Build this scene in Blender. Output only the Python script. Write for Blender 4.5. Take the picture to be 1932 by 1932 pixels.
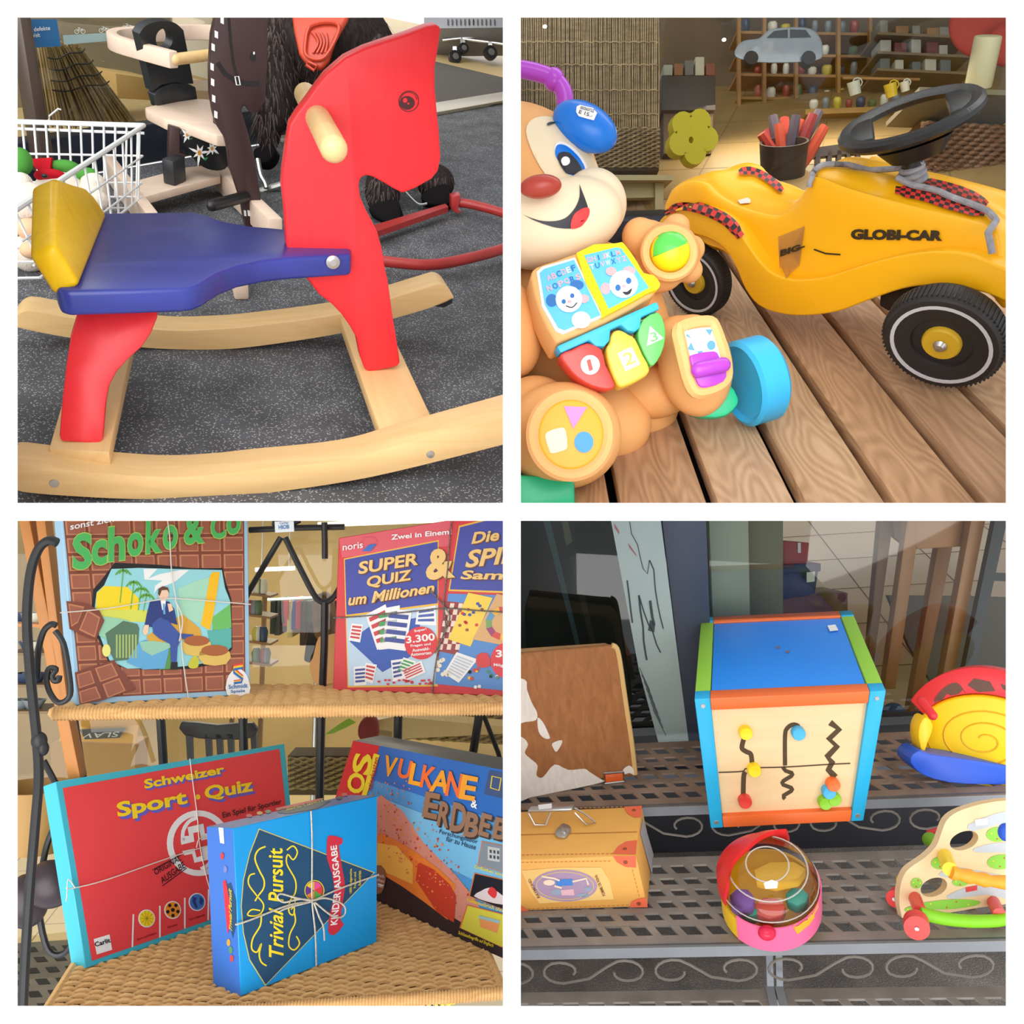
import bpy, bmesh, math, random
import numpy as np
from mathutils import Vector, Matrix, Quaternion

for _o in list(bpy.data.objects):
    bpy.data.objects.remove(_o)
SC = bpy.context.scene
COL = SC.collection
random.seed(7)

# ------------------------------------------------------------------ camera
FPX = 1800.0            # focal length in pixels of the 1932 frame
CPX = 966.0
CAM_LOC = Vector((0.0, 0.0, 1.6))
CAM_PITCH = math.radians(18.0)
cam_data = bpy.data.cameras.new('camera')
cam_data.sensor_width = 36.0
cam_data.lens = 36.0 * FPX / 1932.0
cam_data.clip_start = 0.05
cam_data.clip_end = 60
cam = bpy.data.objects.new('camera', cam_data)
COL.objects.link(cam)
cam.location = CAM_LOC
cam.rotation_euler = (math.pi / 2 - CAM_PITCH, 0, 0)
SC.camera = cam
_R = Matrix.Rotation(math.pi / 2 - CAM_PITCH, 4, 'X')
M_CAM = Matrix.Translation(CAM_LOC) @ _R          # camera (x right, y up, -z forward) to world

# ------------------------------------------------------------------ light
world = bpy.data.worlds.new('overcast_sky')
SC.world = world
world.use_nodes = True
_bg = world.node_tree.nodes['Background']
_bg.inputs[0].default_value = (0.94, 0.97, 1.0, 1)
_bg.inputs[1].default_value = 1.0
sun_d = bpy.data.lights.new('soft_sun', 'SUN')
sun_d.energy = 3.5
sun_d.angle = math.radians(70)
sun_d.color = (1.0, 0.98, 0.95)
sun = bpy.data.objects.new('soft_sun', sun_d)
COL.objects.link(sun)
sun.rotation_euler = (math.radians(74), 0, math.radians(-6))
SC.view_settings.view_transform = 'Standard'
SC.view_settings.look = 'None'
SC.view_settings.gamma = 1.0
SC.view_settings.use_curve_mapping = False
SC.view_settings.exposure = 0.16

# ------------------------------------------------------------------ colour and materials
def lin(c):
    c = c / 255.0
    return c / 12.92 if c <= 0.04045 else ((c + 0.055) / 1.055) ** 2.4
def rgb(r, g, b):
    return (lin(r), lin(g), lin(b), 1.0)
MATS = {}
def mat(name, col, rough=0.5, spec=0.5, metal=0.0, var=0.0, vscale=40.0, bump=0.0, bscale=200.0, alpha=None, trans=0.0, emit=None, stretch=None, coat=0.0):
    """plain procedural material; var = brightness variation by noise, stretch = grain direction scaling"""
    if name in MATS:
        return MATS[name]
    m = bpy.data.materials.new(name)
    m.use_nodes = True
    nt = m.node_tree
    b = nt.nodes['Principled BSDF']
    c = rgb(*col)
    b.inputs['Base Color'].default_value = c
    b.inputs['Roughness'].default_value = rough
    b.inputs['Specular IOR Level'].default_value = spec
    b.inputs['Metallic'].default_value = metal
    if coat:
        b.inputs['Coat Weight'].default_value = coat
        b.inputs['Coat Roughness'].default_value = 0.1
    if trans:
        b.inputs['Transmission Weight'].default_value = trans
    if alpha is not None:
        b.inputs['Alpha'].default_value = alpha
    if emit:
        b.inputs['Emission Color'].default_value = c
        b.inputs['Emission Strength'].default_value = emit
    if var or bump:
        tc = nt.nodes.new('ShaderNodeTexCoord')
        mp = nt.nodes.new('ShaderNodeMapping')
        nt.links.new(tc.outputs['Object'], mp.inputs[0])
        if stretch:
            mp.inputs['Scale'].default_value = stretch
        nz = nt.nodes.new('ShaderNodeTexNoise')
        nz.inputs['Scale'].default_value = vscale
        nz.inputs['Detail'].default_value = 5
        nt.links.new(mp.outputs[0], nz.inputs['Vector'])
        if var:
            rp = nt.nodes.new('ShaderNodeValToRGB')
            e = rp.color_ramp.elements
            lo = tuple(max(0, x * (1 - var)) for x in c[:3]) + (1,)
            hi = tuple(min(1, x * (1 + var)) for x in c[:3]) + (1,)
            e[0].position, e[0].color = 0.3, lo
            e[1].position, e[1].color = 0.7, hi
            nt.links.new(nz.outputs[0], rp.inputs[0])
            nt.links.new(rp.outputs[0], b.inputs['Base Color'])
        if bump:
            n2 = nt.nodes.new('ShaderNodeTexNoise')
            n2.inputs['Scale'].default_value = bscale
            n2.inputs['Detail'].default_value = 4
            nt.links.new(mp.outputs[0], n2.inputs['Vector'])
            bp = nt.nodes.new('ShaderNodeBump')
            bp.inputs['Strength'].default_value = bump
            bp.inputs['Distance'].default_value = 0.002
            nt.links.new(n2.outputs[0], bp.inputs['Height'])
            nt.links.new(bp.outputs[0], b.inputs['Normal'])
    MATS[name] = m
    return m
def speckle(name, base, dot, scale, size, rough=0.8, big=None, bump=0.4):
    """dark ground with light specks"""
    m = bpy.data.materials.new(name)
    m.use_nodes = True
    nt = m.node_tree
    b = nt.nodes['Principled BSDF']
    b.inputs['Roughness'].default_value = rough
    tc = nt.nodes.new('ShaderNodeTexCoord')
    vo = nt.nodes.new('ShaderNodeTexVoronoi')
    vo.inputs['Scale'].default_value = scale
    nt.links.new(tc.outputs['Object'], vo.inputs['Vector'])
    rp = nt.nodes.new('ShaderNodeValToRGB')
    e = rp.color_ramp.elements
    e[0].position, e[0].color = size * 0.55, rgb(*dot)
    e[1].position, e[1].color = size, rgb(*base)
    nt.links.new(vo.outputs['Distance'], rp.inputs[0])
    nz = nt.nodes.new('ShaderNodeTexNoise')
    nz.inputs['Scale'].default_value = big or scale * 0.06
    nz.inputs['Detail'].default_value = 6
    nt.links.new(tc.outputs['Object'], nz.inputs['Vector'])
    r2 = nt.nodes.new('ShaderNodeValToRGB')
    r2.color_ramp.elements[0].position = 0.3
    r2.color_ramp.elements[0].color = (0.6, 0.6, 0.6, 1)
    r2.color_ramp.elements[1].position = 0.7
    r2.color_ramp.elements[1].color = (1.15, 1.15, 1.15, 1)
    nt.links.new(nz.outputs[0], r2.inputs[0])
    mx = nt.nodes.new('ShaderNodeMix')
    mx.data_type = 'RGBA'
    mx.blend_type = 'MULTIPLY'
    mx.inputs['Factor'].default_value = 1
    nt.links.new(rp.outputs[0], mx.inputs['A'])
    nt.links.new(r2.outputs[0], mx.inputs['B'])
    nt.links.new(mx.outputs['Result'], b.inputs['Base Color'])
    bp = nt.nodes.new('ShaderNodeBump')
    bp.inputs['Strength'].default_value = bump
    bp.inputs['Distance'].default_value = 0.002
    nt.links.new(vo.outputs['Distance'], bp.inputs['Height'])
    nt.links.new(bp.outputs[0], b.inputs['Normal'])
    MATS[name] = m
    return m
def wood(name, light, dark, scale=6.0, stretch=(1, 14, 14), rough=0.5, wav=0.35, bump=0.15, rot=0.0, spec=0.4, knots=False):
    """wood with long grain along local x of the panel frame (stretch) """
    m = bpy.data.materials.new(name)
    m.use_nodes = True
    nt = m.node_tree
    b = nt.nodes['Principled BSDF']
    b.inputs['Roughness'].default_value = rough
    b.inputs['Specular IOR Level'].default_value = spec
    tc = nt.nodes.new('ShaderNodeTexCoord')
    m0 = nt.nodes.new('ShaderNodeMapping')
    m0.inputs['Rotation'].default_value = (0, 0, rot)
    nt.links.new(tc.outputs['Object'], m0.inputs[0])
    mp = nt.nodes.new('ShaderNodeMapping')
    mp.inputs['Scale'].default_value = stretch
    nt.links.new(m0.outputs[0], mp.inputs[0])
    nz = nt.nodes.new('ShaderNodeTexNoise')
    nz.inputs['Scale'].default_value = scale
    nz.inputs['Detail'].default_value = 8
    nz.inputs['Roughness'].default_value = 0.6
    nz.inputs['Distortion'].default_value = 0.6
    nt.links.new(mp.outputs[0], nz.inputs['Vector'])
    src = nz.outputs[0]
    if knots:
        # growth rings: a wave over a slowly varying noise
        n3 = nt.nodes.new('ShaderNodeTexNoise')
        n3.inputs['Scale'].default_value = scale * 0.55
        n3.inputs['Detail'].default_value = 1
        mp3 = nt.nodes.new('ShaderNodeMapping')
        mp3.inputs['Scale'].default_value = (1.2, stretch[1] * 0.45, stretch[2] * 0.45)
        nt.links.new(m0.outputs[0], mp3.inputs[0])
        nt.links.new(mp3.outputs[0], n3.inputs['Vector'])
        mu = nt.nodes.new('ShaderNodeMath'); mu.operation = 'MULTIPLY'; mu.inputs[1].default_value = 110.0
        nt.links.new(n3.outputs[0], mu.inputs[0])
        si = nt.nodes.new('ShaderNodeMath'); si.operation = 'SINE'
        nt.links.new(mu.outputs[0], si.inputs[0])
        ma = nt.nodes.new('ShaderNodeMath'); ma.operation = 'MULTIPLY_ADD'; ma.inputs[1].default_value = 0.13
        nt.links.new(si.outputs[0], ma.inputs[0])
        nt.links.new(nz.outputs[0], ma.inputs[2])
        src = ma.outputs[0]
    rp = nt.nodes.new('ShaderNodeValToRGB')
    e = rp.color_ramp.elements
    e[0].position, e[0].color = 0.5 - wav / 2, rgb(*dark)
    e[1].position, e[1].color = 0.5 + wav / 2, rgb(*light)
    nt.links.new(src, rp.inputs[0])
    nt.links.new(rp.outputs[0], b.inputs['Base Color'])
    bp = nt.nodes.new('ShaderNodeBump')
    bp.inputs['Strength'].default_value = bump
    bp.inputs['Distance'].default_value = 0.002
    nt.links.new(src, bp.inputs['Height'])
    nt.links.new(bp.outputs[0], b.inputs['Normal'])
    MATS[name] = m
    return m
def glass(name, tint=(235, 242, 240), refl=1.0, ior=1.45):
    """thin pane: transparent with a Fresnel reflection"""
    m = bpy.data.materials.new(name)
    m.use_nodes = True
    nt = m.node_tree
    nt.nodes.remove(nt.nodes['Principled BSDF'])
    out = nt.nodes['Material Output']
    tr = nt.nodes.new('ShaderNodeBsdfTransparent')
    tr.inputs[0].default_value = rgb(*tint)
    gl = nt.nodes.new('ShaderNodeBsdfGlossy')
    gl.inputs['Color'].default_value = (refl, refl, refl, 1)
    gl.inputs['Roughness'].default_value = 0.02
    fr = nt.nodes.new('ShaderNodeFresnel')
    fr.inputs['IOR'].default_value = ior
    mx = nt.nodes.new('ShaderNodeMixShader')
    nt.links.new(fr.outputs[0], mx.inputs[0])
    nt.links.new(tr.outputs[0], mx.inputs[1])
    nt.links.new(gl.outputs[0], mx.inputs[2])
    nt.links.new(mx.outputs[0], out.inputs['Surface'])
    MATS[name] = m
    return m

# ------------------------------------------------------------------ the four frames behind the white lattice
PAN = {1: (491.0, 491.0), 2: (1440.5, 491.0), 3: (491.0, 1441.0), 4: (1440.5, 1441.0)}
class Frame:
    """local frame of one compartment: x right, y away, z up; the camera stands at (0,0,h)"""
    def __init__(self, k, pitch, h, roll=0.0):
        self.k = k
        pcx, pcy = PAN[k]
        a, b = (pcx - CPX) / FPX, -(pcy - CPX) / FPX
        c = Vector((a, b, -1)).normalized()
        A = Vector((0, 0, -1)).rotation_difference(c).to_matrix()
        ph = math.radians(pitch)
        fwd = Vector((0, math.cos(ph), -math.sin(ph)))
        right = Vector((1, 0, 0))
        up = right.cross(fwd)
        Q = Quaternion(fwd, math.radians(roll)).to_matrix()
        right, up = Q @ right, Q @ up
        V = Matrix((right, up, -fwd)).transposed()      # virtual camera axes to local
        self.R = V @ A.transposed()                     # camera to local
        self.h = h
        L = self.R.to_4x4()
        L.translation = Vector((0, 0, h))
        self.T = M_CAM @ L.inverted()                   # local to world
        self.sx = -1 if pcx < CPX else 1
        self.sy = 1 if pcy < CPX else -1
    def ray(self, px, py):
        return self.R @ Vector(((px - CPX) / FPX, -(py - CPX) / FPX, -1))
    def cam(self):
        return Vector((0, 0, self.h))
    def fl(self, px, py, z=0.0):
        d = self.ray(px, py)
        return self.cam() + d * ((z - self.h) / d.z)
    def on(self, px, py, p0, n):
        d = self.ray(px, py)
        return self.cam() + d * ((Vector(p0) - self.cam()).dot(n) / d.dot(n))
    def dep(self, px, py, z):
        return self.cam() + self.ray(px, py) * z
    def proj(self, p):
        v = self.R.transposed() @ (Vector(p) - self.cam())
        return (CPX + FPX * v.x / -v.z, CPX - FPX * v.y / -v.z)
    def depth(self, p):
        v = self.R.transposed() @ (Vector(p) - self.cam())
        return -v.z
F = None
def use(fr):
    global F
    F = fr
class Plane:
    """plane in the current frame; un() turns a pixel into a point on it"""
    def __init__(self, p0, n):
        self.p0 = Vector(p0); self.n = Vector(n).normalized()
        if self.n.dot(F.cam() - self.p0) < 0:
            self.n = -self.n
    def un(self, px, py, off=0.0):
        return F.on(px, py, self.p0, self.n) + self.n * off
    def pts(self, L, off=0.0):
        return [self.un(x, y, off) for x, y in L]
    def shift(self, d):
        return Plane(self.p0 + self.n * d, self.n)

# ------------------------------------------------------------------ mesh building
class MB:
    def __init__(self):
        self.v = []; self.f = []; self.m = []; self.mats = []; self.seg = []
    def mi(self, m):
        if m is None:
            return 0
        if m not in self.mats:
            self.mats.append(m)
        return self.mats.index(m)
    def add(self, vs, fs, m=None):
        b = len(self.v); k = self.mi(m)
        self.v += [Vector(p) for p in vs]
        for f in fs:
            self.f.append([b + i for i in f]); self.m.append(k)
        return self
    def prism(self, pts, vec, m=None):
        """polygon extruded by vec"""
        n = len(pts); vec = Vector(vec)
        vs = [Vector(p) for p in pts] + [Vector(p) + vec for p in pts]
        fs = [list(range(n)), [n + i for i in reversed(range(n))]]
        fs += [[i, n + i, n + (i + 1) % n, (i + 1) % n] for i in range(n)]
        return self.add(vs, fs, m)
    def poly(self, pts, m=None):
        return self.add(pts, [list(range(len(pts)))], m)
    def loft(self, rings, m=None, closed=True, caps=True):
        n = len(rings[0]); vs = [p for r in rings for p in r]; fs = []
        for i in range(len(rings) - 1):
            for j in range(n if closed else n - 1):
                k = (j + 1) % n
                fs.append([i * n + j, i * n + k, (i + 1) * n + k, (i + 1) * n + j])
        if caps and closed:
            fs.append(list(reversed(range(n))))
            fs.append([(len(rings) - 1) * n + j for j in range(n)])
        return self.add(vs, fs, m)
    def tube(self, pts, r, seg=8, m=None, closed=False, caps=True, flat=None):
        pts = [Vector(p) for p in pts]
        n = len(pts); rings = []
        rr = r if isinstance(r, (list, tuple)) else [r] * n
        t0 = None; nrm = None
        for i in range(n):
            if closed:
                t = (pts[(i + 1) % n] - pts[i - 1]).normalized()
            else:
                t = (pts[min(i + 1, n - 1)] - pts[max(i - 1, 0)]).normalized()
            if nrm is None:
                a = Vector((0, 0, 1)) if abs(t.z) < 0.9 else Vector((1, 0, 0))
                nrm = (a - t * a.dot(t)).normalized()
            else:
                nrm = (nrm - t * nrm.dot(t))
                nrm = nrm.normalized() if nrm.length > 1e-6 else t.orthogonal().normalized()
            bn = t.cross(nrm)
            rings.append([pts[i] + (nrm * math.cos(2 * math.pi * k / seg) + bn * math.sin(2 * math.pi * k / seg)) * rr[i] for k in range(seg)])
        if closed:
            rings.append(rings[0])
            return self.loft(rings, m, caps=False)
        return self.loft(rings, m, caps=caps)
    def capsule(self, a, b, r, seg=12, m=None, r2=None):
        a, b = Vector(a), Vector(b); d = (b - a).normalized(); r2 = r2 or r
        P = []; R = []
        for k in range(5):
            t = math.pi / 2 * k / 4
            P.append(a - d * r * math.cos(t)); R.append(max(r * math.sin(t), 1e-5))
        for k in range(5):
            t = math.pi / 2 * k / 4
            P.append(b + d * r2 * math.sin(t)); R.append(max(r2 * math.cos(t), 1e-5))
        return self.tube(P, R, seg, m)
    def lathe(self, prof, o, ax, seg=24, m=None, e1=None):
        """profile [(radius, along axis)] turned round ax at o"""
        o = Vector(o); ax = Vector(ax).normalized()
        e1 = (Vector(e1) - ax * ax.dot(Vector(e1))).normalized() if e1 is not None else ax.orthogonal().normalized()
        e2 = ax.cross(e1)
        rings = [[o + ax * z + (e1 * math.cos(2 * math.pi * k / seg) + e2 * math.sin(2 * math.pi * k / seg)) * max(r, 1e-5) for k in range(seg)] for r, z in prof]
        return self.loft(rings, m, caps=prof[0][0] < 0.001 and prof[-1][0] < 0.001)
    def ell(self, c, ax, m=None, seg=24, rings=14, lo=-1.0, hi=1.0):
        """ellipsoid with axis vectors ax = (X, Y, Z)"""
        c = Vector(c); X, Y, Z = [Vector(a) for a in ax]; R = []
        for i in range(rings + 1):
            s = lo + (hi - lo) * i / rings
            s = math.sin(s * math.pi / 2)
            rr = max(math.sqrt(max(0, 1 - s * s)), 1e-4)
            R.append([c + Z * s + (X * math.cos(2 * math.pi * k / seg) + Y * math.sin(2 * math.pi * k / seg)) * rr for k in range(seg)])
        return self.loft(R, m)
    def box(self, o, X, Y, Z, m=None):
        """box spanned by three edge vectors from corner o"""
        o, X, Y, Z = Vector(o), Vector(X), Vector(Y), Vector(Z)
        vs = [o, o + X, o + X + Y, o + Y, o + Z, o + X + Z, o + X + Y + Z, o + Y + Z]
        return self.add(vs, [[0, 3, 2, 1], [4, 5, 6, 7], [0, 1, 5, 4], [1, 2, 6, 5], [2, 3, 7, 6], [3, 0, 4, 7]], m)
def bx(x0, x1, y0, y1, z0, z1, m=None):
    return MB().box((x0, y0, z0), (x1 - x0, 0, 0), (0, y1 - y0, 0), (0, 0, z1 - z0), m)
def smooth_pts(pts, n=4, closed=True):
    """Catmull-Rom resampling of a list of tuples or vectors"""
    P = [Vector(p) for p in pts]; L = len(P); out = []
    for i in range(L if closed else L - 1):
        p0 = P[(i - 1) % L] if closed or i > 0 else P[0]
        p1 = P[i]; p2 = P[(i + 1) % L]
        p3 = P[(i + 2) % L] if closed or i + 2 < L else P[-1]
        for k in range(n):
            t = k / n
            out.append(0.5 * ((2 * p1) + (p2 - p0) * t + (2 * p0 - 5 * p1 + 4 * p2 - p3) * t * t + (3 * p1 - p0 - 3 * p2 + p3) * t ** 3))
    if not closed:
        out.append(P[-1])
    return out
def spx(L, n=4, closed=True):
    return [(p.x, p.y) for p in smooth_pts([(x, y, 0) for x, y in L], n, closed)]
def ring(cx, cy, rx, ry=None, n=24, a0=0.0, a1=2 * math.pi, rot=0.0):
    ry = ry or rx; out = []
    full = abs(a1 - a0 - 2 * math.pi) < 1e-6
    for k in range(n if full else n + 1):
        t = a0 + (a1 - a0) * k / n
        x, y = rx * math.cos(t), ry * math.sin(t)
        out.append((cx + x * math.cos(rot) - y * math.sin(rot), cy + x * math.sin(rot) + y * math.cos(rot)))
    return out

# ------------------------------------------------------------------ objects
BASE = {}
def _mesh(name, mb, m, base, bevel=0.0, bseg=2, subd=0, ang=38, clip=True, recalc=True, bang=30):
    me = bpy.data.meshes.new(name)
    me.from_pydata([tuple(p) for p in mb.v], [], mb.f)
    mats = list(mb.mats) or ([m] if m else [])
    for q in mats:
        me.materials.append(q)
    if len(mats) > 1:
        me.polygons.foreach_set('material_index', mb.m)
    bm = bmesh.new(); bm.from_mesh(me)
    if recalc:
        bmesh.ops.recalc_face_normals(bm, faces=bm.faces)
    if bevel > 0:
        ed = [e for e in bm.edges if len(e.link_faces) == 2 and e.calc_face_angle(0) > math.radians(bang)]
        bmesh.ops.bevel(bm, geom=ed, offset=bevel, segments=bseg, profile=0.5, affect='EDGES', clamp_overlap=True)
    if subd:
        for _ in range(subd):
            bmesh.ops.subdivide_edges(bm, edges=bm.edges, cuts=1, use_grid_fill=True)
    if clip:
        Ri = F.R.transposed(); cc = F.cam()
        for ax, s in ((0, F.sx), (1, F.sy)):
            nl = F.R @ Vector((s if ax == 0 else 0, s if ax == 1 else 0, 0))     # towards the inside of the compartment
            co = cc + nl * 0.0088
            ds = [(v.co - co).dot(nl) for v in bm.verts]
            if ds and min(ds) < 0:
                if max(ds) <= 0:
                    bm.clear(); break
                r = bmesh.ops.bisect_plane(bm, geom=bm.verts[:] + bm.edges[:] + bm.faces[:], plane_co=co, plane_no=-nl, clear_outer=True)
                ed = [e for e in r['geom_cut'] if isinstance(e, bmesh.types.BMEdge) and e.is_valid and len(e.link_faces) == 1]
                if ed:
                    try:
                        bmesh.ops.holes_fill(bm, edges=ed, sides=0)
                    except Exception:
                        pass
    bmesh.ops.translate(bm, verts=bm.verts, vec=-base)
    bm.to_mesh(me); bm.free()
    me.shade_smooth()
    me.set_sharp_from_angle(angle=math.radians(ang))
    return me
def tag(o, label=None, cat=None, group=None, kind=None):
    if label: o['label'] = label
    if cat: o['category'] = cat
    if group: o['group'] = group
    if kind: o['kind'] = kind
    return o
def thing(name, label, cat, base=(0, 0, 0), group=None):
    o = bpy.data.objects.new(name, None)
    o.empty_display_size = 0.05
    COL.objects.link(o)
    b = Vector(base)
    o.matrix_world = F.T @ Matrix.Translation(b)
    BASE[o.name] = b
    return tag(o, label, cat, group)
def words(name, mb, parent):
    """one part for each piece of lettering"""
    cuts = mb.seg + [(len(mb.v), len(mb.f))]
    if cuts[0][1] > 0:
        cuts = [(0, 0)] + cuts
    for (v0, f0), (v1, f1) in zip(cuts[:-1], cuts[1:]):
        if f1 == f0:
            continue
        q = MB(); q.mats = list(mb.mats); q.v = mb.v[v0:v1]; q.f = [[i - v0 for i in f] for f in mb.f[f0:f1]]; q.m = mb.m[f0:f1]
        used = sorted(set(q.m)); q.mats = [mb.mats[k] for k in used]; q.m = [used.index(k) for k in q.m]
        part(name, q, None, parent)
def part(name, mb, m, parent, label=None, **kw):
    if name == 'lettering' and len(mb.seg) > 1:
        return words(name, mb, parent)
    b = BASE[parent.name]
    me = _mesh(name, mb, m, b, **kw)
    o = bpy.data.objects.new(name, me)
    COL.objects.link(o)
    if len(me.vertices) == 0:
        bpy.data.objects.remove(o); return None
    o.parent = parent
    BASE[o.name] = b
    if label: o['label'] = label
    return o
def single(name, mb, m, label, cat, base=None, group=None, kind=None, **kw):
    b = Vector(base) if base is not None else Vector((sum(p.x for p in mb.v) / len(mb.v), sum(p.y for p in mb.v) / len(mb.v), min(p.z for p in mb.v)))
    me = _mesh(name, mb, m, b, **kw)
    o = bpy.data.objects.new(name, me)
    COL.objects.link(o)
    o.matrix_world = F.T @ Matrix.Translation(b)
    BASE[o.name] = b
    return tag(o, label, cat, group, kind)
def struct(name, mb, m, base=None, **kw):
    return single(name, mb, m, None, None, base=base, kind='structure', **kw)

# ------------------------------------------------------------------ lettering as thin mesh
_TX = {}
def text_geo(s, bold=0.0, shear=0.0, space=1.0):
    key = (s, bold, shear, space)
    if key in _TX:
        return _TX[key]
    cu = bpy.data.curves.new('t', 'FONT')
    cu.body = s; cu.offset = bold * 0.5; cu.shear = shear; cu.space_character = space
    cu.resolution_u = 3
    ob = bpy.data.objects.new('t', cu)
    COL.objects.link(ob)
    dg = bpy.context.evaluated_depsgraph_get()
    me = bpy.data.meshes.new_from_object(ob.evaluated_get(dg))
    v = [(p.co.x, p.co.y) for p in me.vertices]
    f = [list(p.vertices) for p in me.polygons]
    bpy.data.objects.remove(ob); bpy.data.curves.remove(cu); bpy.data.meshes.remove(me)
    if not v:
        v = [(0, 0)]
    x0 = min(p[0] for p in v); x1 = max(p[0] for p in v)
    y0 = min(p[1] for p in v); y1 = max(p[1] for p in v)
    sx = x1 - x0 or 1; sy = y1 - y0 or 1
    v = [((p[0] - x0) / sx, (p[1] - y0) / sy) for p in v]
    _TX[key] = (v, f)
    return _TX[key]
def text_px(mb, pl, s, quad, m, off=0.0008, bold=0.02, shear=0.0, space=1.0):
    """lettering stretched into a pixel quad (bottom-left, bottom-right, top-right, top-left) on plane pl"""
    v, f = text_geo(s, bold, shear, space)
    mb.seg.append((len(mb.v), len(mb.f)))
    a, b, c, d = [Vector(q) for q in quad]
    out = []
    for u, w in v:
        q = (a * (1 - u) + b * u) * (1 - w) + (d * (1 - u) + c * u) * w
        out.append(pl.un(q.x, q.y, off))
    mb.add(out, f, m)
def text_line(mb, pl, s, p0, p1, h, m, off=0.0008, bold=0.02, shear=0.0, space=1.0):
    """lettering whose ink starts at p0 and ends at p1 along the base line, h pixels tall"""
    a, b = Vector(p0), Vector(p1); d = (b - a).normalized(); n = Vector((d.y, -d.x)) * h
    text_px(mb, pl, s, (a, b, b + n, a + n), m, off, bold, shear, space)
def shape_px(mb, pl, L, m, off=0.0005):
    mb.poly(pl.pts(L, off), m)
def line_px(mb, pl, L, w, m, off=0.0009, closed=False):
    """flat stroke of w pixels"""
    P = [Vector(q) for q in L]; n = len(P); A = []; B = []
    for i in range(n):
        t = (P[(i + 1) % n] - P[i - 1]) if closed else (P[min(i + 1, n - 1)] - P[max(i - 1, 0)])
        if t.length < 1e-9: t = Vector((1, 0))
        t.normalize(); nn = Vector((-t.y, t.x)) * (w / 2)
        A.append(P[i] + nn); B.append(P[i] - nn)
    vs = [pl.un(q.x, q.y, off) for q in A] + [pl.un(q.x, q.y, off) for q in B]
    fs = [[i, (i + 1) % n, n + (i + 1) % n, n + i] for i in range(n if closed else n - 1)]
    mb.add(vs, fs, m)
from mathutils.bvhtree import BVHTree
def blend(mb, voxel=0.004, it=8):
    """fuse overlapping soft shapes into one smooth skin"""
    me = bpy.data.meshes.new('b'); me.from_pydata([tuple(p) for p in mb.v], [], mb.f)
    ob = bpy.data.objects.new('b', me); COL.objects.link(ob)
    r = ob.modifiers.new('r', 'REMESH'); r.mode = 'VOXEL'; r.voxel_size = voxel
    sm = ob.modifiers.new('s', 'SMOOTH'); sm.factor = 0.5; sm.iterations = it
    e = ob.evaluated_get(bpy.context.evaluated_depsgraph_get()).to_mesh()
    out = MB().add([v.co.copy() for v in e.vertices], [list(p.vertices) for p in e.polygons])
    bpy.data.objects.remove(ob); bpy.data.meshes.remove(me)
    return out
class Surf:
    """surface that pixels can be dropped on (BVH of one or more mesh builders of the current frame)"""
    def __init__(self, *mbs):
        v = []; f = []
        for mb in mbs:
            b = len(v); v += mb.v; f += [[b + i for i in q] for q in mb.f]
        self.t = BVHTree.FromPolygons([tuple(p) for p in v], f)
        self.mean = sum(((p - F.cam()).length for p in v), 0.0) / max(1, len(v))
    def un(self, px, py, off=0.0):
        d = F.ray(px, py).normalized()
        loc, n, i, dist = self.t.ray_cast(F.cam(), d)
        if loc is None:
            loc, n, i, dist = self.t.find_nearest(F.cam() + d * self.mean)
        if n.dot(d) > 0:
            n = -n
        return loc + n * off
    def pts(self, L, off=0.0):
        return [self.un(x, y, off) for x, y in L]
def decal(mb, surf, L, m, off=0.0008, cuts=2):
    """pixel polygon laid on a curved surface"""
    bm = bmesh.new()
    vs = [bm.verts.new((x, y, 0)) for x, y in L]
    bm.faces.new(vs)
    bmesh.ops.triangulate(bm, faces=bm.faces, ngon_method='EAR_CLIP')
    for _ in range(cuts):
        le = [e for e in bm.edges if e.calc_length() > 9]
        if not le: break
        bmesh.ops.subdivide_edges(bm, edges=le, cuts=1)
        bmesh.ops.triangulate(bm, faces=bm.faces, ngon_method='EAR_CLIP', quad_method='FIXED')
    bm.verts.index_update()
    mb.add([surf.un(v.co.x, v.co.y, off) for v in bm.verts], [[v.index for v in f.verts] for f in bm.faces], m)
    bm.free()
def cv(x, y, z):
    """vector in camera directions (right, up, towards the viewer) in the current frame"""
    return F.R @ Vector((x, y, z))
def va(px, py, x, y, z):
    """vector in directions seen along the ray through a pixel (right, up, towards the viewer)"""
    w = -F.ray(px, py).normalized(); u = cv(0, 1, 0); u = (u - w * u.dot(w)).normalized(); r = u.cross(w)
    return (r * x + u * y + w * z).normalized()
from mathutils.geometry import tessellate_polygon
def prism_holes(mb, outer, holes, vec, m=None):
    """polygon with openings, extruded"""
    vec = Vector(vec); loops = [outer] + list(holes)
    tri = tessellate_polygon([[Vector(p) for p in l] for l in loops])
    P = [Vector(p) for l in loops for p in l]; n = len(P)
    fs = [list(t) for t in tri] + [[n + i for i in reversed(t)] for t in tri]
    b = 0
    for l in loops:
        k = len(l); fs += [[b + i, b + (i + 1) % k, n + b + (i + 1) % k, n + b + i] for i in range(k)]; b += k
    return mb.add(P + [p + vec for p in P], fs, m)
def pell(mb, px, py, d, rx, ry, rz, rot=0.0, m=None, seg=28, rings=18):
    """ellipsoid given by pixel centre, depth and pixel radii; rot turns it in the picture plane"""
    s = d / FPX; a = math.radians(rot)
    X = cv(math.cos(a), math.sin(a), 0) * rx * s; Y = cv(-math.sin(a), math.cos(a), 0) * ry * s; Z = cv(0, 0, 1) * rz * s
    return mb.ell(F.dep(px, py, d), (X, Z, Y), m, seg, rings)
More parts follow.
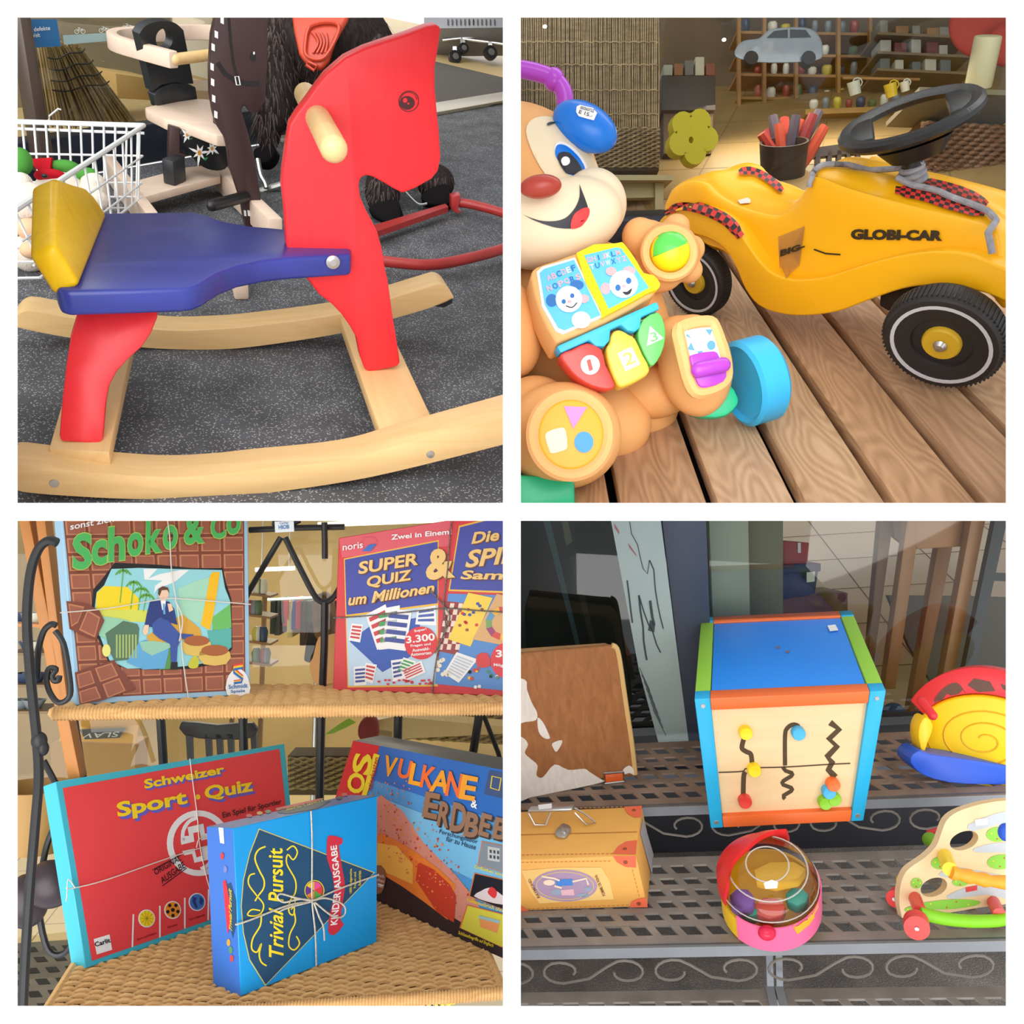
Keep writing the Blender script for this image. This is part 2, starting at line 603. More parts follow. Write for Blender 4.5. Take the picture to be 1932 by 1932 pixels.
def lamp(name, p, power, size=0.6, color=(1, 0.86, 0.62)):
    ld = bpy.data.lights.new(name, 'AREA'); ld.energy = power; ld.size = size; ld.color = color
    o = bpy.data.objects.new(name, ld); COL.objects.link(o)
    o.matrix_world = F.T @ Matrix.Translation(Vector(p))
    return o
# ------------------------------------------------------------------ white lattice with four openings, and the boards between the compartments
class CamFrame:
    pass
F1 = Frame(1, 19.0, 0.62)
F2 = Frame(2, 18.0, 0.62)
F3 = Frame(3, 11.3, 0.72)
F4 = Frame(4, 30.0, 1.02)
def lattice():
    zl = 0.90; s = zl / FPX
    X = [-450, 32, 949, 982, 1899, 2382]
    m = mat('white_lacquer', (253, 253, 253), 0.6, 0.2)
    root_me = MB()
    t = 0.0012
    def cell(x0, x1, y0, y1):
        a = ((x0 - CPX) * s, -(y1 - CPX) * s, -zl - t)
        root_me.box(a, ((x1 - x0) * s, 0, 0), (0, (y1 - y0) * s, 0), (0, 0, t), m)
    cell(X[0], X[5], X[0], X[1]); cell(X[0], X[5], X[4], X[5])
    cell(X[0], X[1], X[1], X[4]); cell(X[4], X[5], X[1], X[4])
    cell(X[2], X[3], X[1], X[4])
    cell(X[1], X[2], X[2], X[3]); cell(X[3], X[4], X[2], X[3])
    me = bpy.data.meshes.new('wall_front')
    me.from_pydata([tuple(p) for p in root_me.v], [], root_me.f)
    me.materials.append(m)
    o = bpy.data.objects.new('wall_front', me); COL.objects.link(o)
    o.matrix_world = M_CAM; o['kind'] = 'structure'
    for nm, sz in (('wall_divider_upright', (0.0082, 1.15)), ('wall_divider_level', (1.6, 0.0082))):
        b = MB().box((-sz[0], -sz[1], -zl - t - 2.6), (2 * sz[0], 0, 0), (0, 2 * sz[1], 0), (0, 0, 2.6))
        me = bpy.data.meshes.new(nm); me.from_pydata([tuple(p) for p in b.v], [], b.f); me.materials.append(m)
        o = bpy.data.objects.new(nm, me); COL.objects.link(o); o.matrix_world = M_CAM; o['kind'] = 'structure'
lattice()
# =================================================================== compartment 1: red rocking horse in front of the shop
use(F1)
M_red = wood('red_lacquer_wood', (240, 48, 56), (230, 42, 50), 9, (14, 14, 1.2), 0.32, 0.6, 0.01)
M_blue = mat('blue_lacquer', (46, 56, 138), 0.3, 0.5, var=0.12, vscale=5, stretch=(1, 8, 8))
M_yel = wood('yellow_lacquer_wood', (246, 204, 8), (232, 178, 4), 7, (10, 10, 1.5), 0.32, 0.6, 0.02)
M_beech = wood('beech_wood', (240, 205, 148), (222, 182, 122), 5, (1, 12, 12), 0.4, 0.6, 0.03)
M_beech_y = wood('beech_wood_across', (236, 200, 143), (220, 178, 118), 5, (12, 1, 12), 0.42, 0.6, 0.03)
M_steel = mat('zinc_steel', (190, 190, 188), 0.3, 0.5, 0.9)
M_ground = speckle('speckled_rubber_granule', (88, 90, 95), (190, 190, 190), 260, 0.34, 0.75, 14)
M_black = mat('black_plastic', (28, 28, 30), 0.4)
th = math.radians(3.0)
E1 = Vector((math.cos(th), math.sin(th), 0)); E2 = Vector((-math.sin(th), math.cos(th), 0)); UP = Vector((0, 0, 1))

# ---- ground
fa, fb = F.fl(300, 307), F.fl(949, 193)
fd = (fb - fa).normalized(); fn = Vector((-fd.y, fd.x, 0))      # facade line, fn points into the shop
g = MB().prism([Vector((-1.6, 0.75, 0)), Vector((1.9, 0.75, 0)), fa + fd * 3.0, fa - fd * 2.2], (0, 0, -0.02))
struct('floor_forecourt', g, M_ground, base=(0, 0, 0))

# ---- red rocking horse
zc = 0.052
hp = Plane(F.fl(722, 700, zc), E2)
horse = thing('rocking_horse', 'red rocking horse with blue seat, yellow backrest and pale beech rockers', 'rocking horse', F.fl(430, 800))
head = [(832, 56), (827, 91), (821, 128), (821, 164), (824, 201), (829, 250), (832, 299), (827, 323), (815, 338), (785, 355), (761, 365), (744, 357), (724, 345), (704, 334), (690, 331), (680, 337), (677, 350), (680, 372), (690, 396), (702, 418), (712, 438), (721, 470), (725, 499), (732, 529), (741, 595), (751, 656), (755, 686), (749, 692), (697, 703), (688, 697), (680, 675), (673, 639), (661, 617), (646, 595), (627, 575), (602, 556), (583, 531), (565, 511), (548, 485), (540, 462), (538, 430), (536, 396), (531, 348), (533, 323), (540, 274), (546, 235), (561, 211), (578, 189), (597, 162), (614, 140), (651, 108), (688, 90), (724, 78), (768, 64), (805, 50), (822, 47), (830, 50)]
bt = 0.026
hb = part('head_and_front_leg', MB().prism(hp.pts(head), E2 * bt), M_red, horse, bevel=0.005, bseg=3)
eye = MB()
M_ink = mat('dark_print', (70, 14, 18), 0.4)
shape_px(eye, hp, ring(768, 194, 14.5, 13, 24), M_ink, 0.0006)
shape_px(eye, hp, ring(764, 189, 4.2, 4.6, 14), M_red, 0.0010)
shape_px(eye, hp, ring(770, 195, 2.0, 2.0, 10), M_red, 0.0010)
line_px(eye, hp, ring(771, 191, 18.5, 19.5, 30, rot=0.5), 1.6, M_ink, 0.0007, closed=True)
line_px(eye, hp, ring(771, 188, 15, 14, 20, math.pi, 2 * math.pi), 1.2, M_ink, 0.0008)
part('eye', eye, None, hb, 'black printed eye on the red head')
hq = hp.un(601, 226)
# the bar goes through the head
tip = Vector(F.on(631, 283, hq - E2 * 0.16, E2))
ax = (tip - hq).normalized()
part('handle', MB().capsule(hq + E2 * 0.15, tip - ax * 0.006, 0.0145, 20), M_beech, horse, 'round beech handle bar through the head')
# seat
zs = hp.un(600, 468).z
top = [(152, 402), (204, 401), (366, 399), (390, 404), (419, 416), (468, 425), (536, 431), (600, 445), (659, 462), (663, 470), (662, 480), (627, 482), (553, 486), (500, 491), (447, 501), (411, 515), (377, 536), (360, 542), (340, 544), (250, 547), (125, 550), (108, 545), (103, 533), (108, 500)]
st = 0.028
part('seat', MB().prism([F.fl(x, y, zs) for x, y in top], (0, 0, -st)), M_blue, horse, bevel=0.005, bseg=3)
sn = Plane(F.fl(628, 484, zs), E2)
part('washer', MB().lathe([(0.0001, 0), (0.0085, 0), (0.0085, 0.002), (0.004, 0.003), (0.004, 0.005), (0.0001, 0.005)], sn.un(628, 494), -E2, 18), M_steel, horse)
# backrest: plane through its foot line on the seat, leaning back
b0, b1 = F.fl(156, 537, zs), F.fl(203, 410, zs)
bw = (b1 - b0).normalized(); lean = math.radians(24)
bu = UP * math.cos(lean) - E1 * math.sin(lean)
bp_ = Plane(b0, bw.cross(bu))
bo = [(157, 539), (204, 410), (192, 388), (176, 366), (161, 351), (150, 347), (137, 345), (122, 338), (108, 335), (110, 380), (107, 430), (106, 463), (124, 500), (146, 539)]
nb = bp_.n
bo2 = [(152, 540), (204, 408), (176, 366), (161, 352), (137, 345), (110, 335), (104, 339), (104, 463)]
part('backrest', MB().prism(bp_.pts(bo2), -nb * 0.03), M_yel, horse, bevel=0.007, bseg=3)
# rear leg
rf_, rs_ = F.fl(150, 836, zc), F.fl(225, 556, zs - st) + E2 * 0.004
rl = Plane(rf_, E1.cross(rs_ - rf_))
leg = [(150, 572), (142, 607), (133, 636), (125, 688), (118, 749), (112, 822), (114, 833), (186, 838), (194, 832), (197, 797), (200, 761), (206, 729), (220, 702), (242, 678), (267, 656), (284, 631), (296, 602), (302, 568)]
part('rear_leg', MB().prism(rl.pts(leg), E2 * 0.024), M_red, horse, bevel=0.004)
# rockers
def rocker(contact, up, lo, thick, nm):
    pl = Plane(F.fl(*contact), E2)
    pu = spx(up, 5, False); plw = spx(lo, 5, False)
    P = pl.pts(pu) + pl.pts(list(reversed(plw)))
    lowest = min(p.z for p in P)
    o = part('rocker', MB().prism(P, E2 * thick), M_beech, horse, bevel=0.006, bseg=3)
    return pl, o
near_up = [(24, 882), (36, 877), (152, 890), (299, 900), (400, 896), (480, 887), (651, 868), (773, 834), (949, 785), (985, 774)]
near_lo = [(24, 896), (30, 916), (44, 928), (152, 937), (274, 942), (400, 939), (499, 931), (700, 900), (949, 839), (985, 829)]
pn, ro = rocker((274, 942), near_up, near_lo, 0.05, 'near')
far_up = [(24, 604), (38, 590), (62, 587), (137, 600), (299, 622), (396, 622), (490, 614), (646, 592), (739, 563), (810, 541), (830, 536), (845, 543), (856, 560)]
far_lo = [(28, 612), (32, 618), (128, 637), (269, 656), (396, 660), (490, 653), (649, 628), (741, 602), (822, 578), (856, 563)]
pf, ro2 = rocker((396, 660), far_up, far_lo, 0.055, 'far')
part('rubber_foot', MB().prism(pf.pts([(818, 578), (854, 562), (853, 572), (838, 580)]), E2 * 0.05), M_black, ro2)
for q in ((102, 912), (812, 857)):
    part('screw', MB().lathe([(0.0001, 0), (0.0052, 0), (0.0045, 0.0016), (0.0001, 0.0022)], pn.un(*q), -E2, 14), M_steel, ro)
# boards across
for L in ([(92, 846), (206, 853), (252, 640), (152, 640)], [(716, 812), (816, 790), (716, 578), (640, 596)]):
    part('cross_board', MB().prism([F.fl(x, y, zc) for x, y in L], (0, 0, -0.018)), M_beech_y, horse, bevel=0.002)

# ---- shop front: kick panel, glass, post
M_navy = mat('navy_facade_panel', (36, 44, 58), 0.35, var=0.15, vscale=4)
wp = Plane(fa, fn)
zk = wp.un(300, 237).z
k0 = fa - fd * 2.0; kend = Vector(F.on(565, 100, fa, fn)); klen = (Vector((kend.x, kend.y, 0)) - k0).dot(fd)
struct('wall_kick_panel', MB().box(k0 + fn * 0.01, fd * klen, fn * 0.05, (0, 0, zk)), M_navy, bevel=0.002)
M_glass = glass('window_glass', (225, 230, 228), 1.0, 1.42)
struct('window_1', MB().poly([k0 + fn * .02 + UP * zk, k0 + fn * .02 + UP * zk + fd * klen, k0 + fn * .02 + UP * (zk + 1.2) + fd * klen, k0 + fn * .02 + UP * (zk + 1.2)]), M_glass)
M_brown = mat('brown_anodised_post', (74, 62, 54), 0.35)
pp = Plane(fa - fn * 0.03, fn)
pa = [pp.un(*q) for q in ((36, 20), (56, 20), (108, 330), (84, 330))]
struct('trim_1', MB().prism(pa, fn * 0.04), M_brown, bevel=0.002)
lamp('front_shop_fill', fa + fn * 0.4 - fd * 0.1 + UP * 1.3, 5, 0.4, (1, 0.93, 0.8))  # unseen area light, added to brighten the space behind the pane
# inside the window: back wall, ceiling, floor of the shop
M_in = mat('shop_wall', (150, 138, 112), 0.8, var=0.35, vscale=2.5)
M_tile = mat('beige_floor_tile', (205, 178, 128), 0.35, var=0.12, vscale=3)
ib = fa + fn * 0.07
struct('floor_shop', MB().prism([ib - fd * 2.2, ib + fd * 3.0, ib + fd * 3.0 + fn * 3.2, ib - fd * 2.2 + fn * 3.2], (0, 0, -0.02)), M_tile)
struct('wall_shop_back', MB().box(fa + fn * 0.62 - fd * 2.2, fd * (2.2 + 0.62), fn * 0.03, (0, 0, 1.6)), M_in)
struct('baseboard_threshold', MB().box(fa + fd * 0.4 - fn * 0.02, fd * 2.6, fn * 0.10, (0, 0, 0.012)), mat('aluminium_strip', (205, 195, 175), 0.35, 0.5, 0.6), bevel=0.003)
# blue notice and cycle strip stuck on the pane
sp = Plane(fa - fn * 0.002 + fn * 0.02, fn)
nb1 = thing('window_sticker', 'blue notice with white lettering stuck on the shop window', 'sticker', sp.un(80, 90))
part('sheet', MB().poly(sp.pts([(48, 36), (106, 36), (114, 87), (58, 90)], 0.002)), mat('notice_blue', (35, 105, 160), 0.5), nb1)
lt = MB(); M_wh = mat('white_print', (225, 232, 232), 0.6)
text_line(lt, sp, 'ht defekte', (51, 60), (93, 56), 8, M_wh, 0.003)
text_line(lt, sp, 'Welt', (56, 71), (74, 69), 8, M_wh, 0.003)
part('lettering', lt, None, nb1)
cy = thing('window_sticker', 'pale strip with white bicycle symbols on the shop window', 'sticker', sp.un(180, 70))
part('sheet', MB().poly(sp.pts([(117, 66), (215, 61), (262, 54), (262, 72), (120, 84)], 0.002)), mat('strip_pale', (150, 178, 180), 0.5), cy)
for q, s in (((149, 58), 1.0), ((195, 56), 1.0), ((240, 52), 1.2)):
    lt = MB()
    for dx in (-6, 6):
        line_px(lt, sp, ring(q[0] + dx * s, q[1] + 1, 3.8 * s, 4 * s, 12), 0.9, M_wh, 0.003, closed=True)
    line_px(lt, sp, [(q[0] - 6 * s, q[1] + 1), (q[0] - 2 * s, q[1] - 4 * s), (q[0] + 4 * s, q[1] - 4 * s), (q[0] + 6 * s, q[1] + 1)], 0.9, M_wh, 0.003)
    line_px(lt, sp, [(q[0] - 2 * s, q[1] - 4 * s), (q[0], q[1] + 1), (q[0] + 4 * s, q[1] - 4 * s)], 0.9, M_wh, 0.003)
    line_px(lt, sp, [(q[0] - 4 * s, q[1] - 6 * s), (q[0], q[1] - 6 * s)], 1.0, M_wh, 0.003)
    part('bicycle_symbol', lt, None, cy)


# ---- broom behind the glass
bpn = Plane(fa + fn * 0.16, fn)
br = thing('straw_broom', 'straw broom with stitched bristles standing behind the shop window', 'broom', bpn.un(180, 235))
M_straw = wood('straw', (190, 160, 108), (110, 86, 50), 9, (30, 30, 1.5), 0.7, 0.5, 0.3)
bm_ = MB(); rnd = random.Random(3)
for i in range(170):
    u = rnd.random()
    a = Vector((78 + 70 * u, 85 + rnd.uniform(-4, 4))); b = Vector((100 + 165 * u ** 0.9, 238 + rnd.uniform(-10, 6)))
    w = rnd.uniform(0.8, 1.9); o = rnd.uniform(-0.03, 0.01)
    P = [bpn.un(*(a.lerp(b, t)), o) for t in (0, 0.5, 1)]
    bm_.tube(P, [w * 0.0016] * 3, 4)
part('bristles', bm_, M_straw, br)
part('core', MB().prism(bpn.pts([(84, 90), (145, 88), (250, 236), (110, 238)], -0.035), fn * 0.02), M_straw, br)
M_thr = mat('black_thread', (35, 33, 30), 0.6)
for y in (0.14, 0.28, 0.42, 0.54):
    tb = MB(); P = []
    for k in range(12):
        u = k / 11.0
        a = Vector((78 + 70 * u, 85)); b = Vector((100 + 165 * u ** 0.9, 238))
        q = a.lerp(b, y - 0.12 * u * u + 0.02 * math.sin(u * 9))
        P.append(bpn.un(q.x, q.y, 0.015))
    tb.tube(P, 0.0016, 5)
    part('stitching', tb, M_thr, br)
# cardboard boxes inside
M_card = mat('cardboard', (196, 160, 100), 0.8, var=0.12, vscale=6)
def card(name, quad, d, label):
    pl = Plane(fa + fn * d, fn)
    single(name, MB().prism(pl.pts(quad), fn * 0.12), M_card, label, 'box', bevel=0.003)
card('cardboard_box', [(218, 138), (300, 150), (300, 190), (222, 186)], 0.34, 'open cardboard box lying behind the broom')
card('cardboard_box', [(330, 150), (398, 150), (398, 188), (330, 188)], 0.38, 'cardboard box behind the black backrest of the dark rocking horse')

# ---- dark brown rocking horse with cream seat
M_dk = mat('dark_brown_stain', (62, 42, 42), 0.42, var=0.12, vscale=4)
M_cream = wood('cream_maple', (236, 214, 194), (224, 198, 176), 5, (2, 10, 10), 0.5, 0.6, 0.02)
M_blk = mat('black_lacquer', (44, 48, 52), 0.4)
M_wt = mat('white_paint', (232, 232, 230), 0.5)
d0 = F.fl(446, 430)
th2 = math.radians(-26)
G1 = Vector((math.cos(th2), math.sin(th2), 0)); G2 = Vector((-math.sin(th2), math.cos(th2), 0))
dh = thing('rocking_horse', 'dark brown wooden rocking horse with cream seat and black backrest', 'rocking horse', d0)
dp = Plane(d0, G2 * 0.8 - G1 * 0.6)
dn = -dp.n
dhead = [(428, -20), (410, 20), (400, 66), (396, 127), (397, 176), (402, 212), (409, 237), (425, 262), (431, 285), (434, 317), (444, 346), (456, 383), (461, 412), (464, 428), (496, 430), (492, 371), (480, 298), (468, 249), (455, 206), (462, 199), (473, 214), (490, 211), (501, 190), (505, 120), (505, 20), (500, -20)]
dhd = part('head_and_leg', MB().prism(dp.pts(dhead), dn * 0.03), M_dk, dh, bevel=0.003)
pt = MB()
for x, y in ((419, 38), (408, 65), (402, 89), (400, 126), (401, 155), (403, 186), (407, 216)):
    w = 3.2; hh = 8
    mk = MB(); shape_px(mk, dp, [(x - w, y - hh), (x + w, y - hh + 3), (x + w, y + hh), (x - w, y + hh - 3)], M_wt, 0.0008); part('mane_mark', mk, None, dhd)
for x in (462, 469, 476):
    mk = MB(); shape_px(mk, dp, [(x - 2.5, 396), (x + 2, 397), (x + 3, 408), (x - 1.5, 407)], M_wt, 0.0008); part('hoof_mark', mk, None, dhd)
line_px(pt, dp, [(410, 118), (425, 140), (445, 152), (465, 158), (490, 158)], 9, M_black, 0.0008)
line_px(pt, dp, [(431, 30), (435, 80), (440, 120), (449, 150)], 5, M_black, 0.0009)
line_px(pt, dp, [(443, 144), (450, 144), (453, 160), (446, 160)], 2.2, M_wt, 0.0014, closed=True)
part('painted_bridle', pt, None, dhd)
pt = MB(); shape_px(pt, dp, ring(477, 107, 6, 9, 16), M_black, 0.0009); shape_px(pt, dp, ring(479, 100, 1.8, 3, 10), M_wt, 0.0012); part('eye', pt, None, dhd)
dd = F.depth(d0)
# seat, backrest, arm ring on level planes at chosen heights
pz = Plane(F.dep(434, 258, dd * 0.985), G2)
sz = F.dep(420, 250, dd * 0.99).z
def lev(L, z):
    return [F.fl(x, y, z) for x, y in L]
part('seat', MB().prism(lev([(273, 202), (300, 196), (371, 186), (392, 187), (400, 192), (403, 230), (419, 243), (434, 251), (433, 255), (407, 255), (346, 231), (310, 224), (276, 207)], sz), (0, 0, -0.022)), M_cream, dh, bevel=0.004)
bpt = F.fl(330, 192, sz); bdir = (F.fl(371, 187, sz) - F.fl(296, 202, sz)).normalized()
bk = Plane(bpt, bdir.cross(UP * 0.97 - Vector((bdir.y, -bdir.x, 0)) * -0.2))
bo = spx([(263, 64), (276, 48), (302, 40), (329, 43), (346, 57)], 4, False) + [(354, 98), (365, 158), (345, 158), (330, 155), (305, 160), (288, 172)]
part('backrest', prism_holes(MB(), bk.pts(bo), [bk.pts(ring(310, 74, 16, 20, 28))], -bk.n * 0.018), M_blk, dh)
part('lower_backrest', MB().prism(bk.pts([(289, 178), (298, 168), (324, 157), (345, 158), (367, 163), (371, 189), (296, 203)], 0.004), -bk.n * 0.02), M_blk, dh, bevel=0.003)
az = F.dep(320, 120, dd * 0.97).z
pth = [F.fl(x, y, az) for x, y in spx([(328, 113), (262, 95), (222, 83), (212, 75), (222, 69), (250, 66), (300, 63), (360, 60), (420, 63), (470, 72), (526, 84)], 4, False)]
rg = MB(); hz = 0.032; wv = 0.011; rings = []
for i, p in enumerate(pth):
    t = (pth[min(i + 1, len(pth) - 1)] - pth[max(i - 1, 0)]).normalized(); n = Vector((-t.y, t.x, 0))
    rings.append([p + n * wv + UP * hz / 2, p - n * wv + UP * hz / 2, p - n * wv - UP * hz / 2, p + n * wv - UP * hz / 2])
rg.loft(rings)
part('arm_ring', rg, M_cream, dh, bevel=0.003)
part('handle', MB().capsule(F.fl(330, 112, az), F.fl(520, 88, az), 0.0115, 14), M_beech, dh)
# body with edelweiss, rear leg, base
bd = Plane(F.dep(390, 290, dd * 1.03), dp.n)
body = part('body', MB().prism(bd.pts(spx([(340, 245), (400, 262), (430, 270), (434, 300), (425, 320), (400, 322), (375, 310), (350, 280)], 3)), -bd.n * 0.05), mat('black_gloss', (22, 23, 25), 0.3), dh, bevel=0.004)
fl_ = MB(); M_gr = mat('leaf_green_paint', (40, 120, 70), 0.5); M_ctr = mat('ochre_paint', (200, 140, 50), 0.5)
for cx_, cy_, r in ((353, 254, 11), (376, 288, 17), (400, 280, 12)):
    for k in range(7):
        a = 2 * math.pi * k / 7 + cx_
        c, s = math.cos(a), math.sin(a); rr = r * (0.8 + 0.5 * (k % 2)) 
        shape_px(fl_, bd, [(cx_ - s * 2, cy_ + c * 2), (cx_ + c * rr * 0.5 - s * 2.4, cy_ + s * rr * 0.6 + c * 2.4), (cx_ + c * rr, cy_ + s * rr * 1.25), (cx_ + c * rr * 0.5 + s * 2.4, cy_ + s * rr * 0.6 - c * 2.4), (cx_ + s * 2, cy_ - c * 2)], M_wt, 0.0010)
    shape_px(fl_, bd, ring(cx_, cy_, r * 0.22, r * 0.3, 10), M_ctr, 0.0016)
    shape_px(fl_, bd, [(cx_ + 4, cy_ + r * 0.6), (cx_ + r, cy_ + r * 0.5), (cx_ + r * 0.7, cy_ + r * 0.9)], M_gr, 0.0006)
part('painted_edelweiss', fl_, None, body)
part('rear_leg', MB().prism(bd.pts([(320, 240), (342, 243), (340, 290), (352, 292), (346, 312), (346, 345), (333, 347), (330, 318), (318, 300)], -0.004), -bd.n * 0.03), M_dk, dh, bevel=0.003)
zb = 0.05
part('block', MB().box(F.fl(308, 346, zb), F.fl(330, 352, zb) - F.fl(308, 346, zb), F.fl(331, 336, zb) - F.fl(308, 346, zb), (0, 0, 0.05)), M_blk, dh, bevel=0.004)
part('base_board', MB().prism(lev([(246, 343), (353, 315), (410, 310), (416, 332), (273, 371)], zb), (0, 0, -0.016)), M_cream, dh, bevel=0.002)
def bar(a, b, w, zt, h, nm='rocker', m=None):
    A, B = F.fl(a[0], a[1], zt), F.fl(b[0], b[1], zt); t = (B - A).normalized(); n = Vector((-t.y, t.x, 0)) * w
    part(nm, MB().box(A - n, B - A, n * 2, (0, 0, -h)), m or M_cream, dh, bevel=0.004)
bar((203, 292), (286, 400), 0.012, 0.05, 0.05)
bar((415, 312), (520, 412), 0.014, 0.055, 0.05)
bar((430, 445), (455, 534), 0.012, 0.03, 0.03, 'rocker_end')
pg0, pg1 = dp.un(462, 371), None
part('foot_peg', MB().capsule(pg0, F.on(400, 388, pg0 - G2 * 0.0 + dp.n * 0.09, dp.n), 0.011, 14), M_black, dh)

# ---- white wire basket with plush toys
M_wire = mat('white_coated_wire', (228, 230, 230), 0.35)
B1 = F.fl(267, 372, 0.05); B2 = F.fl(75, 524, 0.05)
d1, d2 = F.depth(B1), F.depth(B2)
T1 = F.dep(271, 237, d1 * 0.985); T2 = F.dep(15, 405, d2 * 0.97)
T0 = F.dep(-60, 227, d1 * 0.955); B0 = F.dep(-40, 372, d1 * 0.965)
bk_ = thing('wire_basket', 'white wire basket full of plush toys', 'basket', (B1 + B2) / 2)
part('rim', MB().tube([T0, T1, T2], 0.0048, 8).tube([T0 + Vector((0, 0, -0.012)), T1 + Vector((0.0, 0, -0.014))], 0.0028, 6), M_wire, bk_)
wm = MB()
def wires(P0, P1, Q0, Q1, n):
    for k in range(n):
        u = (k + 0.5) / n
        wm.tube([P0.lerp(P1, u), Q0.lerp(Q1, u)], 0.0021, 5)
wires(T1, T2, B1, B2, 13)
wires(T0, T1, B0, B1, 15)
for u in (0.42, 0.8):
    wm.tube([T0.lerp(B0, u), T1.lerp(B1, u), T2.lerp(B2, u)], 0.0021, 5)
wm.tube([B0, B1, B2], 0.0026, 5)
for k in range(7):
    u = k / 6
    wm.tube([B1.lerp(B2, u), B1.lerp(B2, u) + (B0 - B1) * 0.9], 0.0021, 5)
part('wires', wm, M_wire, bk_)
part('wire_tie', MB().tube([F.dep(82, 236, d1 * 0.99), F.dep(93, 226, d1 * 0.99), F.dep(93, 219, d1 * 0.985), F.dep(110, 205, d1 * 0.98), F.dep(115, 207, d1 * 0.98)], 0.0016, 5), M_wire, bk_)
M_pl = mat('cream_plush', (232, 220, 206), 0.95, 0.1, var=0.08, vscale=60, bump=0.8, bscale=260)
M_pg = mat('green_felt', (80, 150, 66), 0.9, 0.1, bump=0.3)
M_pr = mat('red_felt', (190, 30, 42), 0.9, 0.1, bump=0.3)
M_po = mat('peach_felt', (232, 190, 152), 0.9, 0.1, bump=0.3)
dm = d1 * 0.93
def blob(mb, px, py, dz, rx, ry, rz=None):
    s = dz / FPX
    rz = rz or (rx + ry) / 2
    return mb.ell(F.dep(px, py, dz), (F.R @ Vector((rx * s, 0, 0)), F.R @ Vector((0, 0, rz * s)), F.R @ Vector((0, ry * s, 0))), seg=20, rings=12)
pl1 = thing('plush_toy', 'cream plush toy with green sleeves and red scarf in the wire basket', 'plush toy', F.dep(120, 420, dm))
blob(MB(), 0, 0, 1, 1, 1)
part('head', blend(blob(blob(blob(MB(), 178, 358, dm, 26, 32), 186, 378, dm * .99, 20, 18), 160, 334, dm, 10, 12)), M_pl, pl1)
part('body', blob(MB(), 120, 372, dm * 1.01, 55, 48), M_pl, pl1)
part('sleeve', blob(blob(MB(), 122, 317, dm, 30, 14), 165, 330, dm, 22, 13), M_pg, pl1)
part('scarf', blob(MB().prism([F.dep(x, y, dm * 0.985) for x, y in ((52, 300), (97, 297), (94, 318), (70, 320))], F.R @ Vector((0, 0, -0.006))), 95, 332, dm * 0.99, 30, 12), M_pr, pl1)
pe = MB(); blob(pe, 84, 332, dm * 0.965, 6, 4); part('eye', pe, M_black, pl1)
pl2 = thing('plush_toy', 'cream plush toy with peach paws and green hat at the basket end', 'plush toy', F.dep(50, 480, dm * 0.93))
d3 = dm * 0.93
part('head', blend(blob(blob(MB(), 56, 382, d3, 40, 38), 40, 345, d3 * 1.02, 22, 20)), M_pl, pl2)
part('body', blob(MB(), 56, 478, d3, 36, 34), M_pl, pl2)
part('muzzle', blob(MB(), 55, 432, d3 * 0.985, 24, 20), M_po, pl2)
part('paw', blob(MB(), 58, 472, d3 * 0.97, 20, 16), M_po, pl2)
part('hat', blob(MB(), 38, 305, d3 * 1.03, 22, 26), M_pg, pl2)

# ---- black plush horse on red steel rocker
M_fur = mat('black_fur', (50, 43, 42), 0.95, 0.15, var=0.5, vscale=30, bump=1.0, bscale=120, stretch=(6, 6, 1))
M_hoof = mat('black_felt', (24, 22, 24), 0.9, 0.1)
M_rs = mat('red_painted_steel', (178, 52, 50), 0.35, var=0.1, vscale=20)
M_sad = mat('orange_saddle_plastic', (196, 66, 38), 0.4, bump=0.25, bscale=50)
f0 = F.fl(700, 424)
df = F.depth(f0)
fh = thing('plush_rocking_horse', 'black furry rocking horse with orange saddle on red steel frame', 'rocking horse', f0)
dmid = df * 1.06
fb_ = MB()
blob(fb_, 620, 100, dmid * 1.06, 130, 100, 130)
part('body', fb_, M_fur, fh)
part('hind_leg', blend(blob(blob(MB(), 522, 130, dmid * 1.02, 46, 120, 60), 506, 230, dmid * 1.03, 26, 60, 30)), M_fur, fh)
part('front_leg', blend(blob(blob(MB(), 725, 220, dmid * 0.99, 50, 150, 60), 722, 360, dmid * 0.97, 34, 48, 36)), M_fur, fh)
part('front_leg', blend(blob(blob(MB(), 772, 230, dmid * 1.08, 40, 110, 50), 822, 345, dmid * 1.02, 36, 34, 36)), M_fur, fh)
def hoof(poly, d, dd_):
    P = [F.dep(x, y, d) for x, y in poly]
    part('hoof', MB().prism(P, F.R @ Vector((0, 0, -dd_))), M_hoof, fh, bevel=0.012, bseg=3)
hoof(spx([(694, 390), (720, 378), (748, 376), (757, 400), (752, 418), (735, 422), (708, 408)], 3), dmid * 0.945, 0.06)
hoof(spx([(795, 365), (815, 352), (846, 347), (852, 372), (846, 384), (815, 386), (797, 378)], 3), dmid * 1.0, 0.06)
hoof(spx([(478, 280), (500, 275), (519, 276), (514, 296), (500, 307), (482, 304)], 3), dmid * 1.02, 0.05)
fur = MB(); rf = random.Random(12)
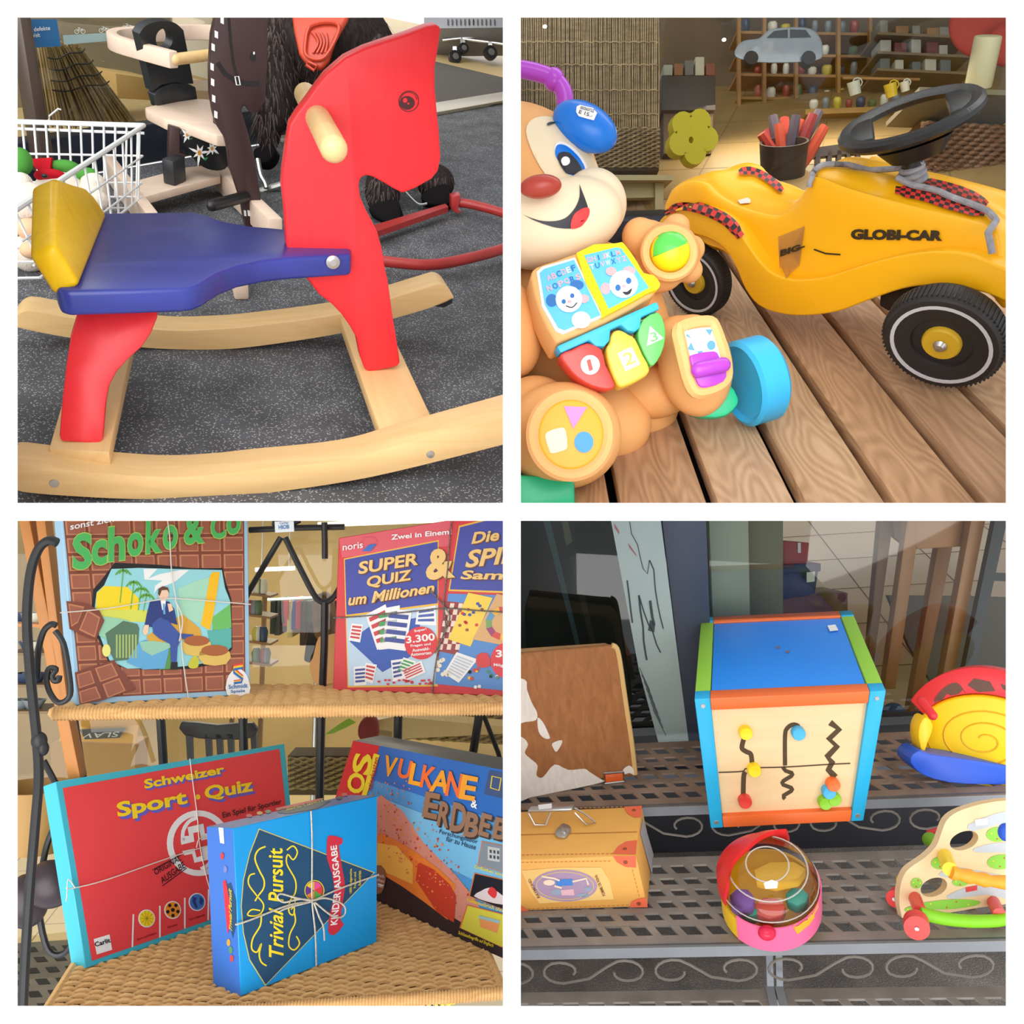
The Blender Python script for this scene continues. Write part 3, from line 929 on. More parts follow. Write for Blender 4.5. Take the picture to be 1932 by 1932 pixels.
for cx_, cy_, d_, rx, ry in ((620, 100, dmid * 1.06, 130, 100), (522, 130, dmid * 1.02, 46, 120), (506, 230, dmid * 1.03, 26, 60), (725, 220, dmid * .99, 50, 150), (722, 360, dmid * .97, 34, 48), (822, 345, dmid * 1.02, 36, 34)):
    s_ = d_ / FPX
    for k in range(int(rx * ry * 0.05)):
        a = rf.uniform(0, 2 * math.pi); r = math.sqrt(rf.random()) * 1.0
        zz = math.sqrt(max(0, 1 - r * r)); x, y = rx * r * math.cos(a), ry * r * math.sin(a)
        c_ = F.dep(cx_ + x, cy_ + y, d_) + cv(0, 0, zz * (rx + ry) / 2 * s_)
        nrm = cv(r * math.cos(a), -r * math.sin(a), zz + .3).normalized()
        l = rf.uniform(.018, .034); t_ = (UP * -1 + nrm * .55 + Vector((rf.uniform(-.3, .3), 0, 0))).normalized()
        sd_ = t_.cross(nrm).normalized() * .0012
        fur.add([c_ - sd_, c_ + sd_, c_ + t_ * l], [[0, 1, 2]])
o = part('fur', fur, mat('fur_strands', (74, 62, 58), .8, var=.5, vscale=60), fh, recalc=False); o['kind'] = 'stuff'
sd = [(549, 20), (553, 55), (563, 100), (572, 113), (583, 122), (604, 130), (620, 112), (632, 75), (655, 35), (660, 15)]
P = [F.dep(x, y, dmid * 0.955) for x, y in sd]
sad = part('saddle', MB().prism(P, F.R @ Vector((0, 0, -0.02))), M_sad, fh, bevel=0.008, bseg=3)
sr = MB().tube([F.dep(x, y, dmid * 0.952) for x, y in spx([(585, 50), (620, 42), (640, 52), (622, 95), (604, 112), (578, 105), (576, 80)], 4)], 0.004, 6, closed=True)
for k in range(4):
    sr.tube([F.dep(x, y, dmid * 0.953) for x, y in spx([(588 + k * 9, 60 + k), (600 + k * 6, 80), (590 + k * 8, 100)], 4, False)], 0.003, 5)
part('embossed_rim', sr, M_sad, sad)
part('strap_loop', MB().tube([F.dep(x, y, dmid * 0.952) for x, y in ((578, 123), (593, 133), (598, 124), (582, 116))], 0.0035, 6, closed=True), M_sad, sad)
# frame
zf = 0.03
part('flat_bar', MB().prism(lev([(680, 432), (840, 384), (846, 390), (690, 444)], zf), (0, 0, -0.012)), M_rs, fh)
part('rocker_tube', MB().tube(lev(spx([(866, 382), (900, 388), (960, 406), (1000, 430)], 4, False), zf), 0.0105, 10), M_rs, fh)
br_ = MB().tube(lev(spx([(700, 489), (760, 497), (820, 499), (890, 486), (960, 466), (1000, 450)], 4, False), zf), 0.0105, 10)
part('rocker_tube', br_, M_rs, fh)
bpl = Plane(F.fl(860, 402, 0.01), (0, 1, 0))
part('bracket', MB().prism(bpl.pts([(852, 372), (869, 368), (864, 400), (872, 400), (862, 403), (852, 396)]), (0, 0.03, 0)), M_rs, fh, bevel=0.002)
part('spring', MB().tube([F.dep(x, y, dmid * 0.99) for x, y in spx([(486, 300), (492, 330), (500, 345), (503, 355)], 3, False)], 0.006, 8).tube([F.dep(x, y, dmid) for x, y in ((488, 362), (540, 346))], 0.008, 8), M_steel, fh)
part('wire_hook', MB().tube([F.dep(x, y, dmid) for x, y in spx([(765, 362), (780, 378), (792, 386), (806, 384)], 3, False)], 0.003, 6), M_steel, fh)

# ---- doormat and trolley inside the door
mt = lev([(700, 130), (822, 116), (1000, 158), (1000, 186), (700, 232)], 0.006)
single('entrance_mat', MB().prism(mt, (0, 0, -0.006)), mat('mat_grey', (86, 80, 74), 0.9, bump=0.6), 'dark grey ribbed entrance mat inside the shop door', 'mat', bevel=0.001)
tz = F.fl(855, 118)
dt = F.depth(tz)
tr = thing('shopping_trolley', 'grey shopping trolley on castors inside the shop door', 'trolley', tz)
M_tg = mat('trolley_grey', (120, 122, 128), 0.4)
part('tray', MB().prism([F.dep(x, y, dt * 0.98) for x, y in ((800, 14), (965, 14), (965, 52), (800, 54))], F.R @ Vector((0, 0, -0.25))), M_tg, tr, bevel=0.004)
sl = MB()
for k in range(7):
    for x0 in (846, 884):
        x = x0 + k * 8 - (0 if x0 > 850 else 2)
        sl.prism([F.dep(xx, yy, dt * 0.978) for xx, yy in ((x, 36), (x + 2.5, 36), (x + 2.5, 47), (x, 47))], F.R @ Vector((0, 0, -0.001)))
part('slots', sl, M_black, tr)
part('frame', MB().tube([F.dep(x, y, dt) for x, y in ((835, 76), (864, 73), (949, 62), (990, 60))], 0.006, 8).tube([F.dep(x, y, dt) for x, y in ((871, 52), (871, 84))], 0.007, 8).tube([F.dep(x, y, dt) for x, y in ((868, 73), (940, 82), (990, 90))], 0.006, 8), M_steel, tr)
for x, y, r in ((858, 108, 12), (874, 92, 10), (925, 100, 13)):
    c = F.dep(x, y, dt); w = part('castor', MB().lathe([(0.0001, -0.012), (r * dt / FPX, -0.010), (r * dt / FPX, 0.010), (0.0001, 0.012)], c, F.R @ Vector((0.5, 0, 1)), 18), M_black, tr)
    part('wheel_hub', MB().lathe([(0.0001, -0.014), (0.5 * r * dt / FPX, -0.013), (0.5 * r * dt / FPX, 0.013), (0.0001, 0.014)], c, F.R @ Vector((0.5, 0, 1)), 14), M_steel, w)
    part('fork', MB().box(c + F.R @ Vector((-0.008, 0, 0.0)), F.R @ Vector((0.016, 0, 0)), F.R @ Vector((0, r * 1.6 * dt / FPX, 0)), F.R @ Vector((0, 0, 0.006))), M_steel, tr)
# =================================================================== compartment 2: puppy walker and yellow ride-on car on a wooden deck
use(F2)
UP = Vector((0, 0, 1))
M_deck = []
for i, (a, b) in enumerate((((208, 172, 134), (152, 114, 80)), ((204, 160, 120), (146, 106, 72)), ((198, 158, 122), (146, 108, 76)), ((210, 176, 142), (158, 122, 90)))):
    M_deck.append((a, b))
vpd = F.ray(945, -152); vpd.z = 0; vpd.normalize()
side = Vector((vpd.y, -vpd.x, 0))
wrot = -math.atan2(vpd.y, vpd.x)
DM = [wood('larch_deck_%d' % i, a, b, 4, (0.7, 16, 16), 0.6, 0.75, 0.2, rot=wrot, knots=True) for i, (a, b) in enumerate(M_deck)]
deck = thing('floor', None, None, F.fl(1400, 800)); deck['kind'] = 'structure'
gaps = [800, 985, 1160, 1344, 1511, 1682, 1855, 2032, 2214, 2400, 2590]
gp = [F.fl(x, 949) for x in gaps]
wcol = (gp[5] - gp[4]).dot(side)
for i in range(len(gp) - 1):
    a, b = gp[i] + side * 0.006, gp[i + 1] - side * 0.006
    A = a - vpd * 0.12; L = 1.55
    o = part('plank', MB().box(A, (b - a).dot(side) * side, vpd * L, (0, 0, -0.028)), DM[i % 4], deck, bevel=0.004)
struct('floor_under_deck', MB().prism([F.fl(700, 1100, -0.09), F.fl(2500, 1100, -0.09), F.fl(2300, 380, -0.09), F.fl(800, 380, -0.09)], (0, 0, -0.01)), mat('dark_ground', (40, 36, 32), 0.9))
part('joist', MB().box(F.fl(950, 832, -0.05) , side * 0.9, vpd * 0.05, (0, 0, -0.04)), mat('dark_joist', (60, 48, 38), 0.9), deck)
# screw eye between the planks
ce = F.fl(1162, 880, -0.02)

# ---- shop window behind
wa, wb = F.fl(1000, 455), F.fl(1899, 440)
wd = (wb - wa).normalized(); wn = Vector((-wd.y, wd.x, 0))
struct('window_2', MB().poly([wa - wd * .8, wa + wd * 1.8, wa + wd * 1.8 + UP * 1.6, wa - wd * .8 + UP * 1.6]), M_glass)
struct('trim_2', MB().box(wa - wd * 0.8 - wn * 0.03, wd * 2.6, wn * 0.08, (0, 0, 0.05)), M_navy, bevel=0.003)
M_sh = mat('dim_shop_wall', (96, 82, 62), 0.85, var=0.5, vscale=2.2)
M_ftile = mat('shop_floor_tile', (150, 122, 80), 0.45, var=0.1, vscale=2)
fo = wa + wn * 0.02
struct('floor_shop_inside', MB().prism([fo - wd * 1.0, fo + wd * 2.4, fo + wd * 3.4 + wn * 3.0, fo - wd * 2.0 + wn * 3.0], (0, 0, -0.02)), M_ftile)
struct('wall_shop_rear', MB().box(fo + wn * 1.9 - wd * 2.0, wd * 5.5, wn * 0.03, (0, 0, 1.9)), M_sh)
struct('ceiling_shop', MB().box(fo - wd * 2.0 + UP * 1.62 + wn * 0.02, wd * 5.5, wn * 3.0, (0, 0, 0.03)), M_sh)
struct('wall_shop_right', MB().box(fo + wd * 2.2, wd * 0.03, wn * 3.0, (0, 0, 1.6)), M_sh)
lamp('shop_fill', fo + wd * 0.6 + wn * 0.7 + UP * 1.5, 1.1, 1.2)  # unseen fill lights added to light the interior, apart from the spotlights
lamp('shop_fill', fo + wd * 1.4 + wn * 1.2 + UP * 1.5, 1.4, 1.2)
tl = MB()
P0 = fo
for k in range(1, 10):
    a = P0 + wn * (k * 0.3) - wd * 1.5; tl.box(a, wd * 5, wn * 0.004, (0, 0, 0.0006))
for k in range(-4, 12):
    a = P0 + wd * (k * 0.3); tl.box(a, wd * 0.004, wn * 3, (0, 0, 0.0006))
single('tile_joints', tl, mat('grout', (120, 96, 62), 0.8), None, None, kind='structure')

# ---- yellow flower in the window
dgl = F.depth(wa + wd * 0.4)
flp = Plane(F.dep(1308, 260, dgl * 1.08), cv(0.35, 0.1, 1))
fl_o = []
for k in range(5):
    a = math.radians(-62 + 72 * k)
    cx_, cy_ = 1308 + 27 * math.cos(a), 256 + 31 * math.sin(a)
    for t in range(9):
        b = a + math.radians(-100 + 25 * t)
        fl_o.append((cx_ + 21 * math.cos(b), cy_ + 24 * math.sin(b)))
M_fy = mat('yellow_green_foam', (196, 178, 40), 0.6)
fw = thing('flower_decoration', 'yellow five-petalled foam flower behind the shop window', 'flower', flp.un(1308, 308))
part('petals', prism_holes(MB(), flp.pts(fl_o), [flp.pts(ring(1304, 264, 4.5, 6.5, 14))], -flp.n * 0.022), M_fy, fw)

# ---- wicker hamper, basket, table on the left behind the glass
M_wk = wood('willow', (196, 168, 126), (124, 98, 66), 8, (4, 4, 20), 0.7, 0.5, 0.2)
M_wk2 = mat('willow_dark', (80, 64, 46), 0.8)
hd = dgl * 1.2
hw = thing('wicker_screen', 'tall wicker screen of upright willow rods behind the puppy toy', 'screen', F.dep(1110, 260, hd))
rm = random.Random(5); wkm = MB()
for i in range(74):
    x = 940 + i * 4.15
    wkm.tube([F.dep(x + rm.uniform(-1, 1), 10, hd + rm.uniform(-.01, .01)), F.dep(x + rm.uniform(-1, 1), 130, hd + rm.uniform(-.01, .01)), F.dep(x + rm.uniform(-1, 1), 248, hd)], 0.0017, 5)
o = part('rods', wkm, M_wk, hw); o['kind'] = 'stuff'
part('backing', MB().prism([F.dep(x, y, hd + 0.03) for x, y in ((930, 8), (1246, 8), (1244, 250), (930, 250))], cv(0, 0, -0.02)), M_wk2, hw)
for y in (79, 122, 170, 215):
    part('binding', MB().tube([F.dep(x, y + 1.5 * math.sin(x * .7), hd - 0.006) for x in range(935, 1247, 6)], 0.0018, 5), M_wk, hw)
bd2 = dgl * 1.12
wb2 = thing('wicker_basket', 'horizontally woven wicker basket on the cream table', 'basket', F.dep(1200, 322, bd2))
wv2 = MB()
for r in range(19):
    y = 242 + r * 4
    wv2.tube([F.dep(x, y + 1.4 * math.sin(x * 0.35 + (r % 2) * 3.14), bd2 + 0.006 * math.cos(x * 0.35 + (r % 2) * 3.14)) for x in range(1100, 1246, 4)], 0.0022, 5)
o = part('weave', wv2, M_wk, wb2); o['kind'] = 'stuff'
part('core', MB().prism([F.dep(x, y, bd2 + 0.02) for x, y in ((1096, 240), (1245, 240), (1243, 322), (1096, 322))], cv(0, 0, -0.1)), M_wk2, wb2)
M_tab = mat('cream_painted_wood', (178, 160, 116), 0.6)
tb = thing('side_table', 'small cream painted table carrying a wicker basket', 'table', F.dep(1180, 470, bd2))
part('table_top', MB().prism([F.dep(x, y, bd2 * 0.98) for x, y in ((1080, 330), (1272, 330), (1270, 340), (1080, 340))], cv(0, 0.03, -0.16)), M_tab, tb)
part('apron', MB().prism([F.dep(x, y, bd2 * 1.0) for x, y in ((1090, 345), (1250, 345), (1248, 372), (1090, 376))], cv(0, 0, -0.02)), M_tab, tb)
for x in (1236, 1100):
    part('leg', MB().prism([F.dep(xx, y, bd2 * 0.995) for xx, y in ((x, 345), (x + 17, 345), (x + 12, 462), (x, 462))], cv(0, 0, -0.02)), M_tab, tb)

# ---- things in the shop behind the glass
M_dw = mat('shop_wood', (150, 108, 58), 0.6, var=0.2, vscale=6)
dsh = dgl * 1.6
shf = thing('display_shelf', 'tall wooden shop shelf with crockery behind the flower', 'shelf', F.dep(1500, 290, dsh))
for x in (1392, 1440, 1500, 1580, 1640):
    part('upright', MB().prism([F.dep(xx, y, dsh) for xx, y in ((x, 10), (x + 6, 10), (x + 6, 270), (x, 270))], cv(0, 0, -0.02)), M_dw, shf)
for y in (58, 100, 138, 182, 222):
    part('shelf_board', MB().prism([F.dep(x, yy, dsh * 1.005) for x, yy in ((1390, y), (1650, y + 4), (1650, y + 9), (1390, y + 5))], cv(0, 0, -0.12)), M_dw, shf)
rs = random.Random(11)
cols = [((220, 214, 196), 'white'), ((120, 128, 132), 'grey'), ((200, 178, 60), 'yellow'), ((150, 60, 50), 'red'), ((52, 66, 92), 'navy'), ((92, 110, 70), 'green')]
def jar(px, py, r, h, d, ci, nm='jar', lbl=None, grp='crockery on the shop shelf'):
    c, cn = cols[ci]; s = d / FPX
    prof = [(0.0001, 0), (r * s * .8, 0), (r * s, h * s * .35), (r * s * .95, h * s * .8), (r * s * .6, h * s), (0.0001, h * s)]
    return single(nm, MB().lathe(prof, F.dep(px, py, d), UP, 14), mat('glaze_%s' % cn, c, 0.35), lbl or 'small %s pot on the wooden shop shelf' % cn, 'pot', group=grp)
for k, y in enumerate((58, 100, 138, 182, 222)):
    for x in range(1404, 1640, 26):
        if rs.random() < 0.72:
            
            ci_ = rs.choice([0, 1, 2, 3, 4, 5, 0]); hh_ = rs.uniform(12, 24)
            jar(x + rs.uniform(-4, 4), y + 2, rs.uniform(6, 10), hh_, dsh * 1.02, ci_, lbl='%s %s pot on the %s board of the wooden shop shelf' % ('tall' if hh_ > 18 else 'squat', cols[ci_][1], ('topmost', 'second', 'middle', 'fourth', 'lowest')[k]))
# mugs hanging
def mug(px, py, r, col, nm, lbl):
    d = dgl * 1.35; s = d / FPX
    t = thing('mug', lbl, 'mug', F.dep(px, py, d))
    m_ = mat(nm, col, 0.3)
    part('cup', MB().lathe([(0.0001, -r * s), (r * s * .85, -r * s), (r * s, r * s), (r * s * .9, r * s), (r * s * .8, -r * s * .8), (0.0001, -r * s * .8)], F.dep(px, py, d), cv(-0.3, 0.9, 0.3), 18), m_, t)
    part('handle', MB().tube([F.dep(px + r * 0.5 + r * 0.75 * math.cos(a), py - r * .9 + r * 0.7 * math.sin(a), d) for a in [k * math.pi / 4 for k in range(8)]], 1.4 * s, 6, closed=True), m_, t)
mug(1681, 170, 12, (206, 176, 44), 'yellow_glaze', 'yellow mug hanging behind the black steering wheel')
mug(1612, 166, 12, (186, 190, 178), 'pale_glaze', 'pale grey mug hanging beside the yellow mug')
mug(1707, 163, 9, (210, 204, 186), 'ivory_glaze', 'small ivory mug hanging beside the yellow mug')
mrow = thing('mug_rail', 'wooden rail in the shop from which mugs hang', 'rail', F.dep(1660, 150, dgl * 1.36))
part('bar', MB().tube([F.dep(1590, 147, dgl * 1.36), F.dep(1735, 150, dgl * 1.36)], 0.004, 8), M_dw, mrow)
# candle, red sleeve, wicker baskets at right
cd = dgl * 1.1
jar2 = MB().lathe([(0.0001, 0), (24 * cd / FPX, 0), (24 * cd / FPX, 88 * cd / FPX), (0.0001, 88 * cd / FPX)], F.dep(1845, 165, cd), UP + cv(0.07, 0, 0), 20)
single('pillar_candle', jar2, mat('ivory_wax', (196, 186, 150), 0.5), 'thick ivory pillar candle beside a red cloth', 'candle', bevel=0.004)
single('red_cloth', pell(pell(MB(), 1850, 50, cd * 1.15, 60, 60, 20), 1895, 85, cd * 1.12, 32, 40, 20), mat('red_cloth', (150, 40, 30), 0.8), 'red cloth hanging behind the pillar candle', 'cloth')
sb = thing('shelf_ledge', 'grey shop ledge under the pillar candle', 'shelf', F.dep(1800, 175, cd * 1.05))
part('board', MB().prism([F.dep(x, y, cd * 0.99) for x, y in ((1735, 164), (1960, 172), (1960, 182), (1735, 174))], cv(0, 0, -0.2)), mat('ledge_grey', (110, 100, 80), 0.7), sb)
wk3 = thing('wicker_chest', 'brown wicker chest behind the front of the yellow car', 'chest', F.dep(1820, 380, cd))
w3 = MB()
for r in range(18):
    y = 232 + r * 8.5
    w3.tube([F.dep(x, y + 1.8 * math.sin(x * 0.3 + (r % 2) * 3.14) + (x - 1740) * 0.06, cd * 1.02 + 0.007 * math.cos(x * 0.3 + (r % 2) * 3.14)) for x in range(1740, 1960, 5)], 0.0052, 6)
o = part('weave', w3, mat('brown_wicker', (116, 80, 56), 0.7), wk3); o['kind'] = 'stuff'
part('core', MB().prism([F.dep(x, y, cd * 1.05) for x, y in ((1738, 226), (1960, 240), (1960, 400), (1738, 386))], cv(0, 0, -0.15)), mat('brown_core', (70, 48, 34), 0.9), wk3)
# umbrella stand and chair
ud = dgl * 1.2
us = thing('umbrella_stand', 'stand with red and patterned umbrellas in the shop', 'umbrella stand', F.dep(1480, 345, ud))
ru = random.Random(2)
for i in range(12):
    x = 1436 + i * 11
    c = [(150, 34, 30), (120, 28, 40), (60, 52, 70), (168, 60, 40)][i % 4]
    mm = mat('umbrella_%d' % (i % 4), c, 0.8)
    b = F.dep(1480 + ru.uniform(-14, 14), 345, ud); t_ = F.dep(x, 215 + ru.uniform(-12, 40), ud + ru.uniform(-.05, .05))
    part('umbrella', MB().tube([b, b.lerp(t_, .5), t_], [0.006, 0.016, 0.012], 7), mm, us)
part('stand', MB().lathe([(0.0001, 0), (0.05, 0), (0.06, 0.14), (0.055, 0.14), (0.045, 0.01), (0.0001, 0.01)], F.dep(1475, 375, ud), UP, 18), mat('dark_stand', (46, 34, 28), 0.6), us)
ch = thing('chair', 'dark wooden chair back standing in the shop behind the yellow car', 'chair', F.dep(1580, 340, ud))
M_dc = mat('dark_chair_wood', (40, 22, 22), 0.5)
part('top_rail', MB().prism([F.dep(x, y, ud) for x, y in ((1540, 278), (1628, 266), (1624, 288), (1538, 296))], cv(0, 0, -0.02)), M_dc, ch)
for x in (1540, 1562, 1580, 1598, 1616):
    part('slat', MB().prism([F.dep(xx, y, ud) for xx, y in ((x, 284), (x + 8, 283), (x + 6, 350), (x - 2, 350))], cv(0, 0, -0.015)), M_dc, ch)
# cabinets and boxes deeper in the shop
rk2 = random.Random(31)
M_cab = mat('dark_cabinet', (58, 50, 42), .6, var=.3, vscale=5)
cab = thing('dark_cabinet', 'dark low cabinet with boxes on it beside the wicker screen', 'cabinet', F.dep(1310, 200, dgl * 1.3))
part('body', MB().prism([F.dep(x, y, dgl * 1.3) for x, y in ((1248, 142), (1350, 142), (1350, 208), (1248, 208))], cv(0, 0, -.2)), M_cab, cab, bevel=.003)
part('plinth', MB().prism([F.dep(x, y, dgl * 1.31) for x, y in ((1252, 208), (1346, 208), (1342, 290), (1252, 290))], cv(0, 0, -.1)), mat('cabinet_plinth', (84, 60, 42), .7), cab)
for k in range(5):
    x = 1252 + k * 20; h = rk2.uniform(20, 42); c_ = [(150, 146, 130), (128, 82, 50), (96, 92, 84), (168, 158, 136), (112, 60, 40)][k]
    single('carton', MB().prism([F.dep(xx, y, dgl * 1.32) for xx, y in ((x, 142 - h), (x + 17, 142 - h), (x + 17, 142), (x, 142))], cv(0, 0, -.1)), mat('carton_%d' % k, c_, .7), '%s carton standing on the dark cabinet' % ('grey', 'brown', 'charcoal', 'cream', 'russet')[k], 'box', bevel=.002)
rsh = thing('goods_shelf', 'dim shop shelf with grey boxes behind the pillar candle', 'shelf', F.dep(1730, 150, dgl * 1.5))
for y in (60, 96, 128):
    part('shelf_board', MB().prism([F.dep(x, yy, dgl * 1.5) for x, yy in ((1655, y), (1830, y + 8), (1830, y + 13), (1655, y + 5))], cv(0, 0, -.15)), mat('dim_board', (110, 92, 66), .6), rsh)
for k in range(16):
    y = (60, 96, 128)[k % 3]; x = 1660 + (k // 3) * 28 + rk2.uniform(0, 6); w = rk2.uniform(12, 24); h = rk2.uniform(12, 26); c_ = [(120, 116, 108), (150, 144, 132), (84, 92, 96), (132, 96, 60), (96, 44, 40), (170, 164, 150)][k % 6]
    part('boxed_goods', MB().prism([F.dep(xx, yy + (x - 1655) * .045, dgl * 1.51) for xx, yy in ((x, y - h), (x + w, y - h), (x + w, y + 1), (x, y + 1))], cv(0, 0, -.08)), mat('goods_%d' % (k % 6), c_, .7), rsh, bevel=.002)
rw_ = thing('low_table', 'low wooden table with cups behind the umbrella stand', 'table', F.dep(1600, 260, dgl * 1.45))
part('table_top', MB().prism([F.dep(x, y, dgl * 1.4) for x, y in ((1520, 206), (1740, 198), (1740, 208), (1520, 216))], cv(0, .01, -.25)), mat('ochre_top', (150, 112, 52), .6), rw_)
part('panel', MB().prism([F.dep(x, y, dgl * 1.42) for x, y in ((1525, 216), (1735, 208), (1735, 300), (1525, 300))], cv(0, 0, -.2)), mat('ochre_panel', (104, 76, 40), .7), rw_)
for k in range(9):
    jar(1535 + k * 22, 204 - k * .6, rk2.uniform(6, 9), rk2.uniform(12, 22), dgl * 1.43, k % 6, lbl='%s pot on the low wooden shop table' % cols[k % 6][1], grp='pots on the low shop table')
# small see-through car model behind the pane, standing in for a reflected car
kd = dgl * 1.42
kp = Plane(F.dep(1470, 110, kd), cv(0, 0, 1))
ca = thing('car_reflection_model', 'small silver hatchback model behind the shop window, standing in for a reflection', 'car', F.dep(1470, 122, kd))
M_si = mat('silver_paint', (170, 180, 194), 0.3, 0.5, 0.2, alpha=0.6)
body = spx([(1388, 108), (1390, 88), (1405, 76), (1432, 72), (1452, 56), (1490, 51), (1530, 54), (1548, 72), (1552, 92), (1548, 112), (1500, 118), (1430, 118)], 3)
part('body', MB().prism(kp.pts(body), F.ray(1470, 90).normalized() * 0.10), M_si, ca, bevel=0.01, bseg=3)
cw = MB(); M_cg = mat('car_glass', (60, 66, 72), 0.2)
shape_px(cw, kp, [(1446, 72), (1460, 59), (1486, 56), (1486, 72)], M_cg, 0.002)
shape_px(cw, kp, [(1490, 72), (1490, 56), (1520, 57), (1530, 71)], M_cg, 0.002)
part('side_windows', cw, None, ca)
for x in (1416, 1524):
    part('wheel', MB().lathe([(0.0001, -0.02), (13 * kd / FPX, -0.02), (13 * kd / FPX, 0.012), (0.0001, 0.012)], F.dep(x, 112, kd), cv(0, 0, 1), 18), M_black, ca)
# ceiling spot and strip lamp
M_lamp = mat('lamp_glow', (255, 240, 205), 0.5, emit=8)
for x, y, r, l in ((1028, 50, 4, 'round shop spotlight shining above the wicker screen'), (1366, 75, 4, 'small shop spotlight shining above the aisle')):
    single('spotlight', pell(MB(), x, y, dgl * 1.15 if x < 1100 else dgl * 1.5, r, r * .7, r, seg=12, rings=8), M_lamp, l, 'lamp')

# ---- yellow ride-on car
M_cy = mat('yellow_plastic', (250, 184, 16), 0.38, 0.5, var=0.05, vscale=5)
M_rub = mat('black_rubber', (34, 32, 32), 0.55, bump=0.15, bscale=120)
cr, cf = F.fl(1310, 602), F.fl(1770, 735)
cu = (cf - cr).normalized(); cvv = Vector((-cu.y, cu.x, 0))
W = 0.20
car = thing('ride_on_car', 'yellow plastic ride-on toy car with black steering wheel and grey cord', 'ride-on car', cr.lerp(cf, .5))
PO = Plane(cr, cvv)
PB = Plane(cr + cvv * 0.028, cvv)
PM = Plane(cr + cvv * (W / 2), cvv)
mid = cr + cvv * (W / 2)
def mir(p):
    return p - cvv * 2 * (p - mid).dot(cvv)
ST = [((1262, 425), (1256, 385), (1272, 356)), ((1275, 440), (1268, 362), (1290, 342)), ((1300, 450), (1298, 349), (1322, 330)), ((1330, 460), (1326, 354), (1352, 322)), ((1345, 470), (1344, 372), (1372, 336)), ((1375, 480), (1376, 392), (1405, 358)), ((1420, 520), (1420, 408), (1445, 372)), ((1468, 555), (1466, 415), (1488, 380)), ((1505, 570), (1500, 398), (1516, 368)), ((1530, 572), (1526, 356), (1545, 328)), ((1545, 570), (1542, 346), (1562, 318)), ((1600, 552), (1600, 366), (1632, 322)), ((1700, 520), (1700, 392), (1735, 343)), ((1800, 520), (1800, 418), (1832, 374)), ((1860, 535), (1862, 436), (1888, 400)), ((1885, 545), (1884, 452), (1915, 424)), ((1895, 550), (1893, 480), (1922, 455))]
rings = []
for i_, (b_, s_, t_) in enumerate(ST):
    B_ = PB.un(*b_); S_ = PB.un(*s_); T_ = PM.un(*t_)
    hl = 1.0 if i_ >= 9 else 0.0
    q1 = S_ + cvv * 0.012 + UP * 0.006
    q2 = S_.lerp(T_, 0.55) + UP * 0.012 * hl
    lo = B_.lerp(S_, 0.5) - cvv * 0.004
    h = [B_, lo, S_, q1, q2, T_]
    rings.append(h + [mir(p) for p in reversed(h[:-1])])
def dense(rings, n):
    cols = [smooth_pts([r[j] for r in rings], n, False) for j in range(len(rings[0]))]
    R = [[c[i] for c in cols] for i in range(len(cols[0]))]
    out = []
    for r in R:
        out.append(smooth_pts(r, 3, True))
    return out
bodyMB = MB().loft(dense(rings, 3))
part('body', bodyMB, M_cy, car, ang=60)
fen = spx([(1234, 440), (1246, 414), (1268, 398), (1296, 391), (1330, 397), (1365, 413), (1392, 436), (1412, 463), (1432, 492), (1458, 516), (1500, 528), (1560, 522), (1620, 503), (1690, 484), (1760, 474), (1820, 478), (1870, 495), (1912, 520), (1915, 572), (1860, 554), (1800, 542), (1750, 539), (1700, 546), (1640, 566), (1580, 588), (1520, 596), (1470, 592), (1430, 576), (1405, 545), (1388, 505), (1366, 470), (1335, 450), (1300, 442), (1265, 448), (1244, 462)], 3)
fm = MB().prism(PO.pts(fen), cvv * 0.055)
fender = part('fender', fm, M_cy, car, bevel=0.014, bseg=4, ang=60)
fm2 = MB(); 
fm2.add([mir(p) for p in fm.v], [list(reversed(f)) for f in fm.f])
part('fender', fm2, M_cy, car, bevel=0.014, bseg=4, ang=60)
# rear seat horns
for pxl, pl_ in (((1302, 345), PB), ((1362, 318), PB)):
    pass
# wheels
def wheel(px, py, rpx, d, nrm, wd_):
    c = F.dep(px, py, d); R = rpx * d / FPX; n = nrm.normalized()
    t = MB().lathe([(R * .55, -wd_), (R * .94, -wd_), (R, -wd_ * .8), (R, -wd_ * .2), (R * .93, 0), (R * .86, 0.001), (R * .52, -0.004), (R * .5, -0.008), (0.0001, -0.008)], c, n, 48)
    w = part('wheel', t, M_rub, car)
    a = n.orthogonal().normalized(); b = n.cross(a)
    tr = MB()
    for k in range(72):
        an = 2 * math.pi * k / 72; e = a * math.cos(an) + b * math.sin(an); tg = n.cross(e)
        tr.box(c + e * R * 0.985 - tg * R * 0.012 - n * wd_ * 0.75, tg * R * 0.024, e * R * 0.03, n * wd_ * 0.62)
    tp = part('tread', tr, M_rub, w); tp['kind'] = 'stuff'
    part('white_ring', MB().lathe([(R * .775, 0.0012), (R * .84, 0.0012), (R * .84, -0.004), (R * .775, -0.004), (R * .775, 0.0012)], c, n, 40), mat('white_tyre_line', (196, 196, 200), 0.6), w)
    h = part('hub', MB().lathe([(0.0001, 0.004), (R * .3, 0.004), (R * .33, 0.001), (R * .33, -0.006), (0.0001, -0.006)], c - n * 0.004, n, 24), mat('yellow_hub', (206, 166, 36), 0.5), w)
    part('axle_cap', MB().lathe([(0.0001, 0.008), (R * .07, 0.007), (R * .12, 0.002), (0.0001, 0.0)], c, n, 14), M_steel, w)
    return w
nw = -cvv
wheel(1774, 652, 111, F.depth(F.fl(1774, 652, 0.080)), nw * 0.9 + cu * 0.24 - UP * 0.32 , 0.038)
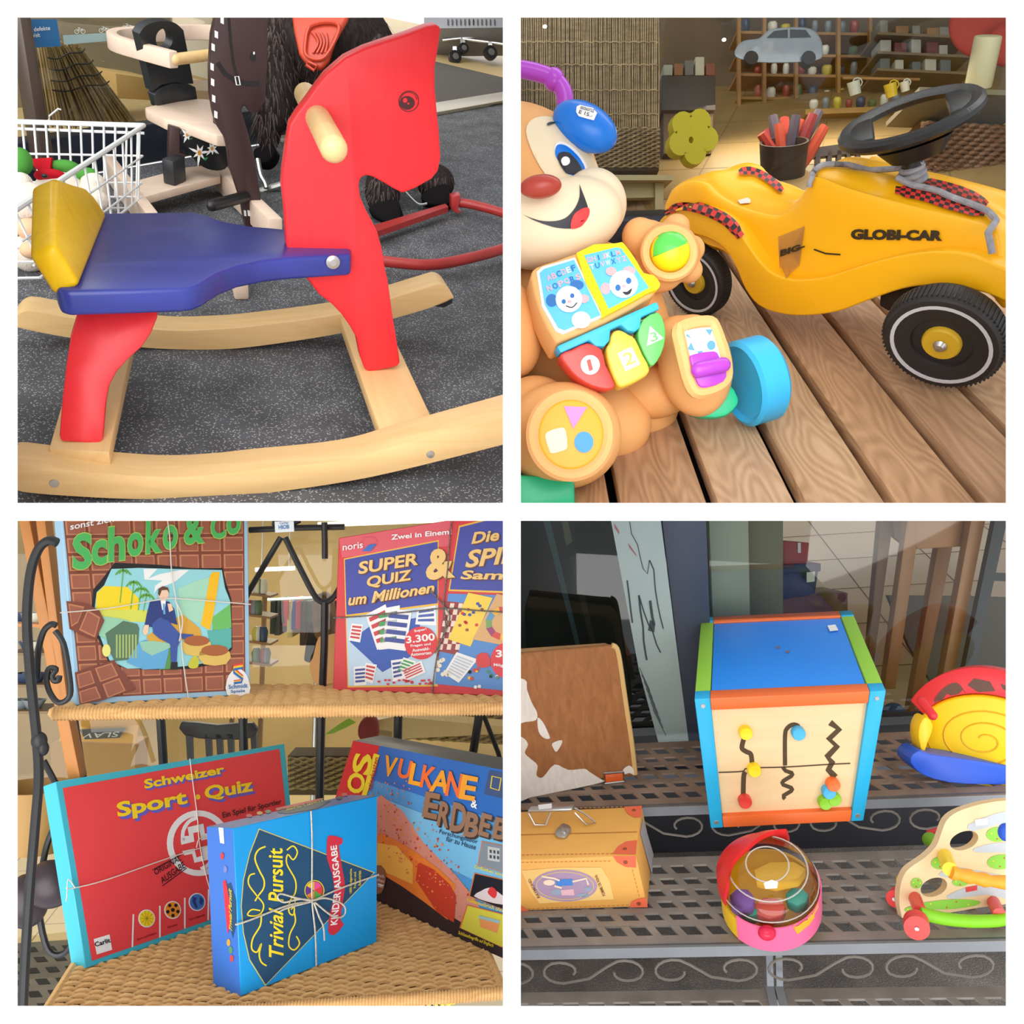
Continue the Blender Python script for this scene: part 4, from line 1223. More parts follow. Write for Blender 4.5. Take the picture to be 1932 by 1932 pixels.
wheel(1306, 534, 69, F.depth(F.fl(1306, 534, 0.061)), nw * 0.92 + cu * 0.1 - UP * 0.06, 0.032)
part('front_bracket', MB().prism([PB.un(x, y, -0.02) for x, y in ((1850, 545), (1895, 560), (1892, 590), (1875, 592), (1860, 575))], cvv * 0.05), M_cy, car, bevel=0.004)
part('axle_housing', MB().prism([PB.un(x, y, -0.02) for x, y in ((1645, 556), (1700, 545), (1800, 545), (1805, 575), (1720, 580), (1660, 596), (1642, 585))], cvv * 0.12), M_black, car, bevel=0.004)
# steering wheel and column
sd_ = F.depth(PM.un(1717, 320))
sc = F.dep(1717, 224, sd_)
Rw = 132 * sd_ / FPX; ca_ = math.radians(10.5)
sa = va(1717, 224, math.cos(ca_), math.sin(ca_), 0); sv = va(1717, 224, -math.sin(ca_) * 0.28, math.cos(ca_) * 0.28, -0.96)
M_sw = mat('black_grained_plastic', (27, 27, 28), 0.42, bump=0.3, bscale=300)
rimw = MB(); prof = []; nn_ = sa.cross(sv)
if nn_.dot(UP) < 0: nn_ = -nn_
RI = []
for k in range(49):
    an = 2 * math.pi * k / 48; e = sa * math.cos(an) + sv * math.sin(an)
    o_ = sc + e * Rw
    inner = 0.74
    RI.append([o_ - nn_ * 0.004, o_ + nn_ * 0.003, sc + e * Rw * .95 + nn_ * 0.008, sc + e * Rw * .86 + nn_ * 0.008, sc + e * Rw * inner + nn_ * 0.003, sc + e * Rw * (inner + .02) - nn_ * 0.004, sc + e * Rw * .93 - nn_ * 0.010])
rimw.loft(RI, caps=False)
sw = part('steering_wheel', rimw, M_sw, car)
for s_ in (-1, 1):
    pts = [sc + sa * (s_ * Rw * .86) + sv * (t * Rw * .42) for t in (-1, 1)] + [sc + sa * (s_ * Rw * .50) + sv * (t * Rw * .5) for t in (1, -1)]
    part('spoke', MB().prism([p + nn_ * 0.006 for p in pts], -nn_ * 0.02), M_sw, sw, bevel=0.004)
fun = MB().loft([[sc - nn_ * 0.016 + sv * (-Rw * .62) + (sa * math.cos(t) * Rw * .5 + sv * math.sin(t) * Rw * .22) for t in [2 * math.pi * k / 24 for k in range(24)]],
                 [sc - nn_ * 0.04 + sv * (-Rw * .45) + (sa * math.cos(t) * Rw * .36 + sv * math.sin(t) * Rw * .25) for t in [2 * math.pi * k / 24 for k in range(24)]],
                 [PM.un(1722, 298) + (sa * math.cos(t) * 0.015 + sv * math.sin(t) * 0.015) for t in [2 * math.pi * k / 24 for k in range(24)]],
                 [PM.un(1722, 340) + (sa * math.cos(t) * 0.014 + sv * math.sin(t) * 0.014) for t in [2 * math.pi * k / 24 for k in range(24)]]], caps=False)
part('steering_column', fun, M_sw, sw)
# decals on the body
bs = Surf(bodyMB)
lt = MB(); M_bk = mat('brown_black_print', (52, 40, 18), 0.5)
text_px(lt, bs, 'GLOBI-CAR', ((1607, 451), (1780, 454), (1782, 434), (1608, 431)), M_bk, 0.003, bold=0.13)
text_px(lt, bs, 'BIG-', ((1476, 483), (1523, 467), (1524, 456), (1477, 470)), M_bk, 0.006, bold=0.12)
line_px(lt, bs, [(1538, 470), (1560, 478), (1588, 480)], 3, M_bk, 0.003)
part('lettering', lt, None, car)
fs_ = Surf(fm)
ck = MB(); M_cr = mat('checker_red', (206, 48, 40), 0.45); M_ck = mat('checker_black', (40, 28, 22), 0.45)
def band(mb, surf, path, w, n, rows, off=0.003):
    P = smooth_pts([(x, y, 0) for x, y in path], 6, False)
    L = [0]
    for i in range(1, len(P)): L.append(L[-1] + (P[i] - P[i - 1]).length)
    def at(s):
        s *= L[-1]
        for i in range(1, len(P)):
            if L[i] >= s:
                t = (s - L[i - 1]) / max(L[i] - L[i - 1], 1e-6); p = P[i - 1].lerp(P[i], t); d = (P[i] - P[i - 1]).normalized(); return p, Vector((-d.y, d.x, 0))
        return P[-1], Vector((0, 1, 0))
    for i in range(n):
        for r in range(rows):
            q = []
            for s, e in ((i, r), (i + 1, r), (i + 1, r + 1), (i, r + 1)):
                p, nn = at(s / n); k = w * (1 if 0.08 < s / n < 0.92 else 0.6); p = p + nn * (e / rows - .5) * k; q.append((p.x, p.y))
            mb.add(surf.pts(q, off), [[0, 1, 2, 3]], M_cr if (i + r) % 2 else M_ck)
uni = Surf(bodyMB, fm)
band(ck, uni, [(1258, 402), (1285, 389), (1315, 392), (1350, 405), (1378, 422), (1398, 448)], 15, 18, 3, 0.004)
part('checkered_band', ck, None, fender)
ck = MB()
band(ck, Surf(fm2, bodyMB), [(1392, 330), (1420, 327), (1450, 343), (1476, 366)], 14, 12, 2, 0.006)
part('checkered_band', ck, None, car)
ck = MB()
band(ck, bs, [(1690, 362), (1740, 370), (1800, 390), (1858, 406)], 24, 18, 4, 0.004)
band(ck, bs, [(1745, 348), (1790, 358), (1830, 372), (1860, 392)], 18, 12, 3, 0.004)
part('checkered_band', ck, None, car)
part('peeling_film', (lambda mb: (decal(mb, uni, [(1470, 446), (1520, 426), (1505, 452), (1490, 470), (1510, 500), (1484, 526), (1472, 505), (1478, 480)], None, 0.002), mb)[1])(MB()), mat('brown_clear_film', (190, 140, 80), 0.3, alpha=0.55), car)
pt_ = MB(); decal(pt_, bs, [(1391, 381), (1410, 376), (1416, 380), (1415, 386), (1396, 388)], None, 0.003)
part('price_tag', pt_, mat('white_tag', (225, 220, 210), 0.6), car)
# cord
M_cd = wood('grey_braided_cord', (176, 176, 182), (120, 120, 128), 60, (1, 1, 1), 0.8, 0.5, 0.4)
rp_ = MB(); off = 0.006
path = [bs.un(x, y, off) for x, y in spx([(1532, 352), (1540, 330), (1556, 318), (1600, 318)], 3, False)] + [PM.un(x, y) for x, y in spx([(1640, 321), (1690, 318), (1722, 311), (1740, 305)], 3, False)]
rp_.tube(path, 0.0042, 8)
cc_ = PM.un(1719, 334)
for k in range(4):
    rr = (18 + 4 * k) * sd_ / FPX; z = cc_ + UP * (0.012 - 0.0085 * k)
    rp_.tube([z + (sa * math.cos(t) * rr + sv * math.sin(t) * rr) for t in [2 * math.pi * j / 22 for j in range(22)]], 0.0046, 8, closed=True)
pth2 = [(1694, 344), (1720, 357), (1760, 366), (1800, 381), (1840, 396), (1868, 412), (1880, 432), (1888, 470)]
rp_.tube([bs.un(x, y, 0.007) if x < 1878 else PB.un(x, y, 0.02) for x, y in spx(pth2, 3, False)], 0.0044, 8)
part('pull_cord', rp_, M_cd, car)

# ---- puppy walker toy
M_tan = mat('tan_vinyl', (236, 176, 112), 0.5, 0.3)
M_crm = mat('cream_vinyl', (240, 222, 190), 0.5, 0.3)
M_pb = mat('bright_blue_plastic', (8, 118, 222), 0.35)
M_pu = mat('purple_plastic', (176, 66, 200), 0.3)
M_rn = mat('red_brown_nose', (176, 62, 48), 0.35)
M_dkm = mat('mouth_dark', (44, 44, 52), 0.5)
M_wtp = mat('white_plastic', (244, 244, 244), 0.5)
M_gp = mat('green_plastic', (36, 196, 140), 0.35)
M_lb = mat('light_blue_plastic', (52, 176, 232), 0.4)
M_or = mat('orange_plastic', (252, 168, 44), 0.4)
M_yp = mat('yellow_toy_plastic', (252, 218, 20), 0.35)
dog = thing('puppy_walker', 'tan puppy baby walker toy with purple handle and numbered buttons', 'baby walker', F.fl(1150, 930))
DH, DT, DL, DR_ = 1.30, 1.27, 1.16, 1.27
hm = pell(MB(), 968, 352, DH * 1.04, 168, 152, 130, rot=-18)
hd_ = part('head', hm, M_tan, dog)
mz = pell(MB(), 1120, 386, DH * 0.985, 63, 68, 62, rot=0)
pell(mz, 1035, 424, DH * 0.965, 128, 82, 88, rot=10)
pell(mz, 1080, 410, DH * 0.968, 96, 72, 80, rot=12)
mz = blend(mz, .004, 14)
# muzzle and head are one soft shell; the muzzle is the cream part
part('muzzle', mz, M_crm, dog)
hs = Surf(hm)
fp = MB(); decal(fp, hs, spx([(992, 250), (1002, 228), (1030, 221), (1065, 232), (1095, 262), (1118, 300), (1128, 325), (1110, 345), (1050, 350), (1025, 325), (1005, 290)], 3), M_crm, 0.0015, 4)
part('face_patch', fp, None, hd_)
ey = MB()
decal(ey, hs, spx([(1045, 290), (1047, 274), (1060, 269), (1080, 280), (1098, 300), (1106, 322), (1090, 334), (1068, 330), (1054, 310)], 3), M_wtp, 0.0022, 3)
decal(ey, hs, spx([(1046, 292), (1050, 276), (1066, 277), (1086, 294), (1101, 318), (1090, 330), (1072, 330), (1056, 312)], 3), M_pb, 0.0028, 3)
decal(ey, hs, spx([(1050, 300), (1056, 289), (1072, 291), (1088, 308), (1094, 326), (1070, 330), (1058, 318)], 3), M_dkm, 0.0034, 3)
decal(ey, hs, ring(1064, 306, 8.5, 8.5, 14, rot=.4), M_wtp, 0.0042, 2)
decal(ey, hs, spx([(1030, 237), (1036, 233), (1049, 234), (1040, 236), (1033, 240)], 2), M_dkm, 0.003, 1)
part('eye', ey, None, hd_)
ms = Surf(mz)
mo = MB()
up_ = spx([(987, 405), (1004, 412), (1024, 417), (1048, 417), (1065, 412), (1077, 402), (1087, 388), (1093, 371), (1093, 349)], 4, False)
lo_ = spx([(987, 405), (1004, 414), (1024, 422), (1048, 429), (1072, 431), (1087, 429), (1104, 417), (1110, 398), (1093, 349)], 4, False)
mv = []
for (a_, b_) in zip(up_, lo_):
    mv += [ms.un(a_[0] + (b_[0] - a_[0]) * t, a_[1] + (b_[1] - a_[1]) * t, 0.0015) for t in (0, .33, .66, 1)]
mo.add(mv, [[i * 4 + k, i * 4 + k + 1, i * 4 + k + 5, i * 4 + k + 4] for i in range(len(up_) - 1) for k in range(3)], M_dkm)
decal(mo, ms, spx([(1076, 430), (1080, 408), (1094, 396), (1109, 393), (1110, 406), (1100, 422), (1090, 429)], 3), mat('tongue_red', (232, 60, 60), 0.5), 0.0024, 3)
part('mouth', mo, None, dog)
part('nose', pell(MB(), 1020, 352, DH * 0.905, 40, 22, 24, rot=6), M_rn, dog)
er = part('ear', pell(MB(), 1104, 239, DH * 0.99, 66, 42, 40, rot=-30), M_pb, dog, 'blue plastic ear with a price sticker')
es = Surf(pell(MB(), 1104, 239, DH * 0.99, 66, 42, 40, rot=-30))
tg = MB(); decal(tg, es, [(1088, 202), (1094, 199), (1118, 205), (1126, 214), (1120, 228), (1092, 220), (1087, 212)], M_wtp, 0.0012, 2)
text_px(tg, es, '00260722', ((1094, 207), (1119, 214), (1121, 209), (1096, 202)), M_dkm, 0.0022)
text_px(tg, es, 'E 15.-', ((1092, 215), (1116, 223), (1118, 217), (1094, 209)), M_dkm, 0.0022)
part('price_sticker', tg, None, er)
hdl = [F.dep(x, y, DH * 1.05) for x, y in spx([(960, 128), (985, 131), (1010, 136), (1036, 145), (1056, 160), (1065, 180), (1066, 205)], 4, False)]
part('handle', MB().tube(hdl, [0.0125] * len(hdl), 16), M_pu, dog)
part('handle_knuckle', pell(MB(), 1045, 150, DH * 1.05, 20, 22, 20), M_pu, dog)
# torso
tm = pell(MB(), 1112, 628, DT * 1.06, 152, 178, 120, rot=12)
pell(tm, 1060, 545, DT * 1.06, 120, 90, 100, rot=12)
pell(tm, 1190, 770, DT * 1.07, 90, 75, 80)
pell(tm, 1215, 505, DT * 1.08, 70, 48, 60, rot=-10)
part('torso', blend(tm, .005, 12), M_tan, dog)
part('arm', pell(MB(), 962, 620, DT * 0.98, 60, 95, 60, rot=10), M_tan, dog)
# chest book
bp0 = Plane(F.dep(1125, 560, DT * 0.935), cv(0.15, 0.32, 1))
bk2 = part('book_tray', MB().prism(bp0.pts(spx([(1002, 522), (1012, 503), (1050, 490), (1090, 476), (1165, 462), (1180, 466), (1205, 500), (1236, 540), (1228, 560), (1145, 607), (1060, 642), (1046, 640), (1018, 585)], 2)), -bp0.n * 0.05), M_tan, dog, bevel=0.006, bseg=3)
M_pgb = mat('page_blue', (96, 190, 238), 0.5); M_pgw = mat('page_white', (236, 240, 242), 0.5)
pgl = MB()
lf = [(1012, 515), (1022, 506), (1084, 488), (1136, 600), (1062, 632), (1048, 626), (1022, 580)]
pgl.prism(bp0.pts(lf, 0.003), -bp0.n * 0.004, M_pgw)
shape_px(pgl, bp0, [(1017, 518), (1026, 510), (1082, 493), (1132, 597), (1064, 626), (1052, 621), (1027, 578)], M_pgb, 0.0036)
M_pk = mat('page_pink', (250, 170, 176), 0.5); M_nv = mat('page_navy', (44, 110, 180), 0.5)
def letters(mb, pl, s, a, b, h, cols_, off=0.0045):
    A, B = Vector(a), Vector(b); n = len(s)
    for i, c in enumerate(s):
        p, q = (A.lerp(B, (i + .3) / n), A.lerp(B, (i + .55) / n)) if c == 'I' else (A.lerp(B, i / n), A.lerp(B, (i + .82) / n))
        text_line(mb, pl, c, p, q, h, cols_[i % len(cols_)], off, bold=0.04)
letters(pgl, bp0, 'ABCDEF', (1033, 534), (1088, 512), 11, [M_pk, M_pk, M_nv, M_pk, M_pgw, M_nv])
letters(pgl, bp0, 'NOPQRS', (1033, 554), (1098, 528), 11, [M_pk, M_nv, M_pk, M_pk, M_nv, M_pk])
for c_, r_, m_ in (((1040, 570), (11, 12), M_nv), ((1087, 541), (13, 9), M_nv), ((1072, 568), (25, 25), M_pgw), ((1095, 607), (18, 16), M_pgw), ((1100, 567), (10, 8), M_pk)):
    shape_px(pgl, bp0, ring(c_[0], c_[1], r_[0], r_[1], 18), m_, 0.0042 + 0.0002 * r_[0] / 10)
for c_, r_, m_ in (((1062, 573), (4, 4.5), M_nv), ((1078, 562), (4, 4.5), M_nv), ((1073, 573), (4, 3), M_pk)):
    shape_px(pgl, bp0, ring(c_[0], c_[1], r_[0], r_[1], 12), m_, 0.0054)
line_px(pgl, bp0, spx([(1066, 581), (1078, 584), (1087, 575)], 3, False), 2, M_dkm, 0.0054)
part('left_page', pgl, None, bk2)
pgr = MB()
pgr.prism(bp0.pts(spx([(1086, 482), (1160, 464), (1176, 466), (1200, 500), (1212, 520), (1230, 524), (1243, 540), (1236, 552), (1222, 556), (1140, 600), (1132, 590)], 2), 0.006), -bp0.n * 0.007, M_yp)
shape_px(pgr, bp0, [(1100, 487), (1160, 472), (1170, 474), (1222, 548), (1146, 588)], M_pgb, 0.0066)
letters(pgr, bp0, 'GHIJKLM', (1106, 502), (1170, 486), 10, [M_pk, M_pk, M_nv, M_pk, M_pgw, M_nv, M_pk], 0.0072)
letters(pgr, bp0, 'TUVWXYZ', (1112, 515), (1182, 497), 10, [M_pgw, M_nv, M_pk, M_pgw, M_nv, M_pk, M_pk], 0.0072)
for c_, r_, m_, o_ in (((1140, 550), (9, 11), M_pk, .0070), ((1184, 517), (12, 9), M_pk, .0070), ((1174, 542), (27, 26), M_pgw, .0074), ((1150, 518), (10, 8), M_pk, .0078), ((1163, 549), (5, 6), M_nv, .008), ((1183, 536), (5, 6), M_nv, .008), ((1174, 546), (4, 3), M_pk, .008)):
    shape_px(pgr, bp0, ring(c_[0], c_[1], r_[0], r_[1], 18), m_, o_)
shape_px(pgr, bp0, spx([(1171, 557), (1180, 557), (1189, 550), (1186, 560), (1178, 563)], 2), M_dkm, 0.0084)
part('right_page', pgr, None, bk2, 'yellow framed page with letters and a pink-eared pup')
# blue comb strip and number keys
bp1 = Plane(F.dep(1140, 650, DT * 0.925), cv(0.12, 0.05, 1))
strip = [(1049, 655), (1237, 571), (1243, 585), (1208, 600), (1206, 620), (1196, 628), (1182, 626), (1170, 615), (1150, 624), (1148, 645), (1138, 656), (1122, 655), (1110, 644), (1056, 668)]
part('blue_comb', MB().prism(bp1.pts(strip, 0.006), -bp1.n * 0.03), mat('sky_blue_plastic', (56, 182, 236), 0.4), dog, bevel=0.002)
def key(L, col, nm, glyph, plate, quad):
    k = part('number_key', MB().prism(bp1.pts(L, 0.004), -bp1.n * 0.03), mat(nm, col, 0.3, 0.6), dog, bevel=0.004, bseg=3)
    d = MB(); shape_px(d, bp1, plate, M_wtp, 0.0052); text_px(d, bp1, glyph, quad, mat(nm, col, 0.3, 0.6), 0.006, bold=0.02)
    part('number_plate', d, None, k)
key(spx([(1056, 670), (1078, 660), (1107, 648), (1134, 660), (1142, 690), (1160, 728), (1145, 736), (1115, 730), (1088, 714), (1068, 692)], 2), (222, 66, 58), 'red_key', '1', ring(1112, 690, 18, 18.5, 24), ((1110, 702), (1117, 699), (1112, 679), (1105, 682)))
key(spx([(1142, 660), (1150, 648), (1152, 632), (1166, 622), (1186, 632), (1198, 640), (1212, 670), (1226, 700), (1205, 718), (1176, 731), (1164, 728), (1150, 696)], 2), (236, 196, 70), 'amber_key', '2', [(1163, 668), (1190, 656), (1206, 689), (1178, 702)], ((1178, 693), (1198, 685), (1189, 664), (1172, 670)))
key(spx([(1202, 632), (1212, 604), (1240, 590), (1252, 612), (1254, 640), (1246, 670), (1230, 692), (1220, 680), (1208, 655)], 2), (98, 196, 96), 'green_key', '3', [(1224, 617), (1250, 640), (1218, 655)], ((1226, 648), (1241, 643), (1235, 628), (1224, 630)))
# paw with ball
pm = pell(MB(), 1262, 476, DR_ * 1.0, 58, 56, 45)
for x, y, rx, ry in ((1207, 446, 34, 36), (1276, 428, 26, 24), (1304, 470, 26, 26), (1300, 510, 26, 24), (1225, 455, 40, 40), (1240, 515, 50, 38)):
    pell(pm, x, y, DR_ * 1.015, rx, ry, 30)
part('paw', blend(pm, .003, 6), M_tan, dog)
part('paw_ring', MB().tube([F.dep(x, y, DR_ * 0.97) for x, y in ring(1263, 477, 46, 46, 36)], 0.006, 8, closed=True), M_tan, dog)
bmb = MB(); pell(bmb, 1264, 476, DR_ * 0.978, 40, 40, 36, seg=36, rings=24)
rb_ = part('roller_ball', bmb, M_yp, dog, 'half green half yellow roller ball in the paw')
bg_ = MB(); decal(bg_, Surf(bmb), spx([(1225, 488), (1226, 466), (1236, 448), (1256, 437.5), (1276, 438), (1292, 447)], 4, False) + spx([(1300, 458), (1280, 460), (1262, 466), (1242, 480)], 3, False), mat('ball_green', (88, 206, 84), 0.3), 0.0006, 3)
part('green_half', bg_, None, rb_)
# right leg with slider
lm = pell(MB(), 1312, 690, DR_ * 0.99, 70, 98, 60, rot=8)
pell(lm, 1240, 740, DR_ * 1.03, 75, 50, 55, rot=12); pell(lm, 1280, 645, DR_ * 1.0, 55, 50, 50)
part('leg', blend(lm, .004, 10), M_tan, dog)
lp = Plane(F.dep(1322, 675, DR_ * 0.93), cv(0.2, 0.1, 1))
part('slider_frame', MB().tube(lp.pts(spx([(1285, 618), (1335, 606), (1352, 622), (1372, 690), (1364, 722), (1325, 738), (1305, 724), (1286, 650)], 4), -0.004), 0.009, 8, closed=True), M_tan, dog)
sc_ = MB(); sc_.prism(lp.pts(spx([(1291, 636), (1296, 624), (1340, 618), (1350, 630), (1366, 690), (1358, 722), (1326, 732), (1312, 722)], 3), 0.001), -lp.n * 0.03, M_wtp)
for L in ([(1293, 634), (1304, 640), (1296, 630)], [(1330, 622), (1344, 622), (1338, 634)], [(1296, 660), (1310, 662), (1303, 646)], ring(1341, 652, 8, 9, 14), [(1314, 664), (1326, 662), (1320, 670)]):
    shape_px(sc_, lp, L, mat('pale_blue_print', (92, 158, 226), 0.5), 0.0016)
sl_ = part('slider_plate', sc_, None, dog)
sb_ = MB().prism(lp.pts(spx([(1299, 680), (1306, 670), (1345, 664), (1354, 674), (1368, 702), (1362, 722), (1330, 733), (1314, 726)], 2), 0.006), -lp.n * 0.02)
sw_ = part('slider_knob', sb_, M_pu, dog, bevel=0.003)
part('slider_grip', MB().capsule(lp.un(1312, 702, 0.01), lp.un(1358, 692, 0.01), 0.0095, 14), M_pu, sw_)
# left leg with the shape disc
ll = pell(MB(), 1062, 822, DL * 1.03, 112, 102, 75)
pell(ll, 1010, 800, DL * 1.06, 85, 92, 70); pell(ll, 1130, 800, DL * 1.12, 100, 80, 70)
part('leg', blend(ll, .004, 10), M_tan, dog)
dp0 = Plane(F.dep(1077, 820, DL * 0.965), cv(0.06, 0.1, 1))
part('disc_rim', MB().tube(dp0.pts(ring(1077, 820, 72, 76, 40), -0.004), 0.008, 8, closed=True), M_tan, dog)
dc = part('shape_disc', MB().prism(dp0.pts(ring(1077, 820, 63, 67, 44), 0.002), -dp0.n * 0.04), M_or, dog, bevel=0.004, bseg=3)
sp_ = MB()
shape_px(sp_, dp0, [(1063, 767), (1107, 769), (1081, 810)], mat('shape_violet', (214, 130, 196), 0.4), 0.003)
part('triangle', sp_, None, dc)
sp_ = MB(); shape_px(sp_, dp0, spx([(1029, 828), (1032, 816), (1056, 808), (1066, 812), (1070, 842), (1064, 850), (1042, 856), (1036, 850)], 2), mat('shape_cream', (252, 224, 186), 0.4), 0.003)
part('square', sp_, None, dc)
sp_ = MB(); shape_px(sp_, dp0, ring(1101, 835, 18, 20, 22), mat('shape_blue', (60, 148, 222), 0.4), 0.003)
part('circle', sp_, None, dc)
# wheels and green brackets
wc = F.dep(1418, 720, 1.27)
part('wheel', MB().lathe([(0.0001, -0.026), (0.052, -0.026), (0.058, -0.02), (0.058, 0.014), (0.052, 0.018), (0.046, 0.012), (0.0001, 0.008)], wc, va(1418, 720, -0.84, -0.22, 0.50), 32), M_lb, dog)
part('bracket', MB().prism([F.dep(x, y, 1.255) for x, y in spx([(1296, 772), (1340, 745), (1375, 722), (1394, 750), (1392, 765), (1370, 785), (1330, 788)], 2)], cv(0, 0, -0.03)), M_gp, dog, bevel=0.006)
part('bracket', MB().prism([F.dep(x, y, 1.17) for x, y in ((970, 895), (1084, 900), (1086, 960), (970, 970))], cv(0, 0, -0.03)), M_gp, dog, bevel=0.006)
# =================================================================== compartment 3: board games on wicker shelves
use(F3)
UP = Vector((0, 0, 1))
# shelf planes
fl0, fr0 = F.fl(80, 1921), F.fl(944, 1862)
ex = (fr0 - fl0).normalized(); ey = Vector((-ex.y, ex.x, 0))
lo, hi = 0.0, 1.0
for _ in range(40):
    m_ = (lo + hi) / 2
    if F.proj(fl0 + UP * m_)[1] > 1336: lo = m_
    else: hi = m_
Z1 = lo
SD = 0.68
wid = (fr0 - fl0).length
M_wick = wood('rattan', (236, 194, 132), (196, 146, 88), 30, (1, 4, 4), 0.55, 0.6, 0.1)
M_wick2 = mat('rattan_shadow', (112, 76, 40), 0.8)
M_iron = mat('black_iron', (30, 31, 33), 0.45, var=0.2, vscale=30)
def wicker_shelf(o, w, d, label):
    t = thing('wicker_shelf', label, 'shelf', o)
    n = 30; wv = MB(); amp = 0.0042; rows = int(d / 0.0105); per = 0.05
    for r in range(rows):
        y = 0.006 + r * 0.0105; ph = math.pi * (r % 2)
        pts = []
        ns = int(w / (per / 6))
        for k in range(ns + 1):
            x = w * k / ns
            pts.append(o + ex * x + ey * y + UP * (-0.006 + amp * math.sin(2 * math.pi * x / per + ph)) + ey * 0.002 * math.sin(x * 40 + r))
        wv.tube(pts, 0.0047, 6)
    q = part('weave', wv, M_wick, t); q['kind'] = 'stuff'
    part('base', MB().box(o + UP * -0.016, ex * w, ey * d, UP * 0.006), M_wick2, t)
    rim = MB(); ns = int(w / 0.0026)
    rim.tube([o + ex * (-0.004 + (w + 0.012) * k / ns) - ey * 0.006 - UP * 0.008 for k in range(ns + 1)], [0.0100 + 0.0022 * ((k % 2)) for k in range(ns + 1)], 8)
    part('front_rim', rim, M_wick, t)
    for x in (-0.004, w + 0.004):
        sr = MB(); ns = int(d / 0.0021)
        sr.tube([o + ex * x + ey * (d * k / ns) - UP * 0.008 for k in range(ns + 1)], [0.0085 + 0.0012 * (k % 2) for k in range(ns + 1)], 7)
        part('side_rim', sr, M_wick, t)
    return t
wicker_shelf(fl0, wid, SD, 'lower wicker shelf board carrying three board games')
oU = fl0 + UP * Z1
wicker_shelf(oU, wid * 1.06, 0.30, 'upper wicker shelf board carrying two board games')

# ---- iron frame
ir = thing('iron_shelf_stand', 'black wrought iron stand holding the wicker shelves', 'stand', fl0)
dL = F.depth(fl0)
def irt(L, r, d, nm='bar', n=4):
    part(nm, MB().tube([F.dep(x, y, d) for x, y in spx(L, n, False)], r, 8), M_iron, ir)
irt([(108, 1024), (92, 1020), (74, 1034), (60, 1070), (53, 1120), (51, 1180), (56, 1260), (64, 1340), (70, 1400), (73, 1470), (66, 1560), (56, 1680), (48, 1800), (42, 1925)], 0.0075, dL * 0.985, 'side_post')
irt([(106, 1180), (96, 1178), (82, 1192), (72, 1230), (70, 1280)], 0.005, dL * 1.0, 'scroll')
irt([(112, 1275), (110, 1284), (102, 1284), (99, 1274), (106, 1262), (92, 1262), (88, 1285), (96, 1310), (112, 1326), (132, 1312), (130, 1270), (120, 1215), (104, 1190)], 0.0045, dL * 1.0, 'scroll')
part('weld', pell(pell(MB(), 74, 1398, dL * 0.985, 15, 18, 12), 82, 1412, dL * .985, 10, 14, 10), M_iron, ir)
irt([(82, 1435), (105, 1478), (125, 1520), (150, 1600)], 0.0065, dL * 1.28, 'brace')
irt([(108, 1550), (90, 1590), (78, 1650), (74, 1720), (90, 1790), (118, 1800), (140, 1770), (160, 1700)], 0.0065, dL * 1.28, 'scroll')
dB = F.depth(oU + ey * 0.36)
dP = F.depth(fl0 + ex * .3 + ey * (SD + .04) + UP * .3)
for a, b in (((136, 1340), (166, 1540)), ((302, 1340), (312, 1500)), ((458, 1340), (462, 1500)), ((606, 1330), (601, 1620)), ((752, 1330), (748, 1500)), ((908, 1325), (880, 1500))):
    irt([a, b], 0.0105, dP, 'rear_post', 1)
irt([(470, 1000), (560, 996), (650, 994)], 0.006, dB, 'top_rail', 1)
irt([(440, 1180), (470, 1115), (530, 1014)], 0.0058, dB, 'bar', 1)
irt([(538, 1014), (560, 1060), (590, 1118), (602, 1133), (614, 1136), (630, 1126), (645, 1100)], 0.0058, dB, 'bar')
irt([(613, 1136), (612, 1220), (608, 1310)], 0.0075, dB, 'rear_post', 1)
irt([(612, 985), (613, 1030), (613, 1054)], 0.006, dB * .99, 'spike', 1)
irt([(515, 985), (540, 990), (565, 980)], 0.007, dB, 'scroll', 3)
irt([(905, 1330), (940, 1420), (958, 1500)], 0.006, dP * 1.01, 'brace', 1)
# paper tag
tp = Plane(F.dep(536, 994, dB * 0.98), cv(0, 0, 1))
tg = thing('paper_tag', 'white paper tag printed in blue tied to the iron rail', 'tag', tp.un(536, 1004))
part('card', MB().prism(tp.pts([(518, 984), (554, 983), (555, 1003), (519, 1005)]), -tp.n * 0.001), mat('tag_white', (222, 230, 236), 0.6), tg)
lt = MB(); M_tb = mat('tag_blue', (40, 110, 170), 0.6)
text_line(lt, tp, 'HIOB', (526, 999), (546, 997.5), 8, M_tb, 0.001, bold=0.04)
text_line(lt, tp, 'Caritas', (528, 989), (544, 988), 4, M_tb, 0.001)
part('lettering', lt, None, tg)

